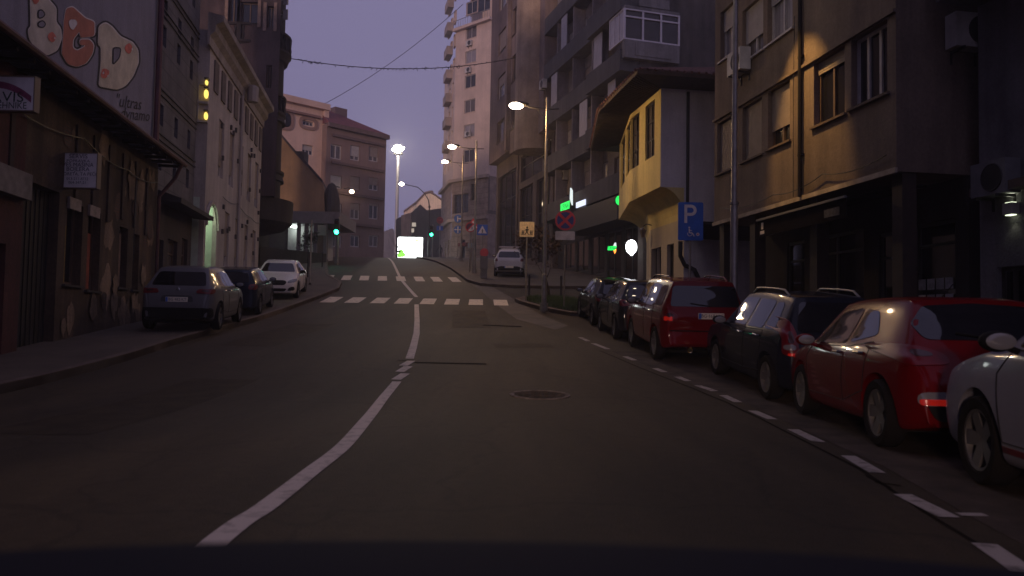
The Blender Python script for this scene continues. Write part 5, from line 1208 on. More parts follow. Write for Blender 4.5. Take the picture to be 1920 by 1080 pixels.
# ---- signs
BLUE = mat('sign_blue', (.02, .12, .50), rough=.45, var=.15); REDS = mat('sign_red', (.60, .045, .06), rough=.45, var=.12); WHS = mat('sign_paint_white', (.80, .74, .70), rough=.5, var=.12)
NAVY = mat('sign_navy', (.03, .04, .20), rough=.45); BACKM = mat('sign_back', (.25, .24, .23), rough=.5, metal=.3); BLK = mat('sign_black', (.012, .012, .012), rough=.6)
class Sign:
    def __init__(s, label, px, py, Y, group=None, lift=.13, pole_top=None, dx=0.0):
        c = at(px, py, Y); s.t = thing('road_sign', label, 'road sign', (c.x+dx, Y, gz(Y)+lift), 0, group)
        s.zc = c.z-gz(Y)-lift; s.dx = -dx; s.t.rotation_euler = (0, 0, 0)
        s.pole(pole_top or s.zc)
    def pole(s, h):
        a = MB(); a.tube([(0, .045, -.1), (0, .045, h)], .03, 8); a.build('pole', METAL, s.t, smooth=True, local=True)
    def layer(s, name, pts, m, k, dz=0.0, th=.004):
        a = MB(); a.extr([(p[0]+s.dx, -.004*k, s.zc+dz+p[1]) for p in pts], (0, th if k else .012, 0)); return a.build(name, m, s.t, local=True)
def circ(r, n=36, cx=0, cy=0): return [(cx+r*math.cos(2*math.pi*i/n), cy+r*math.sin(2*math.pi*i/n)) for i in range(n)]
def rrect(w, h, r=.04):
    o = []
    for cx, cy, a0 in ((w/2-r, h/2-r, 0), (-w/2+r, h/2-r, 90), (-w/2+r, -h/2+r, 180), (w/2-r, -h/2+r, 270)):
        o += [(cx+r*math.cos(R(a0+k*22.5)), cy+r*math.sin(R(a0+k*22.5))) for k in range(5)]
    return o
def bar(x0, y0, x1, y1, w):
    t = Vector((x1-x0, y1-y0)).normalized()*w/2; return [(x0-t.y, y0+t.x), (x0+t.y, y0-t.x), (x1+t.y, y1-t.x), (x1-t.y, y1+t.x)]
# no stopping
s = Sign('round red and blue no stopping sign with a blank white plate under it', 1060, 413, 29, pole_top=2.4); sh = s.zc
s.layer('sign_plate', circ(.385), REDS, 0); s.layer('blue_field', circ(.315), NAVY, 1)
for q in (45, -45): s.layer('red_bar', bar(-.315*math.cos(R(q)), -.315*math.sin(R(q)), .315*math.cos(R(q)), .315*math.sin(R(q)), .105), REDS, 2 if q > 0 else 3)
s.layer('lower_plate', rrect(.74, .33), mat('plate_grey_white', (.55, .52, .52), rough=.5, var=.2), 0, -.58)
# disabled parking
s = Sign('blue parking sign with a white P and a small wheelchair symbol', 1295, 415, 18.4, pole_top=2.7)
s.layer('sign_plate', rrect(.60, .92), BLUE, 0); s.layer('edge', rrect(.575, .895), BLUE, 1)
bold = MB()
for c in ([(-.155, -.04), (-.085, -.04), (-.085, .40), (-.155, .40)],): bold.extr([(p[0], -.010, s.zc+p[1]) for p in c], (0, .003, 0))
ring = [(.005+.135*math.cos(R(t)), .265+.135*math.sin(R(t))) for t in range(-90, 91, 15)]; rin = [(.005+.062*math.cos(R(t)), .265+.062*math.sin(R(t))) for t in range(-90, 91, 15)]
for k in range(len(ring)-1): bold.extr([(x, -.010, s.zc+z) for x, z in (ring[k], ring[k+1], rin[k+1], rin[k])], (0, .003, 0))
for z0, z1 in ((.13, .203), (.327, .40)): bold.extr([(x, -.010, s.zc+z) for x, z in ((-.09, z0), (.006, z0), (.006, z1), (-.09, z1))], (0, .003, 0))
bold.build('letter', WHS, s.t, local=True)
a = MB()
for k in range(16):
    t0, t1 = R(150+k*16), R(150+(k+1)*16); a.extr([(-.02+r_*math.cos(t), -.012, s.zc-.30+r_*math.sin(t)) for r_, t in ((.06, t0), (.06, t1), (.045, t1), (.045, t0))], (0, .003, 0))
for q in (bar(-.035, -.18, -.03, -.28, .03), bar(-.03, -.28, .04, -.28, .025), bar(.04, -.28, .085, -.36, .025), bar(-.035, -.22, .03, -.225, .018), circ(.022, 12, -.035, -.15)): a.extr([(p[0], -.012, s.zc+p[1]) for p in q], (0, .003, 0))
a.build('wheelchair_symbol', WHS, s.t, local=True)
s.layer('round_mark', circ(.04, 18, .17, -.31), WHS, 3); s.layer('mark_centre', circ(.018, 12, .17, -.31), REDS, 4)
# school crossing sign on a thin pole
s = Sign('weathered square yellow white sign with black walking figures beside the zebra crossing', 988, 430, 31.8)
s.layer('sign_plate', rrect(.62, .64), BACKM, 0); s.layer('sign_face', rrect(.60, .62), mat('sign_cream', (.75, .58, .33), rough=.5, var=.25, scale=6), 1)
a = MB()
for q in (bar(.0, .03, .0, -.1, .07), bar(0, -.1, -.08, -.22, .035), bar(0, -.1, .07, -.22, .035), bar(0, .02, -.09, -.05, .028), bar(0, .02, .09, -.03, .028), circ(.04, 14, .01, .08)): a.extr([(p[0], -.009, s.zc+p[1]) for p in q], (0, .003, 0))
for x in (-.19, -.13, .15, .21): 
    for q in (bar(x, -.1, x, -.16, .045), bar(x, -.16, x-.03, -.24, .02), bar(x, -.16, x+.03, -.24, .02), circ(.024, 10, x, -.07)): a.extr([(p[0], -.009, s.zc+p[1]) for p in q], (0, .003, 0))
a.build('walking_figures', BLK, s.t, local=True)
# pedestrian crossing
def person_pict(s, k, sc=1.0, dy=0.0, m=None):
    a = MB()
    for q in (bar(0, .06, 0, -.05, .05), bar(0, -.05, -.05, -.14, .026), bar(0, -.05, .05, -.14, .026), bar(0, .05, -.06, 0, .02), bar(0, .05, .06, .01, .02), circ(.028, 12, 0, .10)): a.extr([(p[0]*sc+s.dx, -.004*k, s.zc+dy+p[1]*sc) for p in q], (0, .003, 0))
    a.build('figure', m or BLK, s.t, local=True)
s = Sign('blue square pedestrian crossing sign with a white triangle and walking figure', 904.5, 431, 43.5)
s.layer('sign_plate', rrect(.60, .60), BLUE, 0); s.layer('white_triangle', [(-.25, -.2), (.25, -.2), (0, .25)], WHS, 1); person_pict(s, 2, .9, -.07)
s = Sign('round red rimmed no parking sign overlapping a white triangle behind it', 882, 426, 47.5)
s.layer('sign_plate', circ(.31), REDS, 0); s.layer('field', circ(.25), mat('sign_maroon', (.08, .02, .05), rough=.5), 1)
s.layer('white_half', [(.25*math.cos(R(t)), .25*math.sin(R(t))) for t in range(-130, 51, 15)], WHS, 2); s.layer('red_bar', bar(-.19, -.2, .19, .2, .07), REDS, 3); s.layer('dark_bar', bar(.1, -.13, .1, .03, .05), NAVY, 4)
s = Sign('red rimmed white triangular warning sign just above the no parking sign', 887, 421, 48.6)
s.layer('sign_plate', [(-.42, -.3), (.42, -.3), (0, .42)], REDS, 0); s.layer('white_field', [(-.28, -.22), (.28, -.22), (0, .26)], WHS, 1); s.layer('dark_bar', bar(0.05, -.16, .05, .06, .05), BLK, 2)
s = Sign('pair of round blue arrow signs, one pointing right and one with crossed arrows', 859, 410, 68); z0 = s.zc
for dz, arr in ((.0, 'r'), (-.72*1.35, 'c')):
    s.layer('round_plate', circ(.36), BLUE, 0, dz)
    for q in ((bar(-.04, -.24, -.04, .2, .08), bar(-.04, .0, .16, .0, .07), [(.14, -.1), (.28, 0), (.14, .1)]) if arr == 'r' else (bar(0, -.3, 0, .28, .09), bar(-.25, 0, .25, 0, .05), [(-.2, -.09), (-.31, 0), (-.2, .09)], [(.2, -.09), (.31, 0), (.2, .09)])):
        s.layer('white_arrow', q, WHS, 1 if len(q) == 4 and abs(q[0][0]-q[1][0]) < .2 else 2, dz)
s = Sign('far round red no turn sign above a small blue plate near the green light', 825, 413, 84)
s.layer('sign_plate', circ(.36), REDS, 0); s.layer('white_bar', bar(-.2, .03, .2, .03, .09), WHS, 1); s.layer('ring', [(.3*math.cos(R(t)), .3*math.sin(R(t))) for t in range(0, 360, 15)], mat('sign_dull_red', (.30, .05, .06), rough=.5), 1); s.layer('bar', bar(-.2, .02, .18, .02, .12), REDS, 2)
s.layer('lower_plate', rrect(.7, .5), BLUE, 0, -.87); s.layer('white_bar', bar(0, -.2, 0, .2, .1), WHS, 1, -.87)
s = Sign('small pale blue plate on a thin post between the arrow signs and the red meter', 883, 460, 50)
s.layer('sign_plate', rrect(.42, .32), mat('plate_pale_blue', (.2, .24, .32), rough=.5), 0)
# parking meter cabinet with a red disc
Y = 42.6; x = at(907, 520, Y).x; t = thing('parking_meter', 'slim grey parking ticket machine with a dark red round top', 'parking meter', (x, Y, gz(Y)+.13))
a = MB(); a.extr([(-.18, -.12, 0), (.18, -.12, 0), (.18, .12, 0), (-.18, .12, 0)], (0, 0, .5)); a.extr([(-.21, -.15, .5), (.21, -.15, .5), (.21, .15, .5), (-.21, .15, .5)], (0, 0, .72)); a.build('cabinet', mat('meter_grey', (.12, .115, .12), rough=.5, metal=.3, var=.2), t, local=True)
a = MB(); M = Matrix.Translation((0, .0, 1.42)) @ Matrix.Rotation(R(90), 4, 'X'); a.lathe([(.001, .06), (.21, .06), (.24, .03), (.24, -.03), (.21, -.06), (.001, -.06)], 24, M); a.build('red_disc', REDS, t, local=True)
# traffic lights
def traffic_light(label, px, py, Y, py_b):
    c = at(px, py, Y); g = gz(Y)+.1; t = thing('traffic_light', label, 'traffic light', (c.x, Y, g), 0, 'traffic lights')
    z = c.z-g; a = MB(); a.tube([(.12, .1, -.2), (.12, .1, z+1.1)], .06, 8); a.build('pole', METAL, t, local=True)
    a = MB(); a.box(-.17, -.02, z-.24, .17, .2, z+.95); a.build('housing', DARKM, t, local=True)
    for k, (m, nm) in enumerate(((emat('signal_green', (.02, 1, .45), 30), 'green_lens'), (mat('lens_dark_amber', (.06, .04, .01), rough=.2), 'amber_lens'), (mat('lens_dark_red', (.06, .01, .01), rough=.2), 'red_lens'))):
        a = MB(); M = Matrix.Translation((0, -.03, z+k*.34)) @ Matrix.Rotation(R(90), 4, 'X'); a.lathe([(.001, .05), (.11, .03), (.145, 0)], 18, M); a.build(nm, m, t, smooth=True, local=True)
        a = MB()
        for j in range(10):
            t0, t1 = R(10+j*16), R(10+(j+1)*16); p = lambda t_, y, r_: Vector((r_*math.cos(t_), y, z+k*.34+r_*math.sin(t_)))
            a.quad(p(t0, -.03, .155), p(t1, -.03, .155), p(t1, -.25, .165), p(t0, -.25, .165))
        a.build('hood', DARKM, t, local=True)
    lamp('POINT', Vector((c.x, Y-.35, c.z)), (.02, 1, .45), 7, t, .1)
traffic_light('traffic light showing green in front of the brown building', 631, 435, 55, 478)
traffic_light('traffic light showing green beside the lit billboard', 809, 440, 82, 483)
# billboard
Y = 92; A, B = at(745, 483, Y), at(793, 445, Y); w, h = B.x-A.x, B.z-A.z
t = thing('billboard', 'bright white lit billboard with green shapes in its lower left corner', 'billboard', ((A.x+B.x)/2, Y, gz(Y)))
z0 = A.z-gz(Y); a = MB()
for b_ in ((-w/2-.1, 0, z0-.1, w/2+.1, .25, z0), (-w/2-.1, 0, z0+h, w/2+.1, .25, z0+h+.1), (-w/2-.1, 0, z0, -w/2, .25, z0+h), (w/2, 0, z0, w/2+.1, .25, z0+h)): a.box(*b_)
for x in (-w*.3, w*.3): a.box(x-.08, .05, -.3, x+.08, .2, z0-.1)
a.build('frame', DARKM, t, local=True)
a = MB(); a.extr([(x, .06, z0+h/2+z) for x, z in rrect(w, h, .12)], (0, .1, 0)); a.build('lit_panel', emat('billboard_white', (.93, 1, .97), 5), t, local=True)
a = MB()
for cx, cz, rx, rz_ in ((.25, .3, .40, .26), (.6, .36, .36, .28), (.4, .7, .32, .28)):
    a.extr([(max(-w/2+.01, -w/2+cx+rx*math.cos(k*.4)), .05, z0+max(.02, cz+rz_*math.sin(k*.4))) for k in range(16)], (0, .006, 0))
a.build('green_print', emat('billboard_green', (.35, .9, .12), 1.3), t, local=True)
a = MB(); a.box(w*.18, .05, z0+h*.78, w*.32, .056, z0+h*.87); a.build('green_logo', emat('billboard_lime', (.45, .9, .2), 2), t, local=True)
a = MB(); a.box(-w/2, .042, z0+h*.48, -w/2+.45, .048, z0+h*.55); a.box(-w/2, .042, z0+h*.26, -w/2+.35, .048, z0+h*.34); a.build('dark_print', mat('billboard_dark', (.01, .04, .01), rough=.6), t, local=True)
lamp('AREA', Vector(((A.x+B.x)/2, Y-.15, A.z+h/2)), (.93, 1, .97), 60, t, .1, aim=(0, -1, -.1));
for l in bpy.data.lights:
    if l.type == 'AREA': l.size = 2.2
# bollards
a = None
for i, (px, py, Y, txt) in enumerate(((992, 552, 33.3, 'thin dark bollard at the corner of the island below the yellow sign'), (1052, 552, 33.0, 'thin dark bollard by the foot of the no stopping sign'), (604, 503, 50, 'dark bollard on the pavement below the left traffic light'), (577, 500, 54, 'dark bollard in front of the lit corner shop'), (577, 520, 41.5, 'dark post beside the parked white car'))):
    p = at(px, py, Y); 
    if i == 0:
        b_ = thing('bollard', txt, 'bollard', (p.x, Y, gz(Y)+.13), 0, 'pavement bollards')
        a = MB(); a.tube([(0, 0, -.1), (0, 0, .82), (0, 0, .84), (0, 0, .9)], [.045, .045, .055, .05], 8); post = a.build('post', DARKM, b_, local=True)
        a = MB(); a.ell((0, 0, .93), .055, .055, .045); knob = a.build('knob', DARKM, b_, local=True)
    else:
        c = b_.copy(); COL.objects.link(c); c.location = (p.x, Y, gz(Y)+.13); c['label'] = txt
        for k in (post, knob): d_ = k.copy(); d_.parent = c; COL.objects.link(d_)
# wires
def cable(label, P, sag, r, n=24, garland=False):
    A, B = P; t = tag(None, None) if False else None
    pts = [A+(B-A)*k/n-Vector((0, 0, sag*4*(k/n)*(1-k/n))) for k in range(n+1)]
    a = MB(); a.tube(pts, r, 5)
    if garland:
        rr = random.Random(2)
        for k in range(140):
            f = rr.random(); p = A+(B-A)*f-Vector((0, 0, sag*4*f*(1-f))); a.tube([p, p+Vector((rr.uniform(-.16, .16), rr.uniform(-.1, .1), rr.uniform(-.16, .10)))], .02, 4)
    o = a.build('overhead_wire', DARKM); tag(o, label, 'wire')
cable('ragged garland wire slung across the street between the rounded building and the pale tower', (at(524, 106, 47), at(1010, 98, 57)), 1.0, .028, 40, True)
cable('thin slanting wire rising from the brown building to the tall buildings', (at(606, 196, 84), at(868, 8, 90)), .8, .03)
# trees
def tree(name, label, base, H, spread, leaves, lm, tm, seed, leaf=.09, bare=False, r0=.07, cz=.55, group=None):
    rr = random.Random(seed); t = thing(name, label, 'tree', base, 0, group); a = MB(); tips = []
    def grow(p, d, L, r, lv):
        q = p; pts = [p]; rs = [r]
        for k in range(3):
            d = (d+Vector((rr.uniform(-.22, .22), rr.uniform(-.22, .22), rr.uniform(-.05, .16)))).normalized(); q = q+d*L/3; pts.append(q); rs.append(r*(1-.2*(k+1)))
        a.tube(pts, rs, 6 if lv < 2 else 4)
        if lv >= (4 if bare else 3): tips.append(q); return
        for k in range(3 if lv else 4):
            e = (d*.8+Vector((rr.uniform(-1, 1), rr.uniform(-1, 1), rr.uniform(-.1, .7)))*spread).normalized(); grow(pts[rr.choice((2, 3))], e, L*rr.uniform(.55, .75), rs[-1]*.7, lv+1)
        if lv: tips.append(q)
    grow(Vector((0, 0, -.1)), Vector((0, 0, 1)), H*.42, r0, 0); a.build('trunk', tm, t, local=True)
    if leaves:
        b = MB()
        for k in range(leaves):
            c = rr.choice(tips)+Vector((rr.gauss(0, .2), rr.gauss(0, .2), rr.gauss(0, .2)))*H*.22
            u = Vector((rr.uniform(-1, 1), rr.uniform(-1, 1), rr.uniform(-1, 1))).normalized(); v = u.cross(Vector((rr.uniform(-1, 1), rr.uniform(-1, 1), rr.uniform(-1, 1)))).normalized()
            s_ = leaf*rr.uniform(.6, 1.4); b.add([c-u*s_, c+v*s_*.55, c+u*s_, c-v*s_*.55], [(0, 1, 2, 3)])
        b.build('crown', lm, t, local=True)
    return t
BARK = mat('bark', (.06, .045, .035), rough=.95, var=.4, scale=6); DRY = mat('dry_leaves', (.06, .034, .02), rough=.8, var=.5, scale=2); DKL = mat('dark_leaves', (.035, .05, .03), rough=.8, var=.5, scale=2)
Y = 33.0; tree('street_tree', 'small tree with sparse brown leaves behind the lamp pole on the island', (at(1030, 560, Y).x, Y, gz(Y)+.14), 3.3, .7, 700, DRY, BARK, 4, .07, r0=.075)
Y = 50; tree('young_tree', 'small dark leafed tree before the lit white shop front', (at(581, 490, Y).x, Y, gz(Y)+.1), 2.6, .8, 500, DKL, BARK, 8, .07, r0=.04)
for i, (px, Y, H, txt) in enumerate(((727, 135, 9, 'hazy bare tree in the gap beside the brown building'), (750, 128, 10, 'bare spreading tree behind the floodlight mast'), (768, 126, 8, 'lower bare tree between the mast and the dark house'))):
    tree('bare_tree', txt, (at(px, 480, Y).x, Y, gz(Y)), H, .95, 0, None, mat('far_bark', (.10, .085, .085), rough=.95), 20+i, bare=True, r0=.2, group='bare trees at the end of the street')
# flower pot on the wall bracket by the tower
# pedestrian
Y = 90; p = at(825, 483, Y)
t = thing('person', 'person in dark clothes walking away on the right pavement near the billboard', 'person', (p.x, Y, gz(Y)+.13), R(8))
J = {'pel': (0, 0, .95), 'wa': (0, .02, 1.12), 'ch': (0, .05, 1.35), 'nk': (0, .07, 1.50), 'hb': (0, .09, 1.58), 'ht': (0, .10, 1.75),
     'ls': (-.19, .06, 1.42), 'le': (-.33, -.0, 1.17), 'lw': (-.42, .10, .95), 'lh': (-.45, .14, .86), 'rs': (.19, .06, 1.42), 're': (.26, -.06, 1.15), 'rw': (.24, .10, .95), 'rh': (.23, .15, .87),
     'lp': (-.1, 0, .92), 'lk': (-.11, .16, .52), 'la': (-.10, .10, .09), 'lt': (-.10, .26, .05), 'rp': (.1, 0, .92), 'rk': (.11, -.04, .50), 'ra': (.11, -.30, .14), 'rt': (.11, -.20, .03)}
E = [('pel', 'wa'), ('wa', 'ch'), ('ch', 'nk'), ('nk', 'hb'), ('hb', 'ht'), ('ch', 'ls'), ('ls', 'le'), ('le', 'lw'), ('lw', 'lh'), ('ch', 'rs'), ('rs', 're'), ('re', 'rw'), ('rw', 'rh'), ('pel', 'lp'), ('lp', 'lk'), ('lk', 'la'), ('la', 'lt'), ('pel', 'rp'), ('rp', 'rk'), ('rk', 'ra'), ('ra', 'rt')]
RAD = {'pel': .16, 'wa': .15, 'ch': .17, 'nk': .065, 'hb': .09, 'ht': .085, 'ls': .085, 'le': .06, 'lw': .045, 'lh': .04, 'rs': .085, 're': .06, 'rw': .045, 'rh': .04, 'lp': .11, 'lk': .075, 'la': .05, 'lt': .04, 'rp': .11, 'rk': .075, 'ra': .05, 'rt': .04}
ks_ = list(J); me = bpy.data.meshes.new('body'); me.from_pydata([J[k] for k in ks_], [(ks_.index(a_), ks_.index(b_)) for a_, b_ in E], [])
o = bpy.data.objects.new('body', me); COL.objects.link(o); sk = o.modifiers.new('skin', 'SKIN'); me_ = o.data
for i, k in enumerate(ks_): me_.skin_vertices[0].data[i].radius = (RAD[k], RAD[k]*.8); me_.skin_vertices[0].data[i].use_root = (k == 'pel')
ss = o.modifiers.new('sub', 'SUBSURF'); ss.levels = 2
dg = bpy.context.evaluated_depsgraph_get(); dg.update(); m2 = bpy.data.meshes.new_from_object(o.evaluated_get(dg)); bpy.data.objects.remove(o)
m2.materials.clear(); m2.shade_smooth(); link_mesh('body', m2, mat('dark_clothes', (.02, .018, .02), rough=.9, var=.3), t)
a = MB(); a.ell((0, .085, 1.69), .095, .105, .12); a.build('hair', mat('dark_hair', (.02, .015, .012), rough=.8), t, smooth=True, local=True)

p = at(581, 541, 37.2); t = thing('street_pole', 'thin bare grey pole on the kerb beside the white saloon', 'pole', (p.x, 37.2, gz(37.2)+.13)); H = at(581, 412, 37.2).z-gz(37.2)-.13
a = MB(); a.tube([(0, 0, -.1), (0, 0, H)], .035, 8); a.build('post', METAL, t, local=True)
a = MB(); a.lathe([(.07, 0), (.07, .05), (.04, .09)], 10); a.build('foot_plate', DARKM, t, local=True)
# ================================================================== CARS
CARGLASS = mat('car_glass', (.006, .006, .008), rough=.03, spec=.8)
TYRE = mat('tyre_rubber', (.012, .011, .011), rough=.9, spec=.08); RIMM = mat('rim_alloy', (.105, .10, .10), rough=.5, metal=.25); UNDER = mat('car_plastic', (.009, .009, .009), rough=.7, spec=.12)
TAIL = mat('taillight_red', (.13, .003, .007), rough=.3, coat=.25, spec=.3); TAILB = mat('painted_red_glint', (.25, .01, .008), rough=.2, emit=(1, .03, .014), estr=.16); CHROME = mat('chrome', (.4, .4, .4), rough=.2, metal=1)  # reflector glimmer painted in as weak red emission, no lamp behind it
LAMPC = mat('headlamp_glass', (.18, .18, .19), rough=.08, coat=.6); LAMPD = mat('dull_lens', (.05, .022, .024), rough=.2, coat=.3); PLATE = mat('plate_white', (.80, .72, .58), rough=.5, var=.1); PLINK = mat('plate_ink', (.03, .03, .03), rough=.6); SEAM = mat('panel_gap', (.006, .006, .006), rough=.8)
def paint(name, col, rough=.24, metal=.0): return mat(name, col, rough=rough, metal=metal, coat=.32, spec=.04, var=.06, scale=1.5)
def interp(P, x):
    if x <= P[0][0]: return P[0][1]
    for (a, b), (c, d) in zip(P, P[1:]):
        if x <= c: return b+(d-b)*(x-a)/max(1e-6, c-a)
    return P[-1][1]
def catmull(P, n):
    out = []
    for i in range(len(P)-1):
        p0, p1, p2, p3 = P[max(i-1, 0)], P[i], P[i+1], P[min(i+2, len(P)-1)]
        for k in range(n):
            t = k/n; out.append(tuple(.5*((2*b)+(-a+c)*t+(2*a-5*b+4*c-d)*t*t+(-a+3*b-3*c+d)*t**3) for a, b, c, d in zip(p0, p1, p2, p3)))
    out.append(tuple(P[-1])); return out
class Car:
    def __init__(s, name, label, paintm, L, Wd, prof, belt, wheels, wr, zb=.2, tumble=.45, yaw=0, loc=(0, 0), pitch=0, plan=.10, group='cars parked along the street', lift=0.0, belt_rise=.05):
        """local frame: +x forward, origin at rear axle ground point; prof = centre-line (x from rear bumper, z)"""
        s.L, s.W, s.belt, s.wr = L, Wd, belt, wr; s.ra, s.fa = wheels; s.pm = paintm
        X, Y = loc; yaw_ = R(90)+yaw
        g0, g1 = gz(Y)+lift, gz(Y+(s.fa-s.ra)*math.cos(yaw))+lift
        pit = -math.atan2(g1-g0, s.fa-s.ra) if abs(yaw) < 1.5 else 0
        if abs(yaw) > 1.5:
            g1 = gz(Y-(s.fa-s.ra))+lift; pit = -math.atan2(g1-g0, s.fa-s.ra)
        s.t = thing(name, label, 'car', (X, Y, g0), 0, group); s.t.rotation_euler = (0, pit, yaw_)
        # --- loft
        pr = catmull(prof, 10)
        xs = []; last = -1
        for p in pr:
            if p[0] > last+1e-4: xs.append(p); last = p[0]
        s.prof = xs
        zb_end = lambda x: zb+.10*max(0, 1-x/.5)**2+.08*max(0, 1-(L-x)/.5)**2
        def half(x):
            e = abs(2*x/L-1); w = Wd/2*(1-plan*e**3.2)
            d = min(x, L-x); return w-.13*max(0, 1-d/.35)**2.2
        s.half = half
        NV = 30; rings = []
        for x, zt in xs:
            w = half(x); z0 = zb_end(x); b = belt-belt_rise*(x/L-.5)*2
            zS = min(b, zt-.06); zS = max(zS, z0+.03); hg = max(0, zt-.06-zS)
            H = [(0, z0), (w*.78, z0), (w*.93, z0+.03), (w*.975, z0+.2*(zS-z0)), (w, z0+.5*(zS-z0)), (w*.992, z0+.78*(zS-z0)), (w*.955, zS),
                 (w*.925-tumble*.5*hg, zS+.5*(zt-.05-zS)), (w*.90-tumble*hg, zt-.055), (w*.83-tumble*hg, zt-.016), (w*.5-tumble*.5*hg, zt-.002), (0, zt)]
            h = catmull(H, 4); rings.append((x, h))
        n = len(rings[0][1]); vs = []; fs = []
        for x, h in rings:
            full = [(x-s.ra, y, z) for y, z in h]+[(x-s.ra, -y, z) for y, z in reversed(h[1:-1])]
            vs += full
        m = 2*n-2
        for i in range(len(rings)-1):
            for j in range(m): fs.append((i*m+j, i*m+(j+1) % m, (i+1)*m+(j+1) % m, (i+1)*m+j))
        fs.append(tuple(range(m))); fs.append(tuple(range((len(rings)-1)*m, len(rings)*m))[::-1])
        s.bvh = BVHTree.FromPolygons([Vector(v) for v in vs], fs)
        bm = bmesh.new(); bv = [bm.verts.new(v) for v in vs]
        for f in fs:
            try: bm.faces.new([bv[i] for i in f])
            except ValueError: pass
        bmesh.ops.recalc_face_normals(bm, faces=bm.faces[:])
        me = bpy.data.meshes.new('body'); bm.to_mesh(me); bm.free()
        # wheel arches
        cm = MB()
        for ax in (0, s.fa-s.ra):
            for sd in (-1, 1):
                M = Matrix.Translation((ax, sd*(Wd/2+.05), wr+.01)) @ Matrix.Rotation(R(90), 4, 'X'); cm.lathe([(wr+.055, -.36), (wr+.055, .36)], 36, M)
        cme = bpy.data.meshes.new('cut'); cme.from_pydata([tuple(v) for v in cm.v], [], cm.f)
        co_ = bpy.data.objects.new('cut', cme); COL.objects.link(co_); bo = bpy.data.objects.new('body', me); COL.objects.link(bo)
        md = bo.modifiers.new('b', 'BOOLEAN'); md.object = co_; md.operation = 'DIFFERENCE'; md.solver = 'EXACT'
        dg = bpy.context.evaluated_depsgraph_get(); dg.update(); m2 = bpy.data.meshes.new_from_object(bo.evaluated_get(dg))
        bpy.data.objects.remove(bo); bpy.data.objects.remove(co_)
        m2.materials.clear(); m2.shade_smooth(); m2.set_sharp_from_angle(angle=R(42)); s.body = link_mesh('body', m2, paintm, s.t)
        for k, ax in enumerate((0, s.fa-s.ra)):
            for sd in (-1, 1): s.wheel(ax, sd)
        a = MB(); a.box(-.15, -Wd*.36, .17, s.fa-s.ra+.1, Wd*.36, zb+.12); a.build('underbody', UNDER, s.t, local=True)
    def wheel(s, ax, sd):
        wr = s.wr; M = Matrix.Translation((ax, sd*(s.W/2-.115), wr)) @ Matrix.Rotation(R(-90*sd), 4, 'X')
        a = MB(); rr_ = wr*.70; a.lathe([(rr_, -.1), (wr*.93, -.1), (wr, -.07), (wr, .07), (wr*.93, .1), (rr_+.01, .095), (rr_, .08)], 32, M, cap=False); w = a.build('wheel', TYRE, s.t, smooth=True, local=True, ang=50)
        a = MB(); a.lathe([(.001, .05), (.06, .055), (.075, .03), (.07, .0)], 16, M, cap=False); a.lathe([(rr_*.88, .03), (rr_*.92, .082), (rr_, .085), (rr_, -.05)], 28, M, cap=False)
        for k in range(5):
            t = 2*math.pi*k/5; c, q = math.cos(t), math.sin(t)
            def P(r_, w_, z_): return M @ Vector((c*r_-q*w_, q*r_+c*w_, z_))
            a.add([P(.04, -.05, .055), P(.04, .05, .055), P(rr_*.95, .06, .078), P(rr_*.95, -.06, .078), P(.04, -.05, .02), P(.04, .05, .02), P(rr_*.95, .06, .02), P(rr_*.95, -.06, .02)], [(0, 1, 2, 3), (0, 4, 5, 1), (1, 5, 6, 2), (2, 6, 7, 3), (3, 7, 4, 0)])
        a.build('rim', RIMM, w, smooth=True, local=True, ang=30)
        a = MB(); a.lathe([(.001, .028), (rr_*.86, .022)], 20, M); a.build('brake_disc', UNDER, w, local=True)
    def patch(s, name, poly, dirn, m, off=.006, rings=7, rnd=2, parent=None, rim=True):
        if rnd: poly = [(p.x, p.y) for p in round_poly(poly, .07 if rnd == 2 else .02)]
        P = []
        for i in range(len(poly)):
            a_, b_ = Vector(poly[i]), Vector(poly[(i+1) % len(poly)]); k = max(1, int((b_-a_).length/.07)); P += [a_+(b_-a_)*j/k for j in range(k)]
        c = sum(P, Vector((0, 0)))/len(P); N = len(P); vs = []; fs = []
        levels = ([(1.0, -.006)] if rim else [])+[(1.0 if not rim else .985, off)]+[(1-(k+1)/rings, off) for k in range(rings-1)]
        ra = s.ra
        def hit(p):
            if dirn in ('L', 'R'):
                sg = 1 if dirn == 'L' else -1; o, d = Vector((p.x-ra, sg*3, p.y)), Vector((0, -sg, 0))
            elif dirn == 'rear': o, d = Vector((-3-ra, p.x, p.y)), Vector((1, 0, 0))
            elif dirn == 'front': o, d = Vector((s.L+3-ra, p.x, p.y)), Vector((-1, 0, 0))
            else: o, d = Vector((p.x-ra, p.y, 4)), Vector((0, 0, -1))
            h, nn, _, _ = s.bvh.ray_cast(o, d)
            if h is None: h, nn, _, _ = s.bvh.find_nearest(o+d*(3 if dirn != 'top' else 3))
            if nn.dot(d) > 0: nn = -nn
            return h, nn
        for f, of in levels:
            for p in P:
                h, nn = hit(c+(p-c)*f); vs.append(h+nn*of)
        h, nn = hit(c); vs.append(h+nn*off)
        nl = len(levels)
        for l in range(nl-1):
            for i in range(N): fs.append((l*N+i, l*N+(i+1) % N, (l+1)*N+(i+1) % N, (l+1)*N+i))
        for i in range(N): fs.append(((nl-1)*N+i, (nl-1)*N+(i+1) % N, nl*N))
        a = MB(); a.add(vs, fs); return a.build(name, m, parent or s.t, smooth=True, local=True, ang=50)
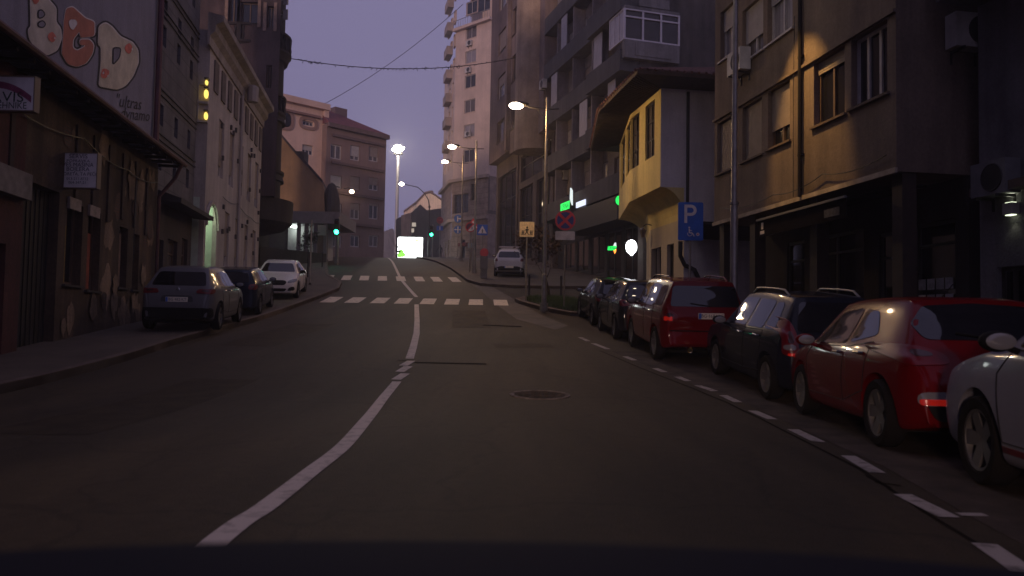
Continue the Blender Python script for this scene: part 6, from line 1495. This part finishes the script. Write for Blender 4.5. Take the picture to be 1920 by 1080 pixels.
    def seam(s, pts, dirn, closed=False, r=.006, name='panel_gap', parent=None):
        P = []
        for p, q in zip(pts, pts[1:]):
            p, q = Vector(p), Vector(q); k = max(1, int((q-p).length/.08)); P += [p+(q-p)*j/k for j in range(k)]
        P.append(Vector(pts[-1])); W_ = []
        for p in P:
            if dirn in ('L', 'R'): sg = 1 if dirn == 'L' else -1; h = s.bvh.ray_cast(Vector((p.x-s.ra, sg*3, p.y)), Vector((0, -sg, 0)))[0]
            else: h = s.bvh.ray_cast(Vector((-3-s.ra, p.x, p.y)), Vector((1, 0, 0)))[0]
            if h: W_.append(h)
        if len(W_) > 1: a = MB(); a.tube(W_, r, 5); return a
    def doors(s, spec):
        for sd in ('L', 'R'):
            for (pts, hx, hz) in spec:
                a = s.seam(pts+[pts[0]], sd)
                d = a.build('door', SEAM, s.t, local=True)
                h = MB(); sg = 1 if sd == 'L' else -1; q = s.bvh.ray_cast(Vector((hx-s.ra, sg*3, hz)), Vector((0, -sg, 0)))[0]
                h.tube([q+Vector((-.11, sg*.0, 0)), q+Vector((-.09, sg*.03, .003)), q+Vector((.08, sg*.03, .006)), q+Vector((.1, 0, .006))], .014, 6); h.build('handle', s.hm, d, smooth=True, local=True)
    hm = CHROME
    def mirror(s, x, z, m=None):
        for sd in (1, -1):
            q = s.bvh.ray_cast(Vector((x-s.ra, sd*3, z)), Vector((0, -sd, 0)))[0]
            a = MB(); a.ell(q+Vector((.02, sd*.13, .07)), .07, .12, .075); a.tube([q, q+Vector((.01, sd*.07, .03))], .025, 6); k = a.build('wing_mirror', m or s.pm, s.t, smooth=True, local=True)
            a = MB(); c = q+Vector((-.045, sd*.13, .07)); a.ell(c, .012, .10, .058); a.build('mirror_glass', LAMPC, k, smooth=True, local=True)
    def plate(s, y, z, txt, end='rear', wd=.52, recess=True):
        sg = -1 if end == 'rear' else 1
        o = Vector((-3-s.ra if end == 'rear' else s.L+3-s.ra, y, z)); h = s.bvh.ray_cast(o, Vector((-sg, 0, 0)))[0]; h2 = s.bvh.ray_cast(o+Vector((0, .24, .0)), Vector((-sg, 0, 0)))[0]
        x = h.x+sg*.03; a = MB(); a.box(min(x, h.x-sg*.05), y-wd/2, z-.06, max(x, h.x-sg*.05), y+wd/2, z+.06); p = a.build('number_plate', PLATE, s.t, local=True)
        a = MB(); xx = x+sg*.003; a.box(min(xx, x), y-sg*-wd/2*1-(0 if sg < 0 else .0)-.0, z-.055, max(xx, x), y-sg*-wd/2+sg*-.0+.0, z+.055)
        a = MB(); yy = y+(wd/2-.055 if end == 'rear' else -wd/2+.005); a.box(min(x, xx), yy, z-.055, max(x, xx), yy+.05, z+.055); a.build('blue_band', BLUE, p, local=True)
        if txt:
            M = Matrix.Translation((x+sg*.004, y-(.02 if end == 'rear' else -.02), z)) @ (Matrix(((0, 0, -1, 0), (-1, 0, 0, 0), (0, 1, 0, 0), (0, 0, 0, 1))) if end == 'rear' else Matrix(((0, 0, 1, 0), (1, 0, 0, 0), (0, 1, 0, 0), (0, 0, 0, 1))))
            lettering(txt, .10, PLINK, p, M, sx=.92)
        return p
    def rails(s, x0, x1, h=.06, m=None):
        for sd in (1, -1):
            pts = []
            for k in range(9):
                x = x0+(x1-x0)*k/8; w = s.half(x)-.06
                for yy in [w-.30+.01*j for j in range(-20, 20)]: pass
                q = s.bvh.ray_cast(Vector((x-s.ra, sd*(s.railw), 4)), Vector((0, 0, -1)))[0]
                pts.append(q+Vector((0, 0, h if 0 < k < 8 else 0)))
            a = MB(); a.tube(pts, .018, 6); a.build('roof_rail', m or CHROME, s.t, smooth=True, local=True)
    railw = .52
    def wiper(s, y, z): 
        a = MB(); p = [s.bvh.ray_cast(Vector((-3-s.ra, yy, zz)), Vector((1, 0, 0)))[0]+Vector((-.02, 0, 0)) for yy, zz in ((y, z), (y+.2, z+.02), (y+.4, z+.05))]; a.tube(p, .01, 5); a.build('rear_wiper', UNDER, s.t, local=True)
    def common(s, win, rearwin, shield, tails, lowbump=None):
        for sd in ('L', 'R'):
            for w in win: s.patch('side_window', w, sd, CARGLASS)
        s.patch('rear_window', rearwin, 'rear', CARGLASS, rings=9); s.patch('windscreen', shield, 'front', CARGLASS, rings=9)
        for sg in (1, -1):
            for tl in tails:
                s.patch('tail_light', [(sg*y, z) for y, z in tl], 'rear', TAIL, .014)
                cy, cz = sum(p[0] for p in tl)/len(tl), sum(p[1] for p in tl)/len(tl)
                s.patch('reversing_lens', [(sg*(cy+(y-cy)*.42), cz+(z-cz)*.34+.012) for y, z in tl], 'rear', LAMPD, .020)

def hatch_prof(L, H, hood=.95, tail=.88, rw=.55, hs=.95): # generic two-box
    return [(0, .34), (.02, .48), (.05, .66), (.09, tail-.06), (.17, tail+.07), (.30, tail+.22), (rw, H-.10), (rw+.28, H-.02), (L*.40, H), (L*.53, H-.03), (L*.585, H-.10), (L*.70, hs+.06), (L*.745, hs), (L*.88, hs-.11), (L*.955, hs-.24), (L*.985, .56), (L-.01, .46), (L, .34)]
def angle_of(d): return R(d)

# ---- red hatchback
c = Car('red_hatchback', 'red hatchback with a wide curved rear window, just ahead of the white car', paint('paint_red', (.13, .002, .004)), 4.20, 1.80, hatch_prof(4.2, 1.50, tail=.86, rw=.62, hs=.98), .93, (.72, 3.34), .33, yaw=R(-5), loc=(4.48, 7.6), plan=.11, lift=.004, belt_rise=-.05)
c.common([[(.98, 1.09), (1.62, .99), (1.62, 1.37), (1.25, 1.34)], [(1.70, .985), (2.75, .96), (2.30, 1.34), (1.70, 1.385)]],
         [(-.60, 1.06), (.60, 1.06), (.66, 1.20), (.50, 1.385), (0, 1.415), (-.50, 1.385), (-.66, 1.20)], [(-.66, 1.06), (.66, 1.06), (.52, 1.37), (-.52, 1.37)],
         [[(.44, .84), (.80, .82), (.84, .93), (.80, 1.02), (.66, 1.0), (.46, .93)]])
c.patch('tailgate_gap', [(-.56, .60), (.56, .60), (.60, .80), (-.60, .80)], 'rear', c.pm, .004)
c.patch('rear_diffuser', [(-.62, .335), (.62, .335), (.70, .50), (-.70, .50)], 'rear', UNDER, .008)
for sg in (1, -1):
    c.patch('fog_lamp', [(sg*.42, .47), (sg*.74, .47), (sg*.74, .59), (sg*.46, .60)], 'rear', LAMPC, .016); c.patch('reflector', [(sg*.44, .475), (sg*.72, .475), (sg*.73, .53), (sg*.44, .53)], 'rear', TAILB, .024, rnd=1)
c.doors([([(1.05, .52), (1.66, .36), (1.66, .95), (1.0, 1.02)], 1.22, .90), ([(1.66, .36), (2.95, .36), (3.0, .80), (2.80, .95), (1.66, .95)], 1.85, .885)])
c.mirror(2.68, .93); c.plate(0, .73, ''); c.wiper(-.1, 1.08)
a = MB(); a.tube([(.55-.0, 0, 1.49), (.30, 0, 1.62)], .006, 5); a.build('aerial', UNDER, c.t, local=True)
# ---- dark estate with rails
c = Car('dark_estate', 'black blue estate car with silver roof rails between two red cars', paint('paint_black_blue', (.012, .014, .022)), 4.25, 1.78,
        [(0, .36), (.02, .5), (.05, .68), (.08, .86), (.14, 1.0), (.25, 1.2), (.42, 1.50), (.65, 1.58), (1.6, 1.61), (2.35, 1.57), (2.55, 1.49), (3.02, 1.06), (3.2, 1.0), (3.8, .92), (4.05, .78), (4.18, .6), (4.24, .46), (4.25, .36)], .97, (.72, 3.32), .33, yaw=R(1.5), loc=(4.70, 11.75), plan=.08, lift=.004)
c.common([[(.55, 1.06), (.95, 1.04), (.95, 1.46), (.70, 1.46)], [(1.02, 1.04), (1.72, 1.03), (1.72, 1.49), (1.02, 1.47)], [(1.79, 1.03), (2.88, 1.03), (2.45, 1.47), (1.79, 1.49)]],
         [(-.62, 1.06), (.62, 1.06), (.52, 1.48), (-.52, 1.48)], [(-.66, 1.1), (.66, 1.1), (.54, 1.5), (-.54, 1.5)], [[(.62, .72), (.82, .72), (.80, 1.10), (.70, 1.28), (.62, 1.0)]])
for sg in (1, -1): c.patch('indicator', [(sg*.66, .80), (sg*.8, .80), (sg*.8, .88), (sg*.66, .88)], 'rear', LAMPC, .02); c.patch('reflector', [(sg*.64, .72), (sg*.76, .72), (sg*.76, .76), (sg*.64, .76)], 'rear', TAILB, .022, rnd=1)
c.doors([([(.98, .40), (1.75, .36), (1.75, 1.0), (.98, 1.02)], 1.15, .93), ([(1.75, .36), (2.95, .36), (2.98, .9), (2.85, 1.0), (1.75, 1.0)], 1.92, .92)])
c.railw = .53; c.rails(.7, 2.3, .075, mat('rail_alloy', (.22, .22, .23), rough=.45, metal=.6)); c.mirror(2.78, .98, UNDER); c.plate(0, .72, '')
# ---- red SUV
c = Car('red_suv', 'red off-roader with a pale number plate and a chrome exhaust', paint('paint_dark_red', (.13, .003, .005)), 4.40, 1.82,
        [(0, .42), (.02, .55), (.05, .72), (.06, .95), (.10, 1.08), (.18, 1.3), (.30, 1.62), (.50, 1.69), (1.6, 1.73), (2.5, 1.69), (2.7, 1.60), (3.05, 1.2), (3.2, 1.12), (3.9, 1.05), (4.2, .92), (4.33, .72), (4.39, .56), (4.40, .42)], 1.08, (.80, 3.36), .355, zb=.28, tumble=.33, yaw=R(2), loc=(3.88, 16.35), plan=.07, lift=.004)
c.common([[(.42, 1.16), (.95, 1.14), (.95, 1.57), (.55, 1.58)], [(1.02, 1.14), (1.78, 1.13), (1.78, 1.60), (1.02, 1.58)], [(1.86, 1.13), (2.95, 1.13), (2.58, 1.58), (1.86, 1.60)]],
         [(-.72, 1.16), (.72, 1.16), (.64, 1.58), (-.64, 1.58)], [(-.7, 1.22), (.7, 1.22), (.58, 1.6), (-.58, 1.6)], [[(.56, .86), (.84, .86), (.86, 1.06), (.76, 1.10), (.58, 1.02)]])
for sg in (1, -1): c.patch('painted_brake_glint', [(sg*.68, .87), (sg*.82, .87), (sg*.82, .96), (sg*.68, .96)], 'rear', TAILB, .022, rnd=1)
a = MB(); a.tube(c.seam([(-.74, .68), (.74, .68)], 'rear').v[:1] and [Vector((-.78, -.74, .68)), Vector((-.80, 0, .68)), Vector((-.78, .74, .68))], .012, 5); a.build('bumper_line', UNDER, c.t, local=True)
c.doors([([(1.0, .46), (1.82, .42), (1.82, 1.11), (1.0, 1.12)], 1.15, 1.02), ([(1.82, .42), (3.0, .42), (3.05, .95), (2.95, 1.11), (1.82, 1.11)], 1.98, 1.01)])
c.railw = .58; c.rails(.6, 2.4, .06, c.pm); c.mirror(2.85, 1.09, UNDER); c.plate(-.1, .98, 'BG·1684-KS'); c.wiper(-.1, 1.18)
a = MB(); M = Matrix.Translation((-.80, .33, .30)) @ Matrix.Rotation(R(90), 4, 'Y'); a.lathe([(.045, -.02), (.055, -.03), (.06, .0), (.055, .2)], 16, M); a.build('exhaust', mat('exhaust_chrome', (.7, .55, .3), rough=.2, metal=1), c.t, smooth=True, local=True)
a = MB(); a.tube([Vector((-.45, -.1, 1.68)), Vector((-.65, -.1, 1.80))], .006, 5); a.build('aerial', UNDER, c.t, local=True)
# ---- two dark cars further on
c = Car('dark_compact', 'dark grey compact car parked directly beyond the red off-roader', paint('paint_charcoal', (.022, .022, .025)), 4.2, 1.78, hatch_prof(4.2, 1.58, tail=.95, rw=.55, hs=1.02), .99, (.72, 3.30), .33, yaw=R(2), loc=(3.60, 20.75), plan=.10, lift=.004)
c.common([[(.85, 1.12), (1.65, 1.06), (1.65, 1.46), (1.1, 1.43)], [(1.72, 1.05), (2.75, 1.03), (2.32, 1.43), (1.72, 1.47)]], [(-.6, 1.12), (.6, 1.12), (.52, 1.45), (-.52, 1.45)], [(-.64, 1.12), (.64, 1.12), (.52, 1.46), (-.52, 1.46)], [[(.52, .92), (.80, .90), (.80, 1.06), (.66, 1.08)]])
c.doors([([(1.0, .50), (1.68, .38), (1.68, 1.02), (1.0, 1.06)], 1.2, .96), ([(1.68, .38), (2.95, .38), (2.98, .9), (2.8, 1.02), (1.68, 1.02)], 1.86, .95)]); c.mirror(2.7, 1.0); c.plate(0, .76, '')
c = Car('black_hatchback', 'black hatchback with bright red tail light, farthest in the right hand row', paint('paint_black', (.010, .010, .012)), 4.15, 1.76, hatch_prof(4.15, 1.49, tail=.88, rw=.62, hs=.97), .93, (.72, 3.28), .325, yaw=R(4), loc=(3.42, 25.0), plan=.10, lift=.004)
c.common([[(.95, 1.06), (1.62, .99), (1.62, 1.36), (1.2, 1.33)], [(1.70, .985), (2.7, .965), (2.28, 1.33), (1.70, 1.38)]], [(-.6, 1.04), (.6, 1.04), (.5, 1.36), (-.5, 1.36)], [(-.64, 1.05), (.64, 1.05), (.52, 1.36), (-.52, 1.36)], [[(.48, .84), (.80, .80), (.82, .98), (.66, 1.0)]])
c.doors([([(1.0, .5), (1.66, .36), (1.66, .95), (1.0, 1.0)], 1.2, .9), ([(1.66, .36), (2.9, .36), (2.95, .82), (2.75, .95), (1.66, .95)], 1.84, .89)]); c.mirror(2.62, .94); c.plate(0, .72, '')
# ---- white car at the right edge
c = Car('white_hatchback', 'white car with a dark red sill stripe, cut off at the right picture edge', paint('paint_white', (.24, .24, .29)), 4.2, 1.78, hatch_prof(4.2, 1.56, tail=.95, rw=.6, hs=1.05), 1.0, (.72, 3.30), .33, yaw=R(-8), loc=(4.02, 3.2), plan=.10, lift=.004)
c.common([[(.95, 1.12), (1.62, 1.07), (1.62, 1.44), (1.2, 1.41)], [(1.70, 1.06), (2.78, 1.04), (2.30, 1.41), (1.70, 1.45)]], [(-.6, 1.05), (.6, 1.05), (.52, 1.36), (-.52, 1.36)], [(-.64, 1.14), (.64, 1.14), (.52, 1.44), (-.52, 1.44)], [[(.52, .9), (.8, .88), (.8, 1.02), (.62, 1.02)]])
for sd in ('L', 'R'): c.patch('sill_stripe', [(1.1, .30), (2.92, .30), (2.92, .345), (1.1, .345)], sd, mat('stripe_dark_red', (.14, .008, .02), rough=.4), .006, rnd=0)
c.doors([([(1.0, .5), (1.66, .37), (1.66, 1.02), (1.0, 1.0)], 1.2, .9), ([(1.66, .37), (2.9, .37), (2.95, .85), (2.78, 1.02), (1.66, 1.02)], 1.84, .89)]); c.mirror(2.72, 1.01, UNDER)
# ---- left side: grey car seen from behind, blue saloon, white saloon facing us
gl_ = 'cars parked on the left pavement'
c = Car('grey_hatchback', 'grey car with red tail lights and a dark lower bumper on the left pavement', paint('paint_grey', (.13, .125, .13), .4, .2), 4.3, 1.86,
        [(0, .40), (.02, .55), (.04, .72), (.10, .92), (.18, 1.08), (.40, 1.30), (.70, 1.54), (.95, 1.60), (1.8, 1.63), (2.4, 1.58), (2.6, 1.5), (3.05, 1.12), (3.2, 1.06), (3.8, .98), (4.1, .85), (4.24, .65), (4.29, .5), (4.3, .4)], 1.03, (.74, 3.36), .35, zb=.24, yaw=R(9), loc=(-8.42, 19.9), plan=.11, lift=.135, group=gl_)
c.common([[(1.0, 1.14), (1.65, 1.09), (1.65, 1.48), (1.25, 1.46)], [(1.72, 1.09), (2.9, 1.08), (2.48, 1.46), (1.72, 1.49)]], [(-.66, 1.14), (.66, 1.14), (.56, 1.48), (-.56, 1.48)], [(-.66, 1.18), (.66, 1.18), (.54, 1.5), (-.54, 1.5)], [[(.42, .96), (.84, .93), (.86, 1.06), (.48, 1.06)]])
c.patch('lower_bumper', [(-.84, .34), (.84, .34), (.84, .60), (-.84, .60)], 'rear', UNDER, .012, rings=8); c.patch('plate_recess', [(-.40, .74), (.40, .74), (.36, .90), (-.36, .90)], 'rear', mat('recess_grey', (.03, .03, .032), rough=.6), .006)
c.plate(0, .80, 'BG 482·KT'); c.mirror(2.8, 1.05, UNDER); c.doors([([(1.0, .5), (1.68, .4), (1.68, 1.06), (1.0, 1.1)], 1.2, 1.0), ([(1.68, .4), (3.0, .4), (3.05, .95), (2.9, 1.06), (1.68, 1.06)], 1.86, .99)])
a = MB(); q = c.bvh.ray_cast(Vector((-3-c.ra, 0, 1.04)), Vector((1, 0, 0)))[0]
for k in (0, 1): a.tube([q+Vector((-.012, -.05, -.015+.035*k)), q+Vector((-.018, 0, .015+.035*k)), q+Vector((-.012, .05, -.015+.035*k))], .008, 4)
a.build('badge', CHROME, c.t, local=True)
c = Car('dark_blue_saloon', 'dark blue car squeezed between the grey car and the white saloon', paint('paint_navy', (.012, .018, .035)), 4.1, 1.74, hatch_prof(4.1, 1.50, tail=.98, rw=.5, hs=.96), .97, (.7, 3.2), .32, yaw=R(9), loc=(-9.05, 25.2), plan=.10, lift=.135, group=gl_)
c.common([[(.75, 1.08), (1.55, 1.03), (1.55, 1.38), (1.0, 1.36)], [(1.62, 1.03), (2.6, 1.0), (2.22, 1.35), (1.62, 1.39)]], [(-.56, 1.08), (.56, 1.08), (.5, 1.38), (-.5, 1.38)], [(-.62, 1.06), (.62, 1.06), (.5, 1.37), (-.5, 1.37)], [[(.54, .86), (.80, .84), (.80, 1.02), (.58, 1.02)]])
c.mirror(2.55, .98); c.plate(0, .72, ''); c.doors([([(.95, .5), (1.58, .38), (1.58, 1.0), (.95, 1.04)], 1.15, .93), ([(1.58, .38), (2.8, .38), (2.85, .85), (2.6, 1.0), (1.58, 1.0)], 1.76, .92)])
c = Car('white_saloon', 'white saloon facing the camera at the head of the left row', paint('paint_white_warm', (.60, .56, .54)), 4.45, 1.80,
        [(0, .36), (.02, .5), (.06, .8), (.12, .95), (.5, 1.02), (.75, 1.08), (1.25, 1.34), (1.7, 1.43), (2.1, 1.44), (2.6, 1.39), (2.75, 1.33), (3.25, 1.0), (3.45, .94), (4.1, .80), (4.32, .68), (4.42, .52), (4.45, .34)], .93, (.95, 3.62), .335, yaw=R(189), loc=(-9.95, 33.9), plan=.10, lift=.135, group=gl_)
for sd in ('L', 'R'):
    for w in ([(1.35, 1.04), (1.95, 1.0), (1.95, 1.32), (1.6, 1.30)], [(2.02, .99), (3.05, .96), (2.6, 1.28), (2.02, 1.33)]): c.patch('side_window', w, sd, CARGLASS)
c.patch('windscreen', [(-.68, 1.03), (.68, 1.03), (.54, 1.345), (-.54, 1.345)], 'front', CARGLASS, rings=9); c.patch('rear_window', [(-.6, 1.08), (.6, 1.08), (.5, 1.33), (-.5, 1.33)], 'rear', CARGLASS)
c.patch('grille', [(-.42, .58), (.42, .58), (.50, .70), (.40, .76), (-.40, .76), (-.50, .70)], 'front', UNDER, .010)
for sg in (1, -1):
    c.patch('headlight', [(sg*.52, .66), (sg*.82, .70), (sg*.84, .80), (sg*.70, .80), (sg*.54, .74)], 'front', LAMPC, .014); c.patch('air_intake', [(sg*.52, .36), (sg*.80, .38), (sg*.78, .54), (sg*.60, .50)], 'front', UNDER, .012)
c.patch('lower_grille', [(-.44, .34), (.44, .34), (.52, .46), (-.52, .46)], 'front', UNDER, .012)
q = c.bvh.ray_cast(Vector((c.L+3-c.ra, 0, .67)), Vector((-1, 0, 0)))[0]; a = MB(); M = Matrix.Translation(q+Vector((.02, 0, 0))) @ Matrix.Rotation(R(90), 4, 'Y'); a.lathe([(.06, 0), (.075, .008), (.075, -.02)], 20, M); a.build('badge', CHROME, c.t, local=True)
c.mirror(2.95, .96, UNDER); c.doors([([(1.3, .48), (1.98, .36), (1.98, .96), (1.3, 1.0)], 1.45, .88), ([(1.98, .36), (3.2, .36), (3.25, .85), (3.05, .95), (1.98, .96)], 2.15, .87)])
# ---- white crossover beyond the crossing
c = Car('white_crossover', 'white crossover with roof bars parked on the far pavement beyond the crossing', paint('paint_white_cool', (.52, .50, .52)), 4.1, 1.76,
        [(0, .42), (.02, .55), (.04, .72), (.07, .95), (.16, 1.1), (.32, 1.36), (.5, 1.50), (.75, 1.55), (1.7, 1.58), (2.35, 1.54), (2.5, 1.46), (2.95, 1.08), (3.1, 1.02), (3.75, .94), (3.95, .8), (4.05, .62), (4.09, .5), (4.1, .4)], 1.0, (.72, 3.3), .34, zb=.26, yaw=R(-1), loc=(-.18, 44.4), plan=.10, lift=.135, group='cars parked along the street')
c.common([[(.8, 1.1), (1.6, 1.07), (1.6, 1.44), (1.0, 1.43)], [(1.68, 1.07), (2.7, 1.05), (2.3, 1.42), (1.68, 1.45)]], [(-.62, 1.1), (.62, 1.1), (.56, 1.43), (-.56, 1.43)], [(-.64, 1.13), (.64, 1.13), (.52, 1.45), (-.52, 1.45)], [[(.62, .90), (.82, .88), (.82, 1.06), (.66, 1.06)]])
c.patch('lower_bumper', [(-.82, .38), (.82, .38), (.80, .52), (.5, .62), (-.5, .62), (-.80, .52)], 'rear', UNDER, .012, rings=8); c.plate(0, .58, ''); c.railw = .5; c.rails(.6, 2.2, .05, UNDER); c.mirror(2.6, 1.02, UNDER)
a = MB(); 
for x in (.5, 1.2): a.tube([Vector((x-.3, -.62, 1.66)), Vector((x-.3, .62, 1.66))], .025, 6)
a.build('roof_bar', mat('bar_alloy', (.5, .42, .36), rough=.4, metal=.5), c.t, local=True)
# ---- bonnet of the car the picture is taken from
t = thing('camera_car', 'dark navy car bonnet along the bottom edge of the picture', 'car', (0, 0, 0))
a = MB(); N = 28; rows = [(.45, .87), (.75, .892), (.95, .884), (1.05, .858), (1.2, .795), (1.45, .66), (1.62, .52), (1.68, .38)]
for y, z in rows:
    for k in range(N+1):
        x = -.98+1.96*k/N; e = abs(x)/.98; a.v.append(Vector((x*(1-.06*max(0, y-1)), y-.10*e**2*(y > .9), z-.028*e**2-.10*max(0, e-.86)/.14)))
for i in range(len(rows)-1):
    for k in range(N): a.f.append((i*(N+1)+k, i*(N+1)+k+1, (i+1)*(N+1)+k+1, (i+1)*(N+1)+k))
nv = len(a.v); a.v += [v-Vector((0, 0, .09)) for v in a.v[:nv]]
a.f += [tuple(j+nv for j in reversed(f)) for f in a.f[:]]
M1 = N+1; b_ = [i for i in range(M1)]+[r*M1+N for r in range(1, len(rows))]+[(len(rows)-1)*M1+k for k in range(N-1, -1, -1)]+[r*M1 for r in range(len(rows)-2, 0, -1)]
a.f += [(b_[i], b_[(i+1) % len(b_)], b_[(i+1) % len(b_)]+nv, b_[i]+nv) for i in range(len(b_))]
a.build('bonnet', mat('bonnet_navy', (.013, .013, .021), rough=.85, spec=.15), t, smooth=True)

# ---- thin evening haze filling the street
hz = MB(); hz.box(-112, -46, -1, 112, 330, 60)
o = hz.build('haze', None); tag(o, 'thin violet evening haze filling the street', 'haze', kind='stuff')
hm_ = bpy.data.materials.new('haze_air'); hm_.use_nodes = True; nt = hm_.node_tree; nt.nodes.remove(nt.nodes['Principled BSDF'])
pv = nt.nodes.new('ShaderNodeVolumePrincipled'); pv.inputs['Color'].default_value = (.80, .78, .88, 1); pv.inputs['Density'].default_value = HAZE; pv.inputs['Anisotropy'].default_value = .3
nt.links.new(pv.outputs[0], nt.nodes['Material Output'].inputs['Volume']); o.data.materials.append(hm_)
